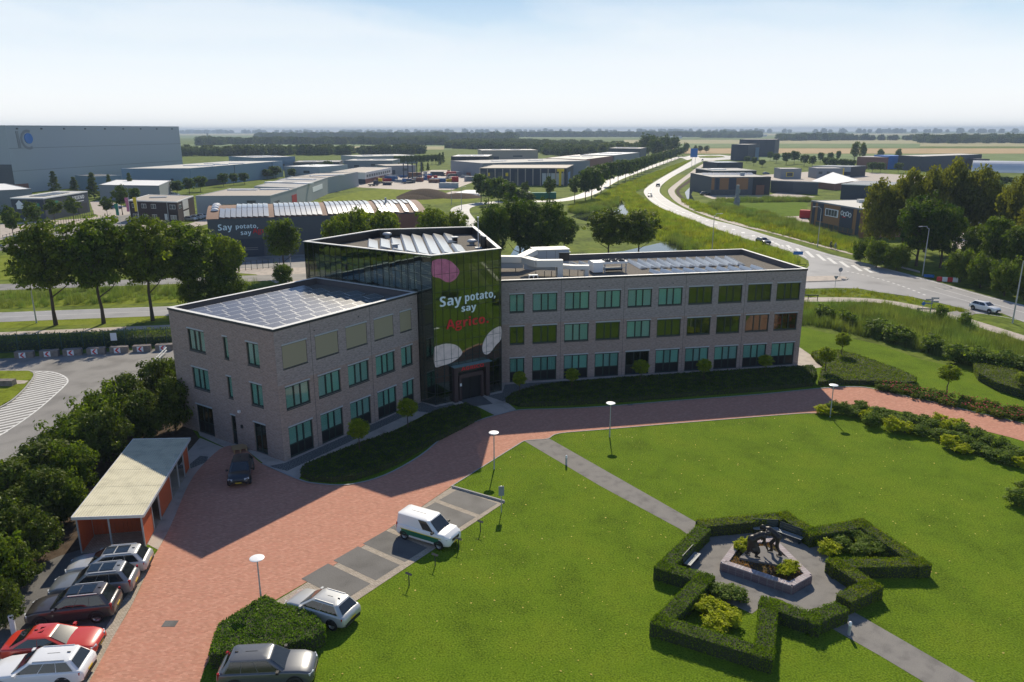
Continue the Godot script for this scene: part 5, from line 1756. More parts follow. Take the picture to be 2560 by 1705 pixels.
	for q in [[1937, 607, 1952, 616], [1968, 613, 1980, 625], [1992, 621, 2006, 636], [2016, 628, 2033, 644], [2043, 636, 2062, 652], [2070, 645, 2090, 660], [2101, 654, 2122, 669], [2131, 663, 2153, 678], [2162, 671, 2180, 682]]:
		part(mr, "hatch_block", ribbon(PackedVector2Array([V2(G(q[0], q[1])), V2(G(q[2], q[3]))]), 0.75, 0.038), M.line)
	marks(mr, "lane_line", [[2182, 682], [2192, 681], [2192, 678], [2140, 662], [2060, 640]], 0.14, 0.039, M.line)
	for k in 16:
		var t0 := k / 16.0
		var a := G(lerpf(2116, 2320, t0), lerpf(678, 741, t0) - 6.0 * sin(t0 * PI))
		var a2 := G(lerpf(2116, 2320, t0 + 0.03), lerpf(678, 741, t0 + 0.03) - 6.0 * sin((t0 + 0.03) * PI))
		part(mr, "give_way_dash", ribbon(PackedVector2Array([V2(a), V2(a2)]), 0.35, 0.039), M.line)
	marks(mr, "lane_line", [[2300, 720], [2400, 748], [2470, 769]], 0.14, 0.039, M.line)
	marks(mr, "lane_line", [[2336, 718], [2440, 748], [2560, 782], [2700, 825]], 0.14, 0.039, M.line)
	marks(mr, "lane_line", [[2440, 782], [2520, 795], [2600, 812]], 0.14, 0.039, M.line)
	var ti := struct("traffic_island", prism(px([[1950, 707], [2016, 705], [2100, 702], [2117, 698], [2112, 693], [2080, 691], [2016, 692.5], [1950, 697]]), 0.0, 0.14), M.path)
	part(ti, "kerb", ribbon(smooth_line(px([[1950, 707.5], [2016, 705.5], [2100, 702.5], [2118, 698], [2112, 692.5], [2080, 690.5], [2016, 692]]), 4), 0.25, 0.146), M.kerb)
	struct("grass_triangle", prism(px([[1880, 608], [1930, 622], [1985, 640], [2012, 652], [2017, 660], [2012, 666], [1990, 668], [1900, 660], [1850, 640]]), 0.0, 0.1), M.verge)
	struct("cycle_path", sheet(two_edges(CYC_L, CYC_U), 0.028), M.path)
	struct("cycle_path", sheet(two_edges([[1960, 757], [2014, 755], [2137, 755], [2219, 760], [2300, 777], [2395, 801], [2463, 824], [2560, 854], [2760, 920]], [[1960, 745], [2014, 744], [2110, 744], [2192, 748], [2273, 760], [2355, 778], [2436, 801], [2560, 839], [2760, 902]]), 0.03), M.path)
	struct("path_link", sheet(px([[2368, 782], [2400, 776], [2428, 775], [2440, 784], [2415, 793], [2396, 792]]), 0.034), M.asphalt)
	struct("dry_verge", sheet(two_edges([[1752, 437], [1722, 458], [1702, 472], [1699, 481], [1708, 493], [1730, 508]], [[1735, 440], [1705, 462], [1692, 473], [1690, 481], [1698, 492], [1722, 509]]), 0.02), M.soil)
	struct("verge", sheet(two_edges([[1672, 437], [1662, 459], [1655, 469], [1653, 479], [1660, 490], [1686, 508], [1723, 527], [1774, 548], [1842, 565], [1926, 592]], [[1718, 437], [1690, 456], [1670, 472], [1667, 480], [1676, 495], [1698, 512], [1733, 529], [1784, 548], [1850, 567], [1920, 584]]), 0.016), M.verge)
	# street with the tree row in the middle, bend at the left
	struct("street", ribbon(smooth_line(px([[1700, 392], [1640, 413], [1580, 433], [1530, 452], [1480, 480], [1440, 494], [1380, 503], [1300, 503], [1210, 508], [1160, 517], [1150, 530], [1165, 555], [1185, 590]]), 5), 6.5, 0.028), M.road)
	struct("street", sheet(px([[0, 628], [0, 612], [60, 600], [160, 575], [230, 553], [330, 535], [345, 541], [330, 560], [200, 590], [100, 612]]), 0.03), M.asphalt)
	struct("yard", sheet(px([[0, 560], [230, 545], [262, 530], [300, 520], [330, 535], [240, 552], [110, 580], [0, 600]]), 0.026), M.path)
	struct("yard", sheet(px([[225, 505], [262, 500], [325, 520], [330, 535], [268, 545], [235, 535]]), 0.032), M.path)
	struct("yard", sheet(px([[330, 560], [450, 566], [520, 545], [520, 560], [440, 580], [360, 590]]), 0.024), M.path)
	struct("verge", sheet(px([[0, 640], [100, 620], [230, 592], [330, 572], [520, 570], [520, 640], [300, 680], [0, 700]]), 0.014), M.verge)
	struct("storage_yard", sheet(px([[890, 468], [900, 452], [1000, 440], [1080, 425], [1195, 425], [1197, 450], [1130, 475], [1000, 474]]), 0.02), M.path)
	struct("meadow", sheet(px([[760, 512], [900, 478], [1000, 468], [1110, 480], [1200, 486], [1195, 500], [1140, 506], [1000, 514]]), 0.016), M.verge)
	struct("building_plot", sheet(px([[1085, 492], [1130, 478], [1200, 478], [1200, 494], [1150, 498]]), 0.022), M.path)
	struct("lawn", sheet(px([[1775, 508], [1840, 505], [2010, 503], [2020, 505], [2015, 540], [1960, 541], [1900, 528], [1850, 515]]), 0.02), M.lawn)
	struct("yard", sheet(px([[1745, 470], [1770, 470], [1780, 488], [1925, 487], [1950, 480], [2040, 492], [2000, 496], [1780, 497], [1760, 490]]), 0.024), M.path)
	struct("yard", sheet(px([[1960, 541], [2015, 540], [2024, 556], [1985, 553]]), 0.024), M.path)
	struct("yard", sheet(px([[2380, 580], [2560, 590], [2560, 640], [2380, 620]]), 0.024), M.path)
	struct("yard", sheet(px([[1900, 438], [2080, 425], [2300, 440], [2420, 445], [2420, 455], [2100, 465], [1900, 452]]), 0.018), M.path)
	# water
	for q in [[[1426.7, 542], [1446, 533], [1519, 526], [1541, 521], [1549, 508], [1546, 489], [1552, 489], [1556, 506], [1571, 530], [1568, 538], [1538, 541], [1492, 555], [1465, 553]], [[1440, 640], [1560, 628], [1655, 606], [1700, 612], [1716, 622], [1716, 640]], [[1785, 408], [1766, 427], [1742, 443], [1726, 467], [1712, 481], [1720, 505], [1739, 507], [1728, 486], [1739, 465], [1758, 440], [1795, 410]], [[1835, 541], [1850, 545], [1880, 558], [1868, 560], [1845, 553]], [[1275, 640], [1290, 615], [1330, 610], [1330, 640]]]:
		struct("water", sheet(px(q), 0.03), M.water)
	# roundabout far up the road
	struct("roundabout", sheet(px([[1700, 394], [1730, 388], [1800, 387], [1850, 392], [1835, 398], [1770, 402], [1720, 401]]), 0.034), M.road)
	struct("verge", prism(px([[1745, 391.5], [1775, 389.5], [1805, 390.5], [1812, 393], [1780, 395], [1750, 394.5]]), 0.0, 0.3), M.verge)

# ---------------------------------------------------------------- buildings round about
# base corners in pixels, left to right along the fronts; depth runs straight back from the last front unless a third corner gives it
func hall(label: String, corners: Array, depth: float, h: float, wallm: Material, roofm: Material, called := "hall", edge: Material = null) -> Dictionary:
	var q := px(corners)
	var poly := q.duplicate()
	if q.size() == 2:
		var u := (q[1] - q[0]).normalized()
		var back := Vector2(u.y, -u.x) * depth
		poly.append_array(PackedVector2Array([q[1] + back, q[0] + back]))
	else: poly.append(q[0] + q[2] - q[1])
	var c := Vector2.ZERO
	for p in poly: c += p / poly.size()
	var t := thing(called, label, "building", V3(c))
	var loc := PackedVector2Array()
	for p in poly: loc.append(p - c)
	part(t, "wall", prism(loc, 0.0, h - 0.15), wallm)
	part(t, "roof", prism(offset_poly(loc, -0.35), h - 0.2, h - 0.1), roofm)
	part(t, "parapet", ring(loc, 0.06, -0.35, h - 0.35, h), edge if edge else wallm)
	return {"t": t, "p": loc, "h": h}

# boxes let into a front: [front, from, to (shares of its length), low, high (m), material, name]
func fit(b: Dictionary, list: Array) -> void:
	for e in list:
		var p: PackedVector2Array = b.p
		var i: int = e[0]
		var f := face(p[i], p[(i + 1) % p.size()])
		var l := p[i].distance_to(p[(i + 1) % p.size()])
		var nm: String = e[6] if e.size() > 6 else "window"
		part(b.t, nm, box1, e[5], f * sc3((e[2] - e[1]) * l, e[4] - e[3], 0.14, Vector3((e[1] + e[2]) * 0.5 * l, (e[3] + e[4]) * 0.5, 0.0 if nm != "window" else -0.02)))

func window_row(b: Dictionary, i: int, from: float, to: float, n: int, share: float, y0: float, y1: float, m: Material, fr: Material = null) -> void:
	for k in n:
		var a := lerpf(from, to, float(k) / n)
		var c := a + (to - from) / n * share
		if fr:
			var p: PackedVector2Array = b.p
			var f := face(p[i], p[(i + 1) % p.size()])
			var l := p[i].distance_to(p[(i + 1) % p.size()])
			var w := node(b.t, "window", f * at3((a + c) * 0.5 * l, (y0 + y1) * 0.5, 0))
			part(w, "frame", box1, fr, sc3((c - a) * l, y1 - y0, 0.12, Vector3.ZERO))
			for s in [-1.0, 1.0]: part(w, "pane", box1, m, sc3((c - a) * l * 0.5 - 0.14, y1 - y0 - 0.2, 0.05, Vector3(s * (c - a) * l * 0.25, 0, 0.05)))
		else: fit(b, [[i, a, c, y0, y1, m]])

func roof_lights(b: Dictionary, list: Array) -> void:      # [share along, share back, length, width] pale roof lights
	var p: PackedVector2Array = b.p
	var u := p[1] - p[0]
	var v := p[3] - p[0]
	for e in list:
		var c: Vector2 = p[0] + u * float(e[0]) + v * float(e[1])
		var x := V3(u.normalized())
		part(b.t, "roof_light", box1, M.roof_white, Transform3D(Basis(x, UP, x.cross(UP)).scaled_local(Vector3(e[2], 0.5, e[3])), V3(c, b.h + 0.05)))

func backdrop() -> void:
	# --- left: tall store
	var b := hall("huge windowless pale grey high store with blue disc emblem", [[41, 484], [461, 443]], 90.0, 29.0, M.hall_pale, M.roof_pale, "high_store")
	var p: PackedVector2Array = b.p
	var f := face(p[0], p[1])
	var l := p[0].distance_to(p[1])
	for y in [9.6, 19.3]: part(b.t, "panel_joint", box1, M.grey_mid, f * sc3(l, 0.22, 0.1, Vector3(l * 0.5, y, 0.0)))
	for i in 9: part(b.t, "gutter_spout", box1, M.grey_dark, f * sc3(0.9, 0.6, 0.4, Vector3(l * (0.05 + i * 0.112), 27.6, 0.1)))
	var e := MB.new()
	e.tube(Vector3(11.6, 23.4, 0.05), Vector3(11.6, 23.4, 0.3), 2.3, 2.3, 28)
	part(b.t, "emblem_disc", e.mesh(), M.blue_sign, f)
	e = MB.new()
	e.box(Vector3(5.9, 22.9, 0.1), Vector3(1.3, 7.4, 0.2), Basis(Vector3(0, 0, 1), 0.06))
	for k in 9:
		var a0 := 1.15 + k * 0.45
		var a1 := a0 + 0.47
		var o := Vector3(11.4, 22.9, 0.12)
		e.quad(o + Vector3(cos(a0), sin(a0), 0) * 4.4, o + Vector3(cos(a0), sin(a0), 0) * 3.2, o + Vector3(cos(a1), sin(a1), 0) * 3.2, o + Vector3(cos(a1), sin(a1), 0) * 4.4)
	part(b.t, "emblem_letters", e.mesh(), M.grey_mid, f)
	fit(b, [[0, 0.0, 0.06, 0.0, 4.0, M.brick_red, "plinth"]])
	var lf2 := face(p[3], p[0])
	part(b.t, "dark_bay", box1, M.grey_dark, lf2 * sc3(30, 9.0, 0.3, Vector3(75, 8.0, 0.05)))
	# blue warehouse with skylights
	b = hall("long blue grey warehouse with pale flat roof in front of high store", [[309, 471], [481, 470], [709, 442]], 0, 9.3, M.blue_grey, M.roof_pale, "warehouse")
	roof_lights(b, [[0.75, 0.3, 8, 3], [0.75, 0.45, 8, 3], [0.45, 0.35, 8, 3], [0.45, 0.55, 8, 3], [0.75, 0.62, 8, 3]])
	fit(b, [[0, 0.7, 0.74, 0.0, 4.5, M.navy, "door"], [1, 0.42, 0.425, 0, 9.1, M.navy, "joint"], [1, 0.12, 0.32, 0.0, 3.2, M.navy, "dock"], [1, 0.86, 0.865, 0, 9.1, M.navy, "joint"], [1, 0.89, 0.93, 3.5, 5.5, M.yellow, "banner"]])
	b = hall("small blue cube on the blue warehouse roof", [[360, 446], [436, 444]], 14.0, 11.6, M.blue_grey, M.roof_pale, "roof_house")
	b = hall("low blue lean-to beside the blue warehouse", [[243, 478], [308, 474]], 20.0, 6.6, M.blue_grey, M.grey_dark, "annex")
	b = hall("grey hall with bright pale roof behind the conical trees", [[252, 500], [402, 503], [432, 486]], 0, 6.0, M.grey_mid, M.roof_white, "hall")
	# black company building with white letters
	b = hall("black office hall with white roof and white company lettering", [[36, 552], [117, 553], [226, 530]], 0, 7.0, M.navy, M.roof_pale, "company_hall", M.roof_white)
	f = face(b.p[1], b.p[2])
	l = b.p[1].distance_to(b.p[2])
	letters(b.t, "lettering", "VRIEND", M.paper, f * at3(l * 0.62, 4.9, 0.03), l * 0.28, 1.15)
	part(b.t, "small_print", box1, M.paper, f * sc3(l * 0.2, 0.22, 0.04, Vector3(l * 0.78, 4.2, 0.02)))
	f = face(b.p[0], b.p[1])
	l = b.p[0].distance_to(b.p[1])
	e = MB.new()
	e.tri(Vector3(1.3, 5.0, 0.04), Vector3(4.0, 5.0, 0.04), Vector3(2.65, 6.3, 0.04))
	e.quad(Vector3(1.6, 3.6, 0.04), Vector3(3.7, 3.6, 0.04), Vector3(3.7, 5.0, 0.04), Vector3(1.6, 5.0, 0.04))
	part(b.t, "emblem", e.mesh(), M.paper, f)
	part(b.t, "emblem_text", box1, M.paper, f * sc3(3.0, 0.9, 0.04, Vector3(5.4, 4.2, 0.02)))
	fit(b, [[0, 0.78, 0.86, 3.7, 5.4, M.container_green, "green_emblem"], [1, 0.12, 0.3, 4.8, 5.6, M.container_green, "green_sign"], [1, 0.72, 0.94, 0.0, 3.4, M.black, "gate"]])
	for k in 6: part(b.t, "solar_panel", box1, M.solar_bright, Transform3D(Basis(face(b.p[1], b.p[2]).basis.x, UP, face(b.p[1], b.p[2]).basis.z).scaled_local(Vector3(1.8, 0.1, 5.0)), V3((b.p[0] + b.p[1] + b.p[2] + b.p[3]) * 0.25, 7.05) + face(b.p[1], b.p[2]).basis.x * (k * 2.6 - 7.0)))
	b = hall("plain grey hall with white roof beside the black company hall", [[-180, 545], [88, 528]], 40.0, 7.6, M.grey_mid, M.roof_white, "hall")
	# dark brick office
	b = hall("two storey dark brick office with framed windows and drainpipe", [[328, 552], [448, 557], [489, 538]], 0, 6.3, M.dark_brick, M.roof_tan, "brick_office", M.coping)
	for y in [0.9, 4.0]: window_row(b, 0, 0.06, 0.66, 3, 0.5, y, y + 1.3, M.window_far, M.coping)
	window_row(b, 0, 0.84, 0.96, 1, 1.0, 4.0, 5.3, M.window_far, M.coping)
	window_row(b, 0, 0.84, 0.96, 1, 1.0, 0.9, 2.2, M.roof_tan, M.coping)
	fit(b, [[0, 0.72, 0.775, 0.0, 2.5, M.coping, "door"], [0, 0.79, 0.8, 0.0, 6.2, M.galva, "drainpipe"], [1, 0.3, 0.62, 3.2, 5.9, M.coping, "bay_frame"], [1, 0.3, 0.62, 0.6, 2.7, M.coping, "bay_frame"]])
	window_row(b, 1, 0.33, 0.6, 2, 0.8, 3.4, 4.6, M.window_far)
	window_row(b, 1, 0.33, 0.6, 2, 0.8, 0.9, 2.4, M.window_far)
	window_row(b, 1, 0.08, 0.22, 1, 1.0, 4.0, 5.2, M.window_far, M.coping)
	part(b.t, "solar_panel", box1, M.solar_bright, Transform3D(Basis(UP, 0.3).scaled_local(Vector3(5.0, 0.12, 3.0)), Vector3(-2, 6.35, -2)))
	# stepped grey halls
	b = hall("grey hall with two advertising banners and tan roof", [[495, 546], [680, 545], [745, 520]], 0, 7.0, M.grey, M.roof_tan, "hall")
	roof_lights(b, [[0.3, 0.75, 10, 2.2], [0.75, 0.8, 10, 2.0]])
	fit(b, [[1, 0.1, 0.3, 1.9, 4.8, M.grey_dark, "banner"], [1, 0.78, 0.98, 2.2, 5.0, M.container_red, "banner"], [0, 0.18, 0.3, 0.0, 4.2, M.navy, "roller_door"], [0, 0.68, 0.8, 4.0, 5.5, M.window_far, "window"]])
	b = hall("grey hall with white banner between two grey halls", [[640, 514], [745, 519], [822, 484]], 0, 7.0, M.grey, M.roof_grey, "hall")
	roof_lights(b, [[0.3, 0.35, 14, 3.0], [0.7, 0.35, 14, 3.0], [0.5, 0.7, 14, 2.4]])
	fit(b, [[1, 0.45, 0.78, 3.2, 5.2, M.paper, "banner"]])
	b = hall("grey hall with blank side and tan roof facing the meadow", [[700, 490], [822, 484], [897, 466]], 0, 7.0, M.grey, M.roof_tan, "hall")
	roof_lights(b, [[0.7, 0.4, 16, 2.4]])
	# white office strip
	b = hall("white two storey office with a row of square windows over brick base", [[830, 458], [914, 460], [980, 444]], 0, 5.8, M.coping, M.roof_tan, "white_office")
	window_row(b, 1, 0.05, 0.97, 11, 0.62, 3.2, 4.5, M.window_far)
	fit(b, [[1, 0.0, 1.0, 0.0, 2.4, M.brick_red, "base"], [0, 0.0, 1.0, 0.0, 2.4, M.navy, "base"], [0, 0.62, 0.76, 3.2, 4.5, M.window_far, "window"]])
	for q in [
		["white roofed hall behind the white office", [[712, 444], [800, 446]], 30.0, 6.5, M.hall_pale, M.roof_white],
		["dark grey shed with pale roof behind the white roofed hall", [[735, 428], [850, 427]], 30.0, 6.0, M.grey_dark, M.roof_grey],
		["grey brick hall with red end wall in the row of sheds", [[862, 425], [982, 425]], 30.0, 6.5, M.grey_mid, M.roof_pale],
		["long low hall with pale roof below the wood", [[900, 412], [1045, 408]], 40.0, 6.5, M.grey, M.roof_pale],
		["small grey shed beside the storage yard", [[966, 440], [1040, 438]], 24.0, 6.0, M.grey_mid, M.roof_tan],
		["black hall with raised pale roof on the grass", [[1128, 416], [1222, 416], [1233, 410]], 0, 7.5, M.black, M.roof_white],
		["long pale hall in front of the round wood", [[1205, 401], [1345, 400]], 40.0, 9.0, M.roof_tan, M.roof_pale],
		["grey hall with rooftop box behind the pillared hall", [[1206, 446], [1474, 437]], 45.0, 8.5, M.grey_mid, M.roof_grey],
		["red brick fronted hall by the tree lined street", [[1365, 424], [1462, 430], [1536, 416]], 0, 8.0, M.brick_red, M.roof_pale],
		["long grey hall with white roof by the tree lined street", [[1450, 415], [1535, 417], [1598, 407]], 0, 8.5, M.grey_mid, M.roof_white],
		["tall dark hall at the far end of the tree row", [[1520, 402], [1600, 404], [1615, 399]], 0, 11.0, M.grey_dark, M.roof_grey],
		["blue grey hall joined to the blue warehouse", [[640, 428], [740, 424]], 40.0, 9.0, M.blue_grey, M.roof_pale],
	]:
		b = hall(q[0], q[1], q[2], q[3], q[4], q[5])
		if b.p[0].distance_to(b.p[1]) > 25.0: roof_lights(b, [[0.3, 0.5, 9, 3.0], [0.65, 0.5, 9, 3.0]])
		fit(b, [[0, 0.2, 0.3, 0.0, 3.4, M.navy, "roller_door"], [0, 0.55, 0.72, 2.8, 4.2, M.window_far, "window"]])
	# pillared hall with yellow totem
	b = hall("glazed black hall with pale pillars and flat tan roof", [[1199, 464], [1416, 464], [1433, 452]], 0, 8.6, M.navy, M.roof_tan, "showroom", M.roof_tan)
	for k in 12: fit(b, [[0, k / 11.5, k / 11.5 + 0.012, 0.0, 8.4, M.roof_tan, "pillar"]])
	window_row(b, 0, 0.02, 0.5, 5, 0.5, 0.5, 6.5, M.window_far)
	window_row(b, 0, 0.72, 0.98, 5, 0.85, 0.5, 6.0, M.lintel)
	fit(b, [[0, 0.3, 0.33, 4.6, 6.2, M.yellow, "emblem"], [0, 0.1, 0.12, 4.6, 6.2, M.yellow, "emblem"], [1, 0.2, 0.5, 0.5, 6.0, M.blue_sign, "blue_panel"]])
	var t := thing("totem", "yellow advertising totem with broad head beside the glazed hall", "sign", G(1400, 465), 0)
	bpart(t, "post", Vector3(0, 3.5, 0), Vector3(1.2, 7.0, 0.6), M.yellow)
	bpart(t, "head", Vector3(0.2, 7.6, 0), Vector3(3.4, 1.2, 0.9), M.yellow)
	# --- curved roof warehouse
	curved_hall()
	# --- right side
	b = hall("black and orange panelled hall beside the canal", [[1776.6, 488.7], [1923.6, 487.8]], 32.0, 7.6, M.grey_dark, M.roof_grey, "panelled_hall")
	fit(b, [[0, 0.0, 0.05, 2.4, 7.2, M.brown_panel, "panel"], [0, 0.14, 0.29, 2.4, 7.2, M.brown_panel, "panel"], [0, 0.42, 0.62, 2.4, 7.2, M.brown_panel, "panel"], [0, 0.7, 0.995, 0.0, 7.4, M.black, "panel"], [0, 0.07, 0.12, 2.4, 7.2, M.navy, "panel"], [0, 0.3, 0.41, 2.4, 7.2, M.navy, "panel"], [0, 0.76, 0.9, 0.0, 4.2, M.rust, "roller_door"]])
	window_row(b, 0, 0.02, 0.64, 9, 0.8, 0.7, 2.0, M.window_far)
	for k in 9: part(b.t, "solar_panel", box1, M.solar_bright, Transform3D(Basis(Vector3.RIGHT, 0.25).scaled_local(Vector3(2.2, 0.1, 4.0)), Vector3(-10.0 + k * 2.5, 7.75, -2)))
	part(b.t, "roof_box", box1, M.hvac, sc3(1.6, 1.4, 1.6, Vector3(4, 8.2, 6)))
	b = hall("flat black hall with pale roof rim behind the orange panelled hall", [[1780, 459], [1889, 458]], 26.0, 6.5, M.black, M.roof_grey, "hall", M.roof_pale)
	roof_lights(b, [[0.3, 0.5, 8, 6]])
	b = hall("narrow dark hall crowned by a long solar roof", [[1790, 441], [1855, 440]], 18.0, 8.0, M.navy, M.solar_bright, "hall")
	b = hall("plain black box hall with pale roof at the bend of the yard", [[1925, 481], [1981, 484], [2043.6, 486.5]], 0, 5.3, M.grey_dark, M.roof_grey, "box_hall", M.roof_pale)
	b = hall("small grey house with yellow framed window among the halls", [[1950, 447], [2002, 447]], 12.0, 5.6, M.grey_mid, M.roof_pale, "small_house")
	fit(b, [[0, 0.28, 0.62, 1.2, 3.6, M.yellow, "window_frame"], [0, 0.31, 0.59, 1.4, 3.4, M.window_far, "glazing"]])
	b = hall("small grey hall with yellow corner frame and white door", [[2041, 447], [2108, 447]], 14.0, 5.8, M.grey_mid, M.roof_grey, "small_house")
	fit(b, [[0, 0.96, 1.0, 0.0, 5.8, M.yellow, "corner_post"], [0, 0.06, 0.2, 2.6, 4.0, M.window_far, "window"], [0, 0.36, 0.48, 2.6, 4.0, M.window_far, "window"], [0, 0.6, 0.66, 0.0, 2.4, M.roof_white, "door"]])
	b = hall("grey strip hall with black end block", [[2028, 441], [2125, 443], [2162, 440]], 0, 6.0, M.grey, M.grey, "hall")
	fit(b, [[1, 0.0, 1.0, 0.0, 5.8, M.black, "end_wall"], [0, 0.0, 1.0, 1.0, 3.0, M.navy, "glazing"]])
	# pitched white roof
	t = thing("shed", "low shed with broad white pitched roof", "building", Vector3.ZERO)
	var q4 := px([[2035, 470], [2085, 476], [2138, 470], [2080, 452]])
	part(t, "wall", prism(q4, 0.0, 2.7), M.brick_red)
	var mb := MB.new()
	var a3 := V3(q4[0], 3.0) + Vector3(-1.5, 0.2, 0)
	mb.quad(a3, V3(q4[1], 2.9), V3(q4[2], 3.6) + Vector3(1.5, 0, 0), V3(q4[3], 4.6))
	part(t, "roof", mb.mesh(), M.roof_white)
	b = hall("red brick building with blue pitched roof among trees", [[2140, 421], [2218, 423]], 30.0, 8.0, M.brick_red, M.roof_grey, "hall")
	b = hall("blue roofed hall next to the red brick building", [[2218, 423], [2262, 423]], 24.0, 9.0, M.blue_sign, M.blue_sign, "hall")
	b = hall("long black flat hall at the edge of the fields", [[2242, 424], [2300, 428], [2450, 420]], 0, 9.5, M.navy, M.roof_pale, "long_hall")
	b = hall("low black extension of the long black hall", [[2440, 424], [2470, 424]], 20.0, 7.0, M.navy, M.navy, "annex")
	# arched silver hall
	t = thing("arched_hall", "silver half round hall beyond the birch trees", "building", G(2500, 430), -0.5)
	mb = MB.new()
	for k in 14:
		var a0 := PI * k / 14
		var a1 := PI * (k + 1) / 14
		mb.quad(Vector3(-16, sin(a1) * 7, cos(a1) * 9), Vector3(-16, sin(a0) * 7, cos(a0) * 9), Vector3(16, sin(a0) * 7, cos(a0) * 9), Vector3(16, sin(a1) * 7, cos(a1) * 9))
	part(t, "roof", mb.mesh(), M.alu)
	mb = MB.new()
	for k in 14:
		var a0 := PI * k / 14
		var a1 := PI * (k + 1) / 14
		for x in [-15.9, 15.9]: mb.tri(Vector3(x, 0, 0), Vector3(x, sin(a0) * 7, cos(a0) * 9), Vector3(x, sin(a1) * 7, cos(a1) * 9))
	part(t, "end_wall", mb.mesh(), M.grey_mid)
	# brown panelled office
	b = hall("brown and black panelled office with white emblem by the main road", [[2022, 566.7], [2145.5, 595]], 26.0, 7.4, M.brown_panel, M.roof_pale, "panelled_office", M.grey_mid)
	fit(b, [[0, 0.04, 0.1, 0.3, 7.0, M.navy, "panel"], [0, 0.16, 0.28, 2.2, 7.0, M.navy, "panel"], [0, 0.62, 0.86, 1.9, 7.0, M.navy, "panel"], [0, 0.93, 0.99, 0.3, 7.0, M.navy, "panel"], [0, 0.0, 1.0, 0.0, 0.6, M.navy, "plinth"], [0, 0.32, 0.58, 4.0, 6.0, M.paper, "window_frame"]])
	window_row(b, 0, 0.335, 0.565, 4, 0.85, 4.2, 5.8, M.window_far)
	for w in b.t.get_children():
		if String(w.name).begins_with("window") and not String(w.name).begins_with("window_frame"): w.translate_object_local(Vector3(0, 0, 0.4))
	window_row(b, 0, 0.14, 0.9, 8, 0.86, 0.7, 1.9, M.window_far)
	f = face(b.p[0], b.p[1])
	l = b.p[0].distance_to(b.p[1])
	for k in 4:
		e = MB.new()
		e.lathe(Vector3.ZERO, [Vector2(0.62, -0.03), Vector2(0.62, 0.03), Vector2(0.42, 0.03), Vector2(0.42, -0.03)], 16)
		part(b.t, "emblem", e.mesh(), M.paper, f * Transform3D(Basis(Vector3.RIGHT, PI / 2), Vector3(l * (0.66 + k * 0.05), 5.5 - 0.25 * (k % 2), 0.12)))
	part(b.t, "emblem_text", box1, M.container_red, f * sc3(1.6, 0.3, 0.03, Vector3(l * 0.7, 4.5, 0.09)))
	part(b.t, "roof_box", box1, M.hvac_pale, sc3(2.4, 1.0, 1.4, Vector3(-3, 7.7, -4)))
	b = hall("dark hall with white roof rim behind the panelled office", [[2100, 498], [2230, 505]], 24.0, 6.0, M.navy, M.grey_mid, "hall", M.roof_white)
	b = hall("pale blue grey hall half hidden by the birch trees", [[2330, 545], [2470, 585], [2530, 570]], 0, 8.0, M.hall_pale, M.roof_white, "hall")
	b = hall("dark office block with stepped towers at the end of the road", [[1826, 401], [1868, 402], [1896, 399]], 0, 14.0, M.navy, M.roof_grey, "office_block")
	b = hall("grey glazed wing of the stepped office block", [[1862, 400], [1896, 400]], 20.0, 11.0, M.blue_grey, M.roof_grey, "office_block")
	b = hall("low dark hall with curved roof line behind the stepped office", [[1846, 391], [1935, 392]], 50.0, 17.0, M.navy, M.roof_grey, "hall")

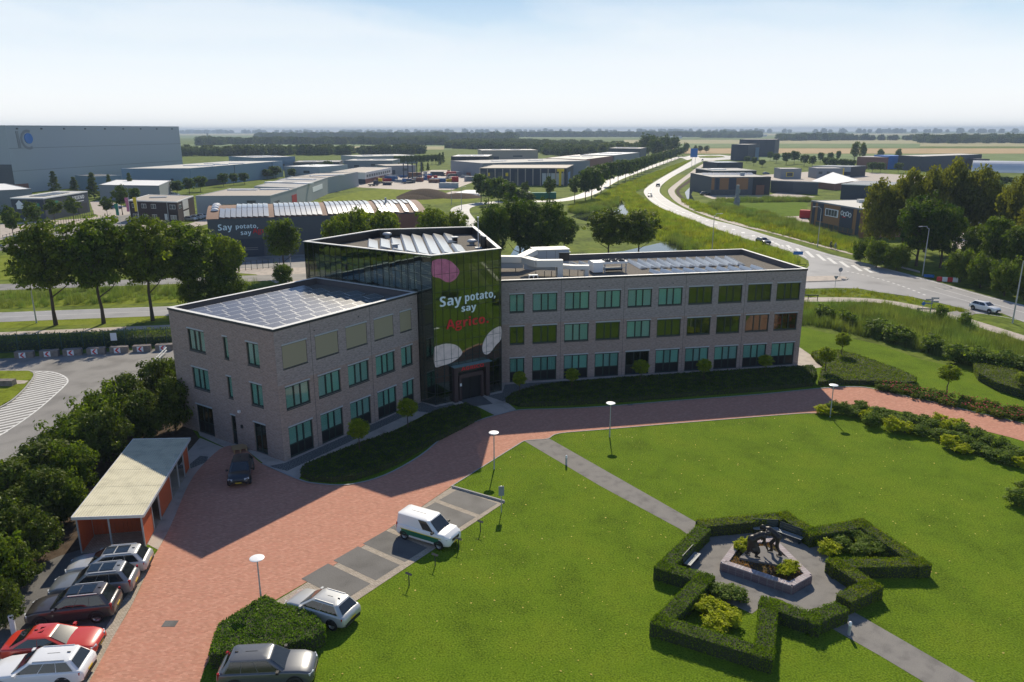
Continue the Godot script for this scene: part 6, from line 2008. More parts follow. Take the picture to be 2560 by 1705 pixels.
func curved_hall() -> void:
	var q := px([[528, 647], [1068, 621]])
	var l := q[0].distance_to(q[1])
	var f := face(q[0], q[1])
	var t := thing("curved_roof_warehouse", "dark warehouse with curved solar roof and slogan on its wall", "building")
	t.transform = f
	var D := 24.0
	var arc := func(d: float) -> float: return 8.4 + 1.9 * sin(PI * (d / D) * 0.92 + 0.12) - 0.22
	var b := MB.new()
	b.quad(Vector3(0, 0, 0), Vector3(l, 0, 0), Vector3(l, 8.4, 0), Vector3(0, 8.4, 0))
	part(t, "front_wall", b.mesh(), M.grey_dark)
	b = MB.new()
	for k in 12:
		var d0 := D * k / 12.0
		var d1 := D * (k + 1) / 12.0
		b.quad(Vector3(0, 0, -d1), Vector3(0, 0, -d0), Vector3(0, arc.call(d0), -d0), Vector3(0, arc.call(d1), -d1))
		b.quad(Vector3(l, 0, -d0), Vector3(l, 0, -d1), Vector3(l, arc.call(d1), -d1), Vector3(l, arc.call(d0), -d0))
	b.quad(Vector3(l, 0, -D), Vector3(0, 0, -D), Vector3(0, arc.call(D), -D), Vector3(l, arc.call(D), -D))
	part(t, "side_wall", b.mesh(), M.grey_dark)
	b = MB.new()
	for k in 12:
		var d0 := D * k / 12.0
		var d1 := D * (k + 1) / 12.0
		b.quad(Vector3(-0.2, arc.call(d0) + 0.05, -d0), Vector3(l + 0.2, arc.call(d0) + 0.05, -d0), Vector3(l + 0.2, arc.call(d1) + 0.05, -d1), Vector3(-0.2, arc.call(d1) + 0.05, -d1))
	part(t, "roof", b.mesh(), M.rust)
	# rows of panels that follow the curve
	var n := 38
	for i in n:
		if i % 10 == 9: continue
		for k in 3:
			if i > 32 and k == 0 and i % 2 == 0: continue
			if i < 3 and k == 1: continue
			var d0 := 0.3 + k * 7.0
			var x0 := 2.5 + i * (l - 4.0) / n
			var x1 := x0 + (l - 4.0) / n * 0.9
			var pb := MB.new()
			for s in 3:
				var a := d0 + s * 2.25
				var c := a + 2.25
				pb.quad(Vector3(x0, arc.call(a) + 0.32, -a), Vector3(x1, arc.call(a) + 0.16, -a), Vector3(x1, arc.call(c) + 0.16, -c), Vector3(x0, arc.call(c) + 0.32, -c))
			part(t, "solar_panel", pb.mesh(), M.solar_bright)
	for k in 6:
		var dm := MB.new()
		dm.lathe(Vector3.ZERO, [Vector2(0.8, 0), Vector2(0.78, 0.25), Vector2(0.5, 0.5), Vector2(0, 0.6)], 14)
		part(t, "dome_light", dm.mesh(), M.roof_white, at3(1.4, arc.call(6.0 + k * 2.6) + 0.05, -6.0 - k * 2.6))
	letters(t, "lettering", "Say", M.print_white, at3(2.0, 5.55, 0.04), 2.9, 1.75)
	letters(t, "lettering", "potato,", M.print_white, at3(5.6, 5.95, 0.04), 4.6, 1.15)
	letters(t, "lettering", "say", M.print_white, at3(6.5, 4.55, 0.04), 2.2, 1.05)
	letters(t, "lettering", "Agrico.", M.print_red, at3(9.0, 4.75, 0.04), 5.0, 1.5)
	part(t, "loading_door", box1, M.navy, sc3(5.6, 4.0, 0.16, Vector3(8.2, 2.0, 0.0)))
	for y in [1.6, 2.0]: part(t, "door_bar", box1, M.roof_grey, sc3(4.4, 0.08, 0.06, Vector3(7.6, y, 0.1)))
	part(t, "red_wall", box1, M.brick_red, sc3(8.0, 8.2, 0.12, Vector3(l - 4.2, 4.1, 0.0)))
	part(t, "side_door", box1, M.blue_sign, sc3(2.0, 2.6, 0.1, Vector3(l - 3.0, 3.2, 0.05)))
	part(t, "wall_flue", box1, M.galva, sc3(0.4, 1.4, 0.4, Vector3(l - 8, 10.6, -8)))

# ---------------------------------------------------------------- vegetation
func C(r: float, g: float, b: float) -> Color: return Color(r, g, b)

func tree_kinds() -> void:
	make_kind("maple", 1, 3.6, 11.0, 5.0, 0.24, crown(101, Vector3(5.0, 5.6, 5.0), 250, 46, 1.0, 0.25, C(0.035, 0.062, 0.01), C(0.085, 0.12, 0.018)), M.leaf)
	make_kind("maple_b", 2, 3.2, 10.0, 4.6, 0.22, crown(102, Vector3(4.6, 5.2, 4.6), 230, 44, 1.0, 0.25, C(0.03, 0.058, 0.01), C(0.07, 0.11, 0.016)), M.leaf)
	make_kind("lime", 3, 2.4, 8.0, 4.2, 0.2, crown(103, Vector3(4.2, 4.2, 4.2), 220, 44, 0.85, 0.22, C(0.05, 0.09, 0.01), C(0.12, 0.165, 0.02)), M.leaf)
	make_kind("round", 4, 2.2, 5.2, 2.3, 0.11, crown(104, Vector3(2.3, 2.8, 2.3), 90, 34, 0.62, 0.2, C(0.03, 0.06, 0.012), C(0.065, 0.1, 0.018)), M.leaf)
	make_kind("cone", 5, 0.8, 9.0, 2.4, 0.12, crown(105, Vector3(2.4, 4.5, 2.4), 130, 34, 0.6, 0.22, C(0.028, 0.055, 0.014), C(0.06, 0.09, 0.02), "cone"), M.leaf)
	make_kind("birch", 6, 3.0, 13.0, 4.2, 0.18, crown(106, Vector3(4.4, 6.2, 4.4), 210, 46, 1.15, 0.24, C(0.06, 0.075, 0.025), C(0.1, 0.115, 0.04), "weep"), M.leaf)
	make_kind("dark", 7, 1.2, 12.0, 5.6, 0.25, crown(107, Vector3(5.6, 6.2, 5.6), 260, 46, 1.0, 0.24, C(0.022, 0.05, 0.008), C(0.055, 0.09, 0.014)), M.leaf)
	make_kind("ball", 8, 1.45, 1.6, 0.82, 0.06, crown(108, Vector3(0.82, 0.82, 0.82), 150, 40, 0.2, 0.055, C(0.08, 0.13, 0.01), C(0.15, 0.2, 0.018), "ball"), M.leaf, 6)
	make_kind("bush", 9, 0.1, 3.4, 2.2, 0.07, crown(109, Vector3(2.2, 1.9, 2.2), 170, 48, 0.5, 0.12, C(0.03, 0.05, 0.014), C(0.075, 0.1, 0.028)), M.leaf_glossy, 5)
	make_kind("bush_b", 10, 0.1, 3.4, 2.2, 0.07, crown(110, Vector3(2.2, 1.9, 2.2), 170, 48, 0.5, 0.12, C(0.04, 0.075, 0.012), C(0.09, 0.13, 0.02)), M.leaf, 5)
	make_kind("shrub", 11, 0.05, 1.1, 0.7, 0.03, crown(111, Vector3(0.7, 0.6, 0.7), 60, 30, 0.22, 0.07, C(0.05, 0.09, 0.025), C(0.11, 0.16, 0.05)), M.leaf, 4)
	make_kind("shrub_y", 12, 0.05, 1.1, 0.7, 0.03, crown(112, Vector3(0.7, 0.6, 0.7), 60, 30, 0.22, 0.07, C(0.14, 0.19, 0.01), C(0.26, 0.3, 0.02)), M.leaf, 4)
	make_kind("mid", 13, 1.6, 7.4, 3.4, 0.14, crown(113, Vector3(3.4, 3.9, 3.4), 90, 26, 1.0, 0.4, C(0.025, 0.055, 0.014), C(0.055, 0.09, 0.02)), M.leaf, 5)
	make_kind("willow", 14, 0.8, 9.0, 4.2, 0.2, crown(114, Vector3(4.2, 4.6, 4.2), 110, 30, 1.1, 0.4, C(0.06, 0.09, 0.03), C(0.11, 0.14, 0.05)), M.leaf, 5)

func vegetation() -> void:
	tree_kinds()
	# large street trees at the left
	for e in [["maple", 140, 813, 555, 190, "big street tree on the verge next to the slim lamp"], ["maple_b", 259.5, 809, 540, 180, "tallest big street tree on the verge, middle of three"], ["maple", 382, 802, 543, 165, "big street tree on the verge closest to the brick wing"]]:
		tree_px(e[0], "street_tree", e[5], e[1], e[2], e[3], e[4], "big street trees on the verge")
	tree_px("maple_b", "street_tree", "broad dark street tree behind the brick wing with low branches", 475, 775, 556, 165)
	tree_px("lime", "street_tree", "bright green tree standing next to the broad dark street tree", 570, 755, 588, 105)
	tree_px("bush_b", "bush", "rounded bush below the trees behind the brick wing", 560, 765, 676, 115, "bushes behind the wing")
	tree_px("bush_b", "bush", "rounded bush below the trees behind the brick wing", 485, 772, 690, 80, "bushes behind the wing")
	tree_px("maple_b", "street_tree", "slender tree left of the glass tower before the warehouse", 713, 690, 545, 98)
	tree_px("bush_b", "bush", "small bush at the foot of the slender tree by the tower", 709, 712, 660, 58)
	# behind the tower and the right wing
	for e in [["lime", 895, 690, 522, 105], ["lime", 965, 680, 526, 100], ["lime", 850, 700, 540, 80], ["lime", 1085, 665, 520, 95], ["lime", 1140, 660, 528, 80]]:
		tree_px(e[0], "lime_tree", "bright green broad tree between the glass tower and the warehouse", e[1], e[2], e[3], e[4], "bright trees behind the tower")
	for e in [["dark", 1235, 660, 500, 100], ["dark", 1300, 650, 482, 120], ["dark", 1370, 645, 492, 110], ["dark", 1410, 630, 535, 80], ["maple_b", 1215, 650, 540, 80], ["dark", 1340, 655, 540, 110]]:
		tree_px(e[0], "broad_tree", "dark broad tree rising behind the roof ducts", e[1], e[2], e[3], e[4], "dark trees behind the ducts")
	for e in [["maple", 1520, 660, 522, 125], ["maple", 1595, 658, 527, 120]]:
		tree_px(e[0], "pond_tree", "full tree by the pond behind the long brick wing", e[1], e[2], e[3], e[4], "pair of trees by the pond")
	# row along the middle street
	for e in [[1479, 500, 415, 60], [1502, 484, 408, 46], [1463, 505, 420, 40], [1525, 466, 402, 42], [1545, 458, 398, 36], [1563, 452, 397, 34]]:
		tree_px("mid", "row_tree", "dark street tree at the near end of the middle street row", e[0], e[1], e[2], e[3], "trees at the near end of the row")
	for k in 15:
		var t := k / 14.0
		tree_px("mid", "row_tree", "small street tree in the long receding row along the middle street", lerpf(1575, 1706, t), lerpf(449, 391, pow(t, 0.9)), lerpf(398, 366, t), lerpf(30, 20, t), "long row along the middle street")
	for e in [[1203, 505, 432, 46], [1222, 512, 445, 40], [1246, 520, 440, 46], [1268, 528, 452, 50], [1290, 520, 470, 55], [1320, 515, 480, 40], [1208, 486, 440, 34], [1258, 500, 446, 40]]:
		tree_px("mid", "street_tree", "green street tree at the bend before the glazed hall", e[0], e[1], e[2], e[3], "trees at the bend")
	for e in [[1373, 506, 443, 36], [1436, 506, 441, 34], [1312, 500, 455, 26]]:
		tree_px("round", "young_tree", "young single tree on the grass before the glazed hall", e[0], e[1], e[2], e[3], "young trees on the grass")
	# left background
	for e in [[36, 606, 517, 50], [88, 582, 505, 52], [138, 556, 500, 50], [186, 558, 494, 44], [270, 545, 493, 34], [307, 538, 464, 44]]:
		tree_px("round", "young_tree", "young street tree with thin stem near the black company hall", e[0], e[1], e[2], e[3], "young trees near the company hall")
	for e in [[139, 486, 432, 37], [188, 484, 445, 33], [236, 496, 436, 40], [277, 490, 440, 25], [328, 488, 436, 28]]:
		tree_px("cone", "conical_tree", "pointed conical tree before the high store", e[0], e[1], e[2], e[3], "conical trees before the store")
	for e in [[340, 512, 468, 32], [381, 495, 466, 36], [444, 488, 450, 37], [474, 485, 443, 32], [502, 479, 439, 37], [559, 466, 432, 30], [585, 463, 432, 26], [611, 461, 431, 28], [668, 448, 422, 32], [690, 446, 414, 34], [731, 446, 420, 24], [782, 440, 411, 30], [804, 437, 408, 28], [822, 433, 401, 28], [900, 420, 400, 18], [925, 420, 400, 18], [948, 416, 400, 18]]:
		tree_px("mid", "street_tree", "round green tree in the row along the grey halls", e[0], e[1], e[2], e[3], "round trees along the grey halls")
	for k in 12: tree_px("mid", "street_tree", "small round tree in the line beside the storage yard street", 990 + k * 10.0, 416 - k * 0.5, 389 - k * 0.4, 14, "line beside the storage yard")
	for e in [[1055, 430, 404, 14], [998, 426, 408, 16], [1031, 432, 411, 16], [1070, 428, 408, 12], [1145, 432, 412, 12], [1182, 430, 410, 12], [1100, 412, 384, 14], [1108, 408, 382, 14]]:
		tree_px("cone", "young_tree", "small upright tree on the edge of the storage yard", e[0], e[1], e[2], e[3], "small trees round the storage yard")
	# right side: birches and dark trees along the road
	for e in [[2190, 640, 452, 110], [2250, 640, 428, 120], [2310, 630, 422, 120], [2365, 625, 402, 115], [2425, 630, 420, 130], [2490, 640, 470, 100], [2545, 655, 432, 140], [2600, 690, 440, 150]]:
		tree_px("birch", "birch_tree", "tall weeping birch in the belt beside the main road", e[0], e[1], e[2], e[3], "weeping birches by the road")
	for e in [["dark", 2290, 665, 482, 130, "tall dense dark tree behind the roadside lamp"], ["dark", 2350, 670, 500, 110, "lower dense dark tree beside the tall dense one by the roadside lamp"]]:
		tree_px(e[0], "broad_tree", e[5], e[1], e[2], e[3], e[4], "dense trees before the birches")
	for e in [[2480, 706, 540, 90], [2540, 722, 560, 100], [2430, 690, 560, 80], [2600, 740, 560, 100]]:
		tree_px("maple_b", "broad_tree", "open branched dark tree at the roadside beyond the white car", e[0], e[1], e[2], e[3], "open trees at the roadside")
	for e in [[2190, 668, 600, 70], [2240, 676, 610, 70], [2400, 705, 625, 80], [2450, 720, 640, 80], [2510, 740, 650, 90], [2560, 750, 660, 80], [2150, 655, 600, 50]]:
		tree_px("bush_b", "bush", "low wild bush under the roadside trees", e[0], e[1], e[2], e[3], "wild bushes under the roadside trees")
	for e in [[2479, 495, 448, 52], [2510, 470, 440, 40], [2440, 470, 425, 36], [2470, 465, 425, 34], [2180, 432, 404, 30], [2200, 432, 405, 26], [2245, 432, 406, 24], [2105, 424, 396, 28], [2126, 424, 398, 26], [2066, 420, 392, 30], [2080, 424, 394, 30], [2010, 416, 385, 24], [2030, 418, 388, 22], [1985, 410, 376, 30], [1965, 412, 380, 26], [1940, 408, 382, 20], [2050, 408, 380, 18], [2095, 404, 376, 14], [2075, 406, 380, 18], [2255, 424, 408, 18], [2290, 425, 410, 16], [1867, 408, 390, 18], [1884, 414, 392, 16], [1905, 418, 398, 20], [2540, 420, 402, 30], [1925, 402, 378, 16]]:
		tree_px("mid", "garden_tree", "round tree among the halls beyond the road", e[0], e[1], e[2], e[3], "round trees among the far halls")
	for e in [[2136, 402, 354, 24], [2155, 402, 356, 20], [2245, 398, 372, 18], [2200, 396, 372, 20]]:
		tree_px("willow", "poplar_tree", "tall pale green tree on the field edge behind the brick building", e[0], e[1], e[2], e[3], "tall trees on the field edge")
	for e in [[1620, 392, 332, 60], [1655, 392, 335, 50], [1680, 390, 338, 44], [1640, 396, 342, 50], [1715, 384, 355, 18]]:
		tree_px("dark", "tall_tree", "tall dark tree in the clump at the end of the row", e[0], e[1], e[2], e[3], "tall clump at the end of the row")
	for e in [[1508, 392, 358, 34], [1547, 390, 355, 34], [1750, 381, 364, 16], [1766, 381, 364, 16], [1738, 381, 363, 12]]:
		tree_px("willow", "field_tree", "pale rounded tree standing before the wood", e[0], e[1], e[2], e[3], "pale trees before the wood")
	# ball trees
	for e in [[2102, 897.6, 836, 41, "clipped ball tree on the lawn hedge beside the building end"], [2061, 940, 872, 48, "clipped ball tree in the low hedge at the building corner"], [2365.7, 988.6, 918, 58, "clipped ball tree behind the red rose bed"], [2558, 984, 934, 56, "clipped ball tree by the long clipped hedge on the right lawn"], [899.5, 1140, 1053, 58, "sunlit clipped ball tree in the curved bed"], [1020, 1081.5, 1002, 56, "shaded clipped ball tree in the curved bed"]]:
		tree_px("ball", "ball_tree", e[4], e[0], e[1], e[2], e[3], "clipped ball trees")
	for e in [[1299, 993, 933, 38], [1429.5, 979.5, 925, 40], [1600.6, 963, 904, 46], [1758, 960, 901, 40], [1911, 941, 891, 41]]:
		tree_px("ball", "ball_tree", "clipped ball tree in the bed before the long brick wing", e[0], e[1], e[2], e[3], "clipped ball trees before the long wing")
	# trees and ground beyond the left edge that the tower glass mirrors
	for e in [[-82, -74], [-90, -66], [-80, -58], [-96, -80], [-104, -70], [-88, -48], [-112, -62]]:
		tree("maple_b", "street_tree", "leafy tree beyond the yard mirrored in the tower glass", Vector3(e[0], 0, e[1]), 11.0, 9.0, "trees beyond the yard")
	# shrub mass at the left
	var i := 0
	for e in [[455, 990, 895, 110], [400, 1030, 905, 120], [330, 1075, 945, 140], [260, 1120, 980, 150], [440, 1075, 950, 110], [370, 1105, 985, 120], [190, 1170, 1040, 165], [275, 1165, 1030, 130], [110, 1235, 1110, 185], [195, 1235, 1110, 130], [30, 1310, 1165, 200], [120, 1310, 1180, 150], [180, 1300, 1190, 100], [20, 1400, 1260, 190], [95, 1400, 1280, 140], [5, 1490, 1340, 160], [60, 1470, 1370, 110], [15, 1570, 1450, 110], [-60, 1460, 1280, 160], [60, 1345, 1230, 150]]:
		tree_px("bush" if i % 3 else "bush_b", "bush", "dense screening bush in the mass between the yard and the carport", e[0], e[1], e[2], e[3], "screening bushes")
		i += 1
	# beds and hedges
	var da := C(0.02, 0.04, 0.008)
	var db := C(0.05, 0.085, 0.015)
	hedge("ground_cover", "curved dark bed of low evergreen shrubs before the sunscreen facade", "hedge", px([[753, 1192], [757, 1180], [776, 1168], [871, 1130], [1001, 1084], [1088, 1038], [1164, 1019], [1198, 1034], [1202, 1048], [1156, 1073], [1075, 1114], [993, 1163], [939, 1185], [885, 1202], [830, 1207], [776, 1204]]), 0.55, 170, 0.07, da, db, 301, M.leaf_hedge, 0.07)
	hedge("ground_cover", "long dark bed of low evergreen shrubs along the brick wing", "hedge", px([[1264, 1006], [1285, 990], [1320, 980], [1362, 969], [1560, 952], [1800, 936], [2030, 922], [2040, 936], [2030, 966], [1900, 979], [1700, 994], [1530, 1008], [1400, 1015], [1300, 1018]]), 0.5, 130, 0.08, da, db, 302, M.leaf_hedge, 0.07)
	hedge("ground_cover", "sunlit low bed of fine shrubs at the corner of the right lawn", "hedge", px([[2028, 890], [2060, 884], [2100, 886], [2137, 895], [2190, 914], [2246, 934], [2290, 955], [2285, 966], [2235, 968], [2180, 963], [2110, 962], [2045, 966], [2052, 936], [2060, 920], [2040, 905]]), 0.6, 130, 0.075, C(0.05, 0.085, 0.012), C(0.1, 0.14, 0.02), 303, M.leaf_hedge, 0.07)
	hedge("clipped_hedge", "broad rounded clipped hedge on the right lawn", "hedge", px([[2431, 926], [2450, 922], [2490, 930], [2560, 952], [2640, 980], [2640, 1020], [2560, 998], [2490, 976], [2445, 952]]), 0.95, 130, 0.07, C(0.05, 0.08, 0.012), C(0.095, 0.13, 0.02), 304, M.leaf_hedge, 0.08)
	hedge("clipped_hedge", "thick glossy hedge round a disc lamp between parked cars", "hedge", px([[663, 1486], [700, 1508], [745, 1518], [785, 1534], [810, 1562], [811, 1574], [780, 1592], [700, 1612], [600, 1627], [523, 1634], [534, 1592], [545, 1560], [600, 1524], [640, 1500]], 0.95), 0.95, 330, 0.06, C(0.04, 0.085, 0.008), C(0.085, 0.15, 0.014), 305, M.leaf_glossy, 0.07)
	# clipped hedge round the garden square, in two runs
	var mz := px([[1763, 1305], [1965, 1287], [2029, 1327.5], [2155, 1305], [2300, 1402], [2094, 1405], [2178, 1460], [2123, 1486]], 0.9)
	var mw := px([[1752, 1324], [1661, 1413], [1761, 1442], [1655, 1550], [1910, 1627.6], [1923, 1505], [2032, 1540.5], [2090, 1518]], 0.9)
	var run := 0
	for q: PackedVector2Array in [mz, mw]:
		var t := thing("clipped_hedge", ["zigzag clipped hedge behind the statue with two benches", "zigzag clipped hedge in front of the statue with one bench"][run], "hedge")
		for k in q.size() - 1:
			var sp := strip_poly(q[k], q[k + 1], 0.95)
			part(t, "branches", prism(sp, 0.0, 0.82 - k * 0.004), M.twigs)
			part(t, "foliage", hedge_leaves(sp, 0.9, 300, 0.05, C(0.05, 0.095, 0.008), C(0.13, 0.17, 0.012) if run == 0 else C(0.09, 0.15, 0.012), 310 + run * 20 + k, 0.05), M.leaf_hedge)
		run += 1
	# planting in the two corners of the garden square
	for e in [[2075, 1350, "shrub"], [2110, 1345, "shrub"], [2140, 1352, "shrub"], [2170, 1368, "shrub"], [2195, 1385, "shrub"], [2070, 1383, "shrub_y"], [2100, 1370, "shrub"], [2150, 1388, "shrub"], [1758, 1527, "shrub_y"], [1792, 1540, "shrub_y"], [1825, 1560, "shrub_y"], [1785, 1575, "shrub_y"], [1840, 1500, "shrub"], [1800, 1495, "shrub"]]:
		tree(e[2], "shrub", "leafy garden shrub in a corner of the hedged square", G(e[0], e[1]), 0.8, 1.7, "shrubs in the hedged square", -1.0, "shrub")
	# flower border on the right
	var bl := [[2060, 1036, "shrub_y"], [2082, 1033, "shrub"], [2105, 1036, "shrub"], [2130, 1038, "shrub"], [2150, 1032, "shrub"], [2168, 1052, "shrub_y"], [2190, 1043, "shrub"], [2210, 1055, "shrub"], [2232, 1048, "shrub"], [2180, 1064, "shrub"], [2250, 1066, "shrub"], [2230, 1078, "shrub_y"], [2262, 1082, "shrub_y"], [2290, 1066, "shrub"], [2312, 1060, "shrub"], [2300, 1088, "shrub"], [2330, 1078, "shrub"], [2345, 1096, "shrub"], [2370, 1084, "shrub_y"], [2380, 1104, "shrub"], [2400, 1092, "shrub"], [2372, 1120, "shrub_y"], [2415, 1118, "shrub"], [2440, 1100, "shrub"], [2440, 1128, "shrub"], [2470, 1112, "shrub"], [2465, 1138, "shrub"], [2500, 1126, "shrub"], [2490, 1148, "shrub"], [2525, 1140, "shrub"], [2520, 1160, "shrub"], [2555, 1152, "shrub"], [2400, 1132, "shrub_y"], [2545, 1168, "shrub_y"], [2270, 1050, "shrub"], [2345, 1066, "shrub_y"], [2390, 1076, "shrub_y"]]
	for k in bl.size():
		var e: Array = bl[k]
		tree(e[2], "border_plant", "yellow green mounded plant in the long flower border" if e[2] == "shrub_y" else "grey green mounded plant in the long flower border", G(e[0], e[1]), rng.randf_range(0.75, 1.3), rng.randf_range(1.4, 2.3), "mounded border plants", -1.0, "plant")
	tree("shrub", "border_plant", "dark leafy shrub alone at the lawn edge", G(2548, 1262), 1.2, 2.4, "", -1.0, "plant")
	tree("bush_b", "border_plant", "larger leafy shrub beside the dark one at the lawn edge", G(2585, 1250), 1.4, 2.8, "", -1.0, "plant")
	# roses
	var rosebed := px([[2188, 960], [2240, 967], [2350, 988], [2440, 1006], [2560, 1032], [2680, 1062], [2680, 1098], [2560, 1062], [2430, 1034], [2352, 1014], [2280, 998], [2192, 976]])
	var rb := crown(120, Vector3(0.34, 0.3, 0.34), 22, 16, 0.14, 0.05, C(0.04, 0.07, 0.02), C(0.09, 0.12, 0.04))
	var o := scatter("rose_bed", "strip of rose bushes beside the drive", "roses", rb, M.leaf, [rosebed], 3.2, 77, 0.8, 1.3)
	o.position.y = 0.36
	var bm := MB.new()
	bm.lathe(Vector3.ZERO, [Vector2(0, 0), Vector2(0.07, 0.03), Vector2(0.075, 0.07), Vector2(0, 0.1)], 7)
	o = scatter("rose_blossom", "red blossoms over the rose bushes", "roses", bm.mesh(), M.rose, [rosebed], 4.5, 78, 0.7, 1.2)
	o.position.y = 0.62
	# rough grass and reeds
	var reed := tuft(401, 26, 1.15, 0.45, 0.022, C(0.13, 0.2, 0.06), C(0.25, 0.31, 0.1))
	var rough := tuft(402, 26, 0.6, 0.5, 0.028, C(0.2, 0.27, 0.03), C(0.36, 0.4, 0.06))
	scatter("reed_bed", "tall grey green reeds between the lawn and the cycle path", "reeds", reed, M.leaf_grass, [px([[1990, 762], [2137, 762], [2219, 767], [2300, 784], [2395, 808], [2463, 830], [2560, 860], [2700, 900], [2700, 985], [2560, 946], [2440, 915], [2300, 878], [2200, 850], [2100, 828], [2030, 815], [1990, 812]])], 4.0, 501, 0.8, 1.4)
	for e in [[2060, 800, 46], [2115, 815, 40], [2190, 838, 55], [2235, 855, 60], [2260, 860, 50], [2330, 880, 55], [2390, 905, 60], [2440, 915, 60], [2500, 925, 70], [2555, 935, 60], [2410, 820, 30], [2350, 800, 26]]:
		tree("shrub", "wild_shrub", "grey green willow bush among the reeds", G(e[0], e[1]), 2.2, e[2] * PXM(G(e[0], e[1])) * 1.3, "willow bushes among the reeds", -1.0, "shrub")
	var meadow := [px([[1608, 498], [1640, 518], [1720, 551], [1770, 570], [1855, 600], [1920, 618], [1990, 642], [1990, 668], [1850, 660], [1720, 640], [1700, 606], [1600, 600], [1560, 575], [1574, 532], [1556, 492], [1580, 478]]), px([[1420, 520], [1440, 508], [1484, 500], [1530, 472], [1600, 446], [1680, 416], [1730, 399], [1700, 416], [1640, 448], [1606, 472], [1560, 488], [1545, 508], [1500, 520]]), px([[1700, 500], [1740, 528], [1850, 560], [1990, 597], [2160, 640], [2200, 650], [2140, 605], [2010, 566], [1960, 548], [1900, 550], [1840, 535], [1745, 508], [1722, 500]])]
	scatter("meadow_grass", "long bright grass on the banks beside the main road", "grass", rough, M.leaf_grass, meadow, 1.1, 502, 1.0, 2.2)
	scatter("ditch_grass", "long grass in the ditch between the two streets", "grass", reed, M.leaf_grass, [px([[-40, 738], [420, 716], [640, 706], [650, 722], [420, 752], [-40, 775]])], 1.6, 503, 0.6, 1.1)
	scatter("reed_bank", "dark reeds along the water beyond the road", "reeds", reed, M.leaf_grass, [px([[1770, 512], [1800, 512], [1900, 532], [1940, 540], [1935, 550], [1890, 550], [1830, 538], [1775, 522]]), px([[1880, 555], [1920, 548], [1985, 553], [2025, 575], [2140, 606], [2160, 622], [2050, 592], [1950, 572]]), px([[1790, 500], [2020, 498], [2025, 505], [1800, 507]]), px([[1420, 530], [1445, 520], [1525, 510], [1545, 495], [1545, 515], [1510, 527], [1440, 535]]), px([[1660, 600], [1700, 595], [1760, 622], [1720, 630]])], 2.2, 504, 1.0, 1.8)
	scatter("verge_grass", "bright grass tufts on the verge before the cycle path", "grass", rough, M.leaf_grass, [px([[1960, 727], [2097, 723], [2151, 725], [2192, 733], [2273, 744], [2355, 762], [2424, 780], [2380, 781], [2273, 757], [2192, 745], [2110, 741], [1960, 742]])], 2.5, 505, 0.5, 1.0)
	# fallen leaves and daisies on the lawn
	var fl := Leaves.new()
	fl.leaf(Vector3(0, 0.035, 0), Vector3(0.05, 0.01, 0), Vector3(0, 0.01, -0.045), UP, C(0.28, 0.25, 0.15))
	scatter("fallen_leaves", "pale fallen leaves and daisies strewn over the lawn", "leaves", fl.mesh(), M.leaf_grass, [px([[820, 1560], [1120, 1370], [1270, 1260], [1240, 1160], [1340, 1110], [1700, 1330], [1560, 1700], [760, 1705]]), px([[1420, 1090], [1990, 1042], [2500, 1180], [2560, 1700], [2300, 1560], [2340, 1440], [2100, 1290], [1780, 1300]])], 0.55, 506, 0.4, 1.4)
	# distant woods
	var fm := crown(130, Vector3(4.5, 5.5, 4.5), 60, 22, 1.5, 0.75, C(0.03, 0.055, 0.02), C(0.06, 0.085, 0.03))
	var W := func(label: String, polys: Array, d: float, s0: float, s1: float, sd: int):
		var ps := []
		for q in polys: ps.append(px(q))
		var w := scatter("wood", label, "wood", fm, M.far_leaf, ps, d, sd, s0, s1)
		w.position.y = 4.6 * s0
	W.call("round wood behind the middle halls", [[[1118, 371], [1240, 376], [1345, 385], [1420, 394], [1500, 393], [1560, 388], [1620, 384], [1612, 372], [1480, 366], [1300, 358], [1150, 357]]], 0.0065, 0.9, 1.5, 601)
	W.call("dark tree belt behind the left halls", [[[455, 392], [1062, 386], [1062, 381], [455, 385]]], 0.009, 0.9, 1.5, 602)
	W.call("tree rows across the left fields", [[[500, 361], [1000, 362], [1000, 359], [500, 358]], [[1000, 363], [1110, 363], [1120, 352], [1010, 352]], [[498, 364], [560, 364], [560, 355], [498, 355]]], 0.004, 1.2, 2.0, 603)
	W.call("distant woods on the left horizon", [[[880, 349], [1290, 352], [1290, 345], [880, 344]], [[640, 347], [900, 347], [900, 344], [640, 344]], [[1290, 343], [1900, 343], [1900, 340], [1290, 340]]], 0.0016, 1.8, 2.8, 604)
	W.call("distant farm woods on the right", [[[1945, 352], [2108, 352], [2108, 346], [1945, 346]], [[2108, 351], [2290, 351], [2290, 350], [2108, 350]], [[2290, 359], [2700, 358], [2700, 350], [2290, 352]], [[1755, 345], [1900, 345], [1900, 342], [1755, 342]]], 0.0022, 1.4, 2.3, 605)
	W.call("woods along the horizon", [[[-100, 334.5], [2700, 333], [2700, 331.6], [-100, 332.8]]], 0.00003, 3.2, 5.0, 606)

# ---------------------------------------------------------------- objects
func park(k: String, called: String, label: String, nose: Array, tail: Array, paint: Material, opt := {}, group := "", cat := "car", h := 0.75) -> Node3D:
	var a := G(nose[0], nose[1], h)
	var b := G(tail[0], tail[1], h)
	var c := (a + b) * 0.5
	return car(k, called, label, Vector3(c.x, 0.036, c.z), V2(a - b).normalized(), paint, opt, group, cat)

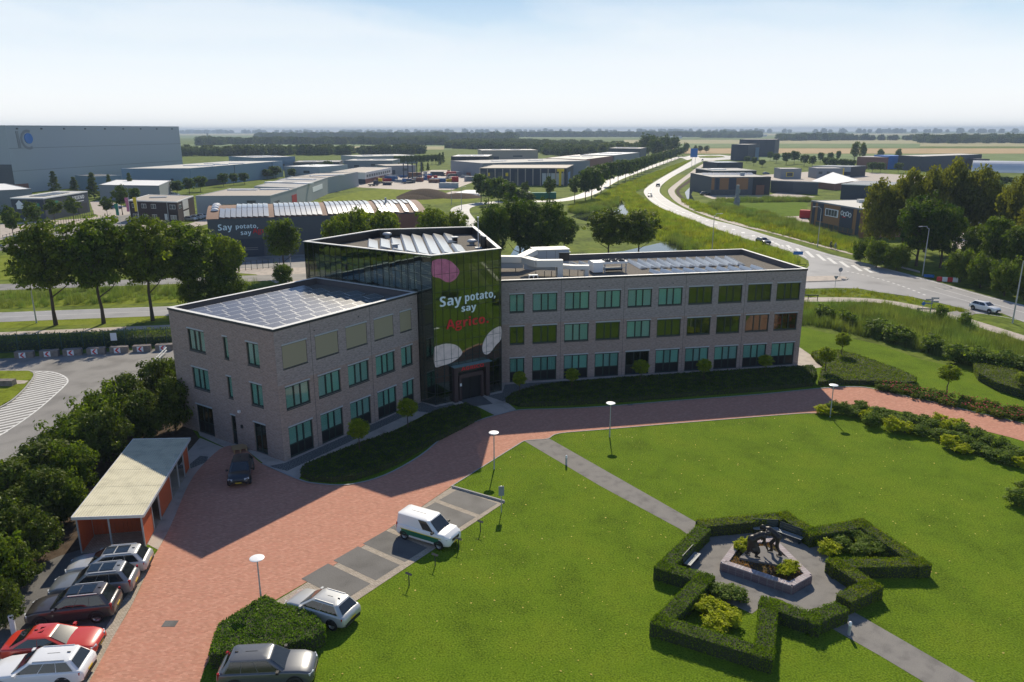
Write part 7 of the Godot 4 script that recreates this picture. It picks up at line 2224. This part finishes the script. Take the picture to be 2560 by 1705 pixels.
func far_car(label: String, p: Vector3, dir: Vector2, paint: Material, k := "hatch") -> void:
	var sh := car_shapes(k)
	var t := thing("car", label, "car", p + Vector3(0, 0.03, 0), atan2(-dir.y, dir.x))
	part(t, "body", sh.body, paint)
	part(t, "cabin", sh.cabin, paint)
	part(t, "windscreen", sh.windscreen, M.car_glass)
	part(t, "rear_window", sh.rear, M.car_glass)
	for g in sh.glass: part(t, "side_window", g, M.car_glass)
	for x in [-1.3, 1.35]:
		for s in [-1.0, 1.0]: part(t, "wheel", wheel_tyre, M.tyre, Transform3D(Basis(Vector3.RIGHT, PI / 2), Vector3(x, 0.33, s * 0.8)))

func vehicles() -> void:
	wheel_parts()
	park("estate", "parked_car", "silver estate car parked beside the carport with dark roof windows", [172, 1412], [373, 1393], M.p_silver, {"sunroof": true, "rails": true}, "cars parked nose to the shrubs")
	park("suv", "parked_car", "grey sports utility car between silver and dark cars", [125, 1466], [344, 1444], M.p_grey, {"sunroof": true, "rails": true}, "cars parked nose to the shrubs")
	park("suv", "parked_car", "dark brown sports utility car next to the red saloon", [92, 1522], [276, 1503], M.p_brown, {"sunroof": true, "rails": true}, "cars parked nose to the shrubs")
	park("sedan", "parked_car", "bright red saloon car with its nose to the drive", [254, 1593], [14, 1609], M.p_red, {}, "cars parked nose to the shrubs")
	park("estate", "parked_car", "white estate car next to the red saloon", [-30, 1676], [228, 1659], M.p_white, {"rails": true}, "cars parked nose to the shrubs")
	park("suv", "parked_car", "dark grey sports utility car with shining bonnet below the hedge", [780, 1661], [562, 1672], M.p_gun, {"dark_mirror": true})
	park("hatch", "parked_car", "pale silver hatchback parked beside the thick hedge", [735, 1491], [876, 1534], M.p_silver, {"rails": true})
	park("van", "delivery_van", "white delivery van with green stripe parked in a bay", [1143, 1342], [1003, 1301], M.p_white, {"stripe": true, "dark_mirror": true}, "", "van", 0.8)
	park("mini", "parked_car", "small black car standing in the building's shadow", [594, 1205], [609, 1143], M.p_black, {})
	park("hatch", "driving_car", "white hatchback driving on the main road", [2500, 774], [2428, 758], M.p_white, {})
	park("estate", "driving_car", "black estate car driving past the slanted road markings", [1926, 606], [1892, 597], M.p_black, {})
	var md := V2(G(1655, 452) - G(1640, 464)).normalized()
	far_car("dark car driving away round the road bend", G(1645, 466), md, M.p_black, "estate")
	far_car("white roofed car driving towards the road bend", G(1625, 492), V2(G(1628, 500) - G(1622, 485)).normalized(), M.p_grey, "hatch")
	far_car("tiny dark car near the far roundabout", G(1756, 402), md, M.p_black, "hatch")
	var k := 0
	for e in [[478, 552, "p_silver"], [492, 549, "p_silver"], [508, 546, "p_white"], [437, 490, "p_white"], [1180, 447, "p_white"], [1172, 450, "p_silver"], [1192, 445, "p_white"], [1838, 484, "p_blue"], [1886, 484, "p_silver"], [1753, 477, "p_black"], [1762, 488, "p_black"], [1915, 436, "p_blue"], [2440, 603, "p_white"], [82, 553, "p_silver"], [290, 522, "p_blue"]]:
		far_car(["pale car at the side of the dark brick office", "grey car by the dark brick office", "white car behind the grey cars at the brick office", "white van roof by the round trees", "white car in the storage yard", "silver car in the storage yard", "pale car at the yard end", "blue car before the orange panels", "silver car before the black panel", "black car by the orange container", "black car at the canal side yard", "blue car behind the panelled hall", "white car under the roadside trees", "pale car before the company hall", "blue car near the flag poles"][k], G(e[0], e[1]), Vector2(0.9, 0.3 - 0.05 * k).normalized(), M[e[2]])
		k += 1

func carport() -> void:
	var a := Vector2(-24.3, -45.0)
	var c := Vector2(-26.4, -57.4)
	var l := a.distance_to(c)
	var u := (c - a).normalized()
	var t := thing("carport", "long carport with pale corrugated roof and orange boarded sides", "carport")
	var x := V3(u)
	var z := x.cross(UP)
	if z.x < 0.0: z = -z
	t.transform = Transform3D(Basis(x, UP, x.cross(UP)), V3(a))
	var sg := 1.0 if x.cross(UP).x < 0.0 else -1.0          # +z or -z points away from the drive
	var W := 3.9
	var n := 9
	for i in n:
		var b := MB.new()
		var x0 := l * i / n - (0.04 if i else 0.25)
		var x1 := l * (i + 1) / n + 0.02 + (0.2 if i == n - 1 else 0.0)
		var dy := 0.012 * (i % 2)
		var m := 52
		for k in m:
			var z0 := -0.25 + (W + 0.4) * k / m
			var z1 := -0.25 + (W + 0.4) * (k + 1) / m
			var y0 := 2.56 + 0.05 * z0 + (0.022 if k % 2 == 0 else -0.022) + dy
			var y1 := 2.56 + 0.05 * z1 + (-0.022 if k % 2 == 0 else 0.022) + dy
			b.quad(Vector3(x0, y0, z0 * sg), Vector3(x1, y0, z0 * sg), Vector3(x1, y1, z1 * sg), Vector3(x0, y1, z1 * sg))
		part(t, "roof_sheet", b.mesh(), M.corrugated)
	for zz in [-0.27, W + 0.16]: part(t, "fascia", box1, M.alu, sc3(l + 0.5, 0.2, 0.04, Vector3(l * 0.5, 2.5 + 0.05 * zz, zz * sg)))
	for xx in [-0.28, l + 0.22]: part(t, "fascia", box1, M.alu, Transform3D(Basis(Vector3.RIGHT, -0.05 * sg).scaled_local(Vector3(0.04, 0.2, W + 0.4)), Vector3(xx, 2.6, (W * 0.5 - 0.05) * sg)))
	var xs := [0.05, 2.2, 3.9, 7.0, 9.2, 11.0, l - 0.05]
	for xx in xs:
		for zz in [0.0, W]: part(t, "post", box1, M.galva, sc3(0.09, 2.5, 0.09, Vector3(xx, 1.25, zz * sg)))
	part(t, "post", box1, M.galva, sc3(0.09, 2.5, 0.09, Vector3(0.05, 1.25, 2.0 * sg)))
	for e in [[0.1, 2.15], [3.95, 6.95], [11.05, l - 0.1]]:
		var w: float = (e[1] - e[0]) / 8.0
		for k in 8: part(t, "board", box1, M.orange_board, sc3(w - 0.015, 2.15, 0.03, Vector3(e[0] + w * (k + 0.5), 1.2, 0.0)))
	for k in 28: part(t, "board", box1, M.orange_board, sc3(l / 28.0 - 0.015, 2.3, 0.03, Vector3(l / 28.0 * (k + 0.5), 1.25, (W - 0.03) * sg)))
	for k in 14: part(t, "board", box1, M.orange_board, sc3(0.03, 2.2, W / 14.0 - 0.015, Vector3(2.3, 1.2, W / 14.0 * (k + 0.5) * sg)))
	part(t, "floor", box1, M.strip, sc3(l, 0.03, W, Vector3(l * 0.5, 0.025, W * 0.5 * sg)))

func statue() -> void:
	# raised bed with brick rim
	var pl := px([[1800, 1408], [1834, 1362], [1852, 1352], [1936, 1347], [2031, 1440], [1981, 1468]], 0.55)
	var t := thing("planter", "pointed raised bed with pale brick rim round the statue", "planter")
	part(t, "wall", ring(pl, 0.0, -0.42, 0.0, 0.55), M.planter_brick)
	var n := 0
	for i in pl.size():
		var a := pl[i]
		var b := pl[(i + 1) % pl.size()]
		var l := a.distance_to(b)
		var m := int(l / 0.105)
		var d := (b - a) / m
		var nn := Vector2(d.y, -d.x).normalized()
		var inner := (offset_poly(pl, -0.2)[i] - a)
		if inner.dot(nn) < 0.0: nn = -nn
		for k in range(1, m - 1):
			if n >= 295: break
			part(t, "rim_brick", box1, [M.rim_a, M.rim_b, M.rim_c][(k * 7 + i + k / 3) % 3], Transform3D(Basis(V3(d.normalized()), UP, V3(d.normalized()).cross(UP)).scaled_local(Vector3(d.length() - 0.012, 0.07, 0.42)), V3(a + d * (k + 0.5) + nn * 0.21, 0.585)))
			n += 1
	part(t, "soil", prism(offset_poly(pl, -0.43), 0.0, 0.48), M.soil)
	var fl := hedge_leaves(offset_poly(pl, -0.45), 0.52, 260, 0.045, C(0.07, 0.08, 0.02), C(0.2, 0.1, 0.05), 701, 0.06, false)
	part(t, "ground_cover", fl, M.leaf_hedge)
	for e in [[1851, 1376, "shrub_y"], [1975, 1425, "shrub_y"], [1868, 1366, "shrub_y"], [1962, 1436, "shrub_y"]]:
		tree(e[2], "day_lily", "yellow flowering clump in the raised bed of the statue", G(e[0], e[1], 0.5), 0.6, 1.15, "yellow clumps in the raised bed", -1.0, "plant")
	# two stooping bronze figures on a slab
	var c := G(1905, 1395, 0.5)
	t = thing("statue", "dark bronze statue of two stooping potato pickers on a slab", "statue", c, 0.0)
	part(t, "slab", prism(PackedVector2Array([Vector2(-1.5, 0.2), Vector2(-0.5, -1.1), Vector2(0.6, -1.2), Vector2(1.7, 0.5), Vector2(0.8, 1.1)]), 0.0, 0.16), M.stone)
	part(t, "figure", sdf_body(stooper(true), 0.05), M.bronze, Transform3D(Basis(UP, -0.15).scaled(Vector3.ONE * 1.28), Vector3(-0.42, 0.16, 0.12)))
	part(t, "figure", sdf_body(stooper(false), 0.05), M.bronze, Transform3D(Basis(UP, 2.75).scaled(Vector3.ONE * 1.3), Vector3(0.62, 0.16, -0.3)))
	# benches, bollards
	bench("dark green bench set in the hedge behind the statue", G(1912, 1332), -0.1)
	bench("dark green bench at the angle of the hedge behind the statue", G(1976, 1348), -0.75)
	bench("dark green bench in the left run of the hedge", G(1724, 1410), 0.95)
	bollard("short bollard light on the lawn beside the garden path", G(1415.7, 1162))
	bollard("short bollard light beside the front hedge and the garden path", G(2122, 1588))

func street_things() -> void:
	for e in [[655, 1520, "white disc lamp standing in the thick hedge", 3.3], [1235.5, 1173, "white disc lamp at the lawn tip by the drive", 3.25], [1524, 1093, "white disc lamp on the lawn edge facing the long wing", 3.3], [2075, 1043, "white disc lamp at the start of the flower border", 3.3]]:
		disc_lamp(e[2], G(e[0], e[1]), e[3])
	tall_lamp("tall roadside lamp before the dense dark trees", G(2306, 690), 9.4, Vector2(-0.85, 0.1).normalized())
	tall_lamp("tall lamp by the junction at the cycle path end", G(2531, 808), 9.4, Vector2(1, -0.1).normalized())
	tall_lamp("tall lamp beside the brown panelled office", G(2043.6, 617), 9.4, Vector2(-1, 0.1).normalized())
	tall_lamp("tall lamp rising behind the roof edge of the long wing", G(1779, 640), 9.2, Vector2(1, -0.4).normalized())
	tall_lamp("slim lamp on the verge near the first street tree", G(91.6, 808), 6.2, Vector2(-0.3, -1).normalized(), 0.6)
	tall_lamp("slim lamp before the slender tree by the tower", G(728, 680), 5.0, Vector2(-0.3, -1).normalized(), 0.5)
	tall_lamp("thin lamp on the bend of the far street", G(1129, 512), 8.0, Vector2(-1, 0).normalized(), 0.8)
	tall_lamp("thin lamp at the kerb of the bend near the young trees", G(1154, 525), 8.0, Vector2(1, 0).normalized(), 0.8)
	# parking sign and low bay markers
	sign_post("parking_sign", "grey backed parking sign on a pole at the bay corner", G(1253.5, 1281), 2.1, Vector2(0.4, 0.75), M.sign_grey, 0.2)
	for e in [[1201, 1330], [1147, 1374], [1088, 1415], [1023, 1464]]:
		var t := thing("bay_marker", "low post with small plate at the head of a parking bay", "marker", G(e[0], e[1]), -0.6, "low bay markers")
		var b := MB.new()
		b.tube(Vector3.ZERO, Vector3(0, 0.8, 0), 0.035, 0.03, 8)
		part(t, "post", b.mesh(), M.fascia)
		part(t, "plate", box1, M.fascia, Transform3D(Basis(Vector3.RIGHT, 0.5).scaled_local(Vector3(0.5, 0.02, 0.14)), Vector3(0, 0.81, 0)))
	var ch := thing("charging_post", "white charging post between the shrubs and the red saloon", "post", G(36, 1585), 0.3)
	bpart(ch, "column", Vector3(0, 0.6, 0), Vector3(0.24, 1.2, 0.16), M.white_paint)
	bpart(ch, "display", Vector3(0, 1.1, 0.085), Vector3(0.12, 0.1, 0.01), M.spandrel)
	# pallet
	var pt := thing("pallet", "wooden pallet lying by the side door", "pallet", G(599, 1126), 0.5)
	for i in 6: bpart(pt, "plank", Vector3(0, 0.33, -0.5 + i * 0.2), Vector3(1.2, 0.03, 0.14), M.timber)
	for i in 3: bpart(pt, "runner", Vector3(-0.5 + i * 0.5, 0.17, 0), Vector3(0.12, 0.29, 1.1), M.timber)
	# concrete blocks with arrows
	var chv := MB.new()
	for s in [-1.0, 1.0]:
		var q := [Vector3(-0.26, 0.0, 0), Vector3(-0.02, 0.0, 0), Vector3(0.26, 0.3 * s, 0), Vector3(0.02, 0.3 * s, 0)]
		if s > 0: chv.quad(q[0], q[1], q[2], q[3])
		else: chv.quad(q[3], q[2], q[1], q[0])
	var chm := chv.mesh()
	var bxs := [64, 126, 184, 243, 300, 357, 413]
	for i in 7:
		var p := G(bxs[i], lerpf(893.5, 875, i / 6.0))
		var t := thing("concrete_block", "concrete block with a red and white arrow board", "barrier", p, 0.17, "arrow blocks along the fence")
		var b := MB.new()
		b.prism(PackedVector2Array([Vector2(-1.05, -0.4), Vector2(0.9, -0.4), Vector2(1.05, -0.2), Vector2(1.05, 0.36), Vector2(0.95, 0.42), Vector2(-1.05, 0.42)]), 0.0, 0.8)
		part(t, "block", b.mesh(), M.concrete)
		part(t, "board", box1, M.paper, sc3(0.74, 0.66, 0.02, Vector3(-0.15, 0.4, 0.45)))
		part(t, "arrow", chm, M.line_red, at3(-0.15, 0.4, 0.464))
	# steel fence
	var fa := V2(G(-120, 890))
	var fb := V2(G(440, 864))
	var fl := fa.distance_to(fb)
	var t := thing("steel_fence", "green steel bar fence behind the concrete blocks", "fence")
	t.transform = face(fa, fb)
	var b := MB.new()
	for k in int(fl / 0.14): b.box(Vector3(k * 0.14, 1.2, 0), Vector3(0.025, 2.3, 0.025))
	var bars := part(t, "bars", b.mesh(), M.green_steel)
	bars.set_meta("kind", "stuff")
	for y in [0.15, 2.25]: part(t, "rail", box1, M.green_steel, sc3(fl, 0.05, 0.05, Vector3(fl * 0.5, y, -0.04)))
	for k in int(fl / 2.5) + 1: part(t, "post", box1, M.green_steel, sc3(0.08, 2.45, 0.08, Vector3(k * 2.5, 1.22, -0.09)))
	part(t, "panel", box1, M.paper, sc3(0.75, 1.0, 0.03, Vector3(fl * 0.72, 1.55, 0.06)))
	var nb := (fb - fa).normalized()
	var ob := Vector2(nb.y, -nb.x)
	hedge("rough_hedge", "rough leafy hedge growing behind the steel fence", "hedge", PackedVector2Array([fa + ob * 0.7, fb + ob * 0.7, fb + ob * 3.4, fa + ob * 3.4]), 1.35, 60, 0.13, C(0.04, 0.07, 0.015), C(0.1, 0.14, 0.02), 801, M.leaf, 0.35)
	# far fence in front of the warehouse
	t = thing("steel_fence", "thin dark fence before the curved roof warehouse", "fence")
	fa = V2(G(540, 684))
	fb = V2(G(700, 668))
	t.transform = face(fa, fb)
	fl = fa.distance_to(fb)
	for k in 12: part(t, "post", box1, M.fascia, sc3(0.08, 1.9, 0.08, Vector3(fl * k / 11.0, 0.95, 0)))
	for y in [0.2, 1.8]: part(t, "rail", box1, M.fascia, sc3(fl, 0.05, 0.04, Vector3(fl * 0.5, y, 0)))
	t = thing("steel_fence", "dark bar fence along the yard of the company hall", "fence")
	fa = V2(G(10, 608))
	fb = V2(G(235, 541))
	t.transform = face(fa, fb)
	fl = fa.distance_to(fb)
	for k in 34: part(t, "post", box1, M.fascia, sc3(0.09, 2.0, 0.09, Vector3(fl * k / 33.0, 1.0, 0)))
	for y in [0.2, 1.9]: part(t, "rail", box1, M.fascia, sc3(fl, 0.06, 0.05, Vector3(fl * 0.5, y, 0)))
	# guard rail
	t = thing("guard_rail", "white guard rail at the shrubs by the building corner", "rail")
	fa = V2(G(385, 918))
	fb = V2(G(418, 884))
	t.transform = face(fa, fb)
	fl = fa.distance_to(fb)
	for y in [0.45, 0.8]: part(t, "rail", box1, M.white_paint, sc3(fl, 0.1, 0.06, Vector3(fl * 0.5, y, 0)))
	for k in 5: part(t, "post", box1, M.white_paint, sc3(0.08, 0.85, 0.08, Vector3(fl * (k + 0.2) / 4.4, 0.42, -0.08)))
	# road signs at the junction
	var s := sign_post("road_sign", "wide blue direction sign on two posts on the grass triangle", G(1993, 657), 2.4, Vector2(1.9, 0.7), M.blue_sign, -0.2)
	sign_post("road_sign", "round sign seen from behind on the traffic island", G(2099, 695), 2.0, Vector2(0.85, 0.85), M.sign_grey, 0.2, true)
	var tr := thing("road_sign", "triangular give way sign seen from behind by the island", "sign", G(2087, 722))
	b = MB.new()
	b.tube(Vector3.ZERO, Vector3(0, 2.1, 0), 0.035, 0.035, 8)
	part(tr, "pole", b.mesh(), M.galva)
	b = MB.new()
	b.tri(Vector3(-0.42, 2.25, 0.05), Vector3(0, 1.55, 0.05), Vector3(0.42, 2.25, 0.05))
	part(tr, "plate", b.mesh(), M.sign_grey)
	sign_post("road_sign", "round blue sign beside the cycle path", G(2304, 790), 2.2, Vector2(0.6, 0.6), M.blue_sign, 0.2, true)
	var fp := thing("finger_post", "finger post with stacked direction boards by the cycle path", "sign", G(2324, 797), -0.1)
	b = MB.new()
	b.tube(Vector3.ZERO, Vector3(0, 3.2, 0), 0.05, 0.045, 8)
	part(fp, "pole", b.mesh(), M.galva)
	for i in 4: bpart(fp, "board", Vector3(-0.4 if i % 2 else 0.35, 3.1 - i * 0.26, 0.06), Vector3(1.1, 0.2, 0.03), M.sign_grey)
	for e in [[2324, 788, 1.9, "dark wooden rail beside the finger post"], [2020, 752, 1.6, "dark wooden rail at the building end of the path"]]:
		var r := thing("path_rail", e[3], "rail", G(e[0], e[1]), -0.12)
		bpart(r, "bar", Vector3(0, 0.95, 0), Vector3(e[2] * 2.0, 0.16, 0.1), M.bench)
		for x in [-0.9, 0.0, 0.9]: bpart(r, "post", Vector3(x * e[2], 0.45, -0.02), Vector3(0.1, 0.9, 0.1), M.bench)
	var bs := thing("gantry_sign", "tall blue road sign over the verge up the main road", "sign", G(1733, 419))
	bpart(bs, "board", Vector3(0, 10.5, 0), Vector3(5.2, 6.2, 0.2), M.blue_sign)
	for x in [-1.2, 1.2]: bpart(bs, "post", Vector3(x, 4.0, -0.15), Vector3(0.22, 8.0, 0.22), M.galva)
	for e in [[2356, 702, "red and white roadworks barrier by the dark trees"]]:
		var r := thing("road_barrier", e[2], "barrier", G(e[0] + 12, e[1] + 2), -0.35)
		for i in 4: bpart(r, "segment", Vector3(-1.3 + i * 0.85, 0.4, 0), Vector3(0.83, 0.8, 0.35), M.line_red if i % 2 == 0 else M.paper)
	var bb := thing("road_barrier", "blue roadworks sheet lying beside the red and white barrier", "barrier", G(2322, 693), -0.35)
	bpart(bb, "panel", Vector3(0, 0.25, 0), Vector3(1.7, 0.5, 0.25), M.blue_sign)
	# flags
	for e in [[302, 565, 508, 0, "tall narrow green and white banner flag by the office drive"], [329, 560, 493, 1, "tall narrow violet banner flag by the office drive"], [349, 560, 492, 2, "tall narrow yellow green banner flag before the brick office"], [57, 552, 522, 3, "small pale flag on a pole before the company hall"]]:
		var h := VH(e[0], e[1], e[2])
		var fg := thing("banner_flag", e[4], "flag", G(e[0], e[1]))
		b = MB.new()
		b.tube(Vector3.ZERO, Vector3(0, h, 0), 0.07, 0.05, 8)
		part(fg, "pole", b.mesh(), M.white_paint)
		var cl := MB.new()
		for k in 8:
			var y0 := h - 0.1 - k * h * 0.065
			var y1 := y0 - h * 0.065
			var w0 := 1.1 - 0.04 * k
			cl.quad(Vector3(-w0, y1, 0.12 * sin(k + 1.0)), Vector3(0, y1, 0), Vector3(0, y0, 0), Vector3(-w0, y0, 0.12 * sin(float(k))))
		part(fg, "cloth", cl.mesh(), [M.container_green, M.potato, M.yellow, M.print_white][e[3]])
	# containers, yards
	for e in [[2015, 545, "red open container at the lawn edge by the panelled office", "container_red", 3.6, -0.5], [1346, 497, "green waste container on the plot before the glazed hall", "container_green", 6.0, 0.0], [1377, 496, "second green container with tall sides near the glazed hall", "container_green", 4.0, 0.1], [1757, 471, "orange container at the side of the panelled hall", "container_orange", 4.5, 0.0], [1310, 495, "pale container at the plot edge", "roof_pale", 5.0, 0.0], [1122, 470, "pale green container at the storage yard corner", "hall_pale", 9.0, -0.2]]:
		container(e[2], G(e[0], e[1]), e[4], 2.4, 2.3, M[e[3]], e[5])
	var r := RandomNumberGenerator.new()
	r.seed = 99
	var kinds := ["rust", "grey_dark", "container_blue", "container_red", "navy", "brick_red", "grey", "yellow", "roof_pale"]
	for i in 46:
		var X := r.randf_range(915, 1180)
		var p := G(X, r.randf_range(446, 466) - (X - 915) * 0.05)
		var m: Material = M[kinds[r.randi() % kinds.size()]]
		match i % 3:
			0: container("stacked metal box in the crowded storage yard", p, r.randf_range(3, 8), 2.4, r.randf_range(1.6, 3.0), m, r.randf_range(-0.5, 0.5), "stored boxes in the yard")
			1:
				var h := thing("machine", "parked machine in the crowded storage yard", "machine", p, r.randf() * TAU, "stored machines in the yard")
				bpart(h, "chassis", Vector3(0, 0.75, 0), Vector3(r.randf_range(4, 7), 0.5, 2.0), M.grey_dark)
				bpart(h, "cab", Vector3(1.6, 1.8, 0), Vector3(1.5, 1.6, 1.9), m)
				bpart(h, "boom", Vector3(-0.6, 2.1, 0), Vector3(4.0, 0.35, 0.35), m)
				for x in [-1.6, 1.6]:
					for z in [-0.9, 0.9]: part(h, "wheel", wheel_tyre, M.tyre, Transform3D(Basis(Vector3.RIGHT, PI / 2).scaled(Vector3.ONE * 1.5), Vector3(x, 0.5, z)))
			2:
				var h := thing("timber_stack", "stack of beams in the crowded storage yard", "stack", p, r.randf_range(-0.6, 0.6), "stored beams in the yard")
				for k in 4: bpart(h, "beam", Vector3(0, 0.2 + k * 0.38, 0), Vector3(r.randf_range(4, 7), 0.34, 1.6 - 0.2 * k), m)
	for i in 5:
		var h := thing("crane_mast", "thin dark upright mast in the storage yard", "mast", G(1010 + i * 11.0, 456 - i), 0, "dark masts in the storage yard")
		bpart(h, "mast", Vector3(0, 5.0, 0), Vector3(0.5, 10.0, 0.5), M.navy)
		bpart(h, "foot", Vector3(0, 0.2, 0), Vector3(1.8, 0.4, 1.8), M.navy)
	for e in [[1062, 492, 12.0, 3.2], [1150, 493, 9.0, 1.6], [1045, 495, 9.0, 1.6]]:
		var mb := MB.new()
		mb.lathe(Vector3.ZERO, [Vector2(e[2], 0), Vector2(e[2] * 0.8, e[3] * 0.35), Vector2(e[2] * 0.45, e[3] * 0.85), Vector2(e[2] * 0.2, e[3]), Vector2(0, e[3] * 1.02)], 22)
		solo("earth_heap", "heap of dark earth on the building plot", "heap", mb.mesh(), M.soil, G(e[0], e[1]), 0, "earth heaps on the plot")
	solo("slab_floor", "white concrete slab of an unbuilt plot", "slab", prism(px([[1138, 484], [1165, 477], [1198, 477], [1198, 487]]), 0.0, 0.4), M.roof_white)
	# people on bicycles
	var d := V2(G(2085, 623) - G(2060, 617)).normalized()
	cyclist("person in dark clothes cycling along the path behind a companion", G(2077, 622), d, M.navy)
	cyclist("person in grey clothes cycling first along the path", G(2088, 625), d, M.grey)
	# sculpture on the far lawn
	var sc := thing("lawn_sculpture", "grey stacked stone sculpture on the far lawn", "sculpture", G(1841, 515))
	for k in 5: part(sc, "stone", box1, M.grey_mid, Transform3D(Basis(UP, k * 0.7).scaled_local(Vector3(1.9 - 0.2 * k, 1.5, 1.4 - 0.1 * k)), Vector3(0.15 * (k % 2), 0.75 + k * 1.5, 0)))
	# pylons on the horizon
	for e in [[745, 346, 325], [1402, 343, 322], [1603, 343, 321], [520, 350, 333]]:
		var h := VH(e[0], e[1], e[2])
		var py := thing("pylon", "thin lattice pylon on the hazy horizon", "pylon", G(e[0], e[1]), 0, "pylons on the horizon")
		bpart(py, "mast", Vector3(0, h * 0.5, 0), Vector3(1.6, h, 1.6), M.grey_mid)
		for y in [0.78, 0.9]: bpart(py, "arm", Vector3(0, h * y, 0), Vector3(h * 0.35, 1.0, 1.0), M.grey_mid)
	for e in [[800, 345, 30], [1470, 342, 40], [1680, 346, 44], [1900, 341, 30], [2080, 349, 18]]:
		var p := G(e[0], e[1])
		container("far pale farm shed by the distant woods", p, e[2] * PXM(p), 30.0, 7.0, M.roof_white, 0.0, "far farm sheds")

func container(label: String, p: Vector3, l: float, w: float, h: float, m: Material, turn: float, group := "") -> void:
	var t := thing("container", label, "container", p, turn, group)
	bpart(t, "box", Vector3(0, h * 0.5 + 0.1, 0), Vector3(l, h, w), m)
	var b := MB.new()
	for k in int(l / 0.6) + 1: b.box(Vector3(-l * 0.5 + k * 0.6, h * 0.5 + 0.1, w * 0.5 + 0.03), Vector3(0.12, h, 0.08))
	b.box(Vector3(0, h + 0.1, 0), Vector3(l + 0.12, 0.12, w + 0.14))
	part(t, "ribs", b.mesh(), m)
	bpart(t, "skid", Vector3(0, 0.06, 0), Vector3(l * 0.9, 0.12, w * 0.9), M.fascia)

func _ready() -> void:
	rng.seed = 20240
	light_and_camera()
	materials()
	ground()
	office()
	roof_plant()
	backdrop()
	carport()
	vegetation()
	vehicles()
	statue()
	street_things()
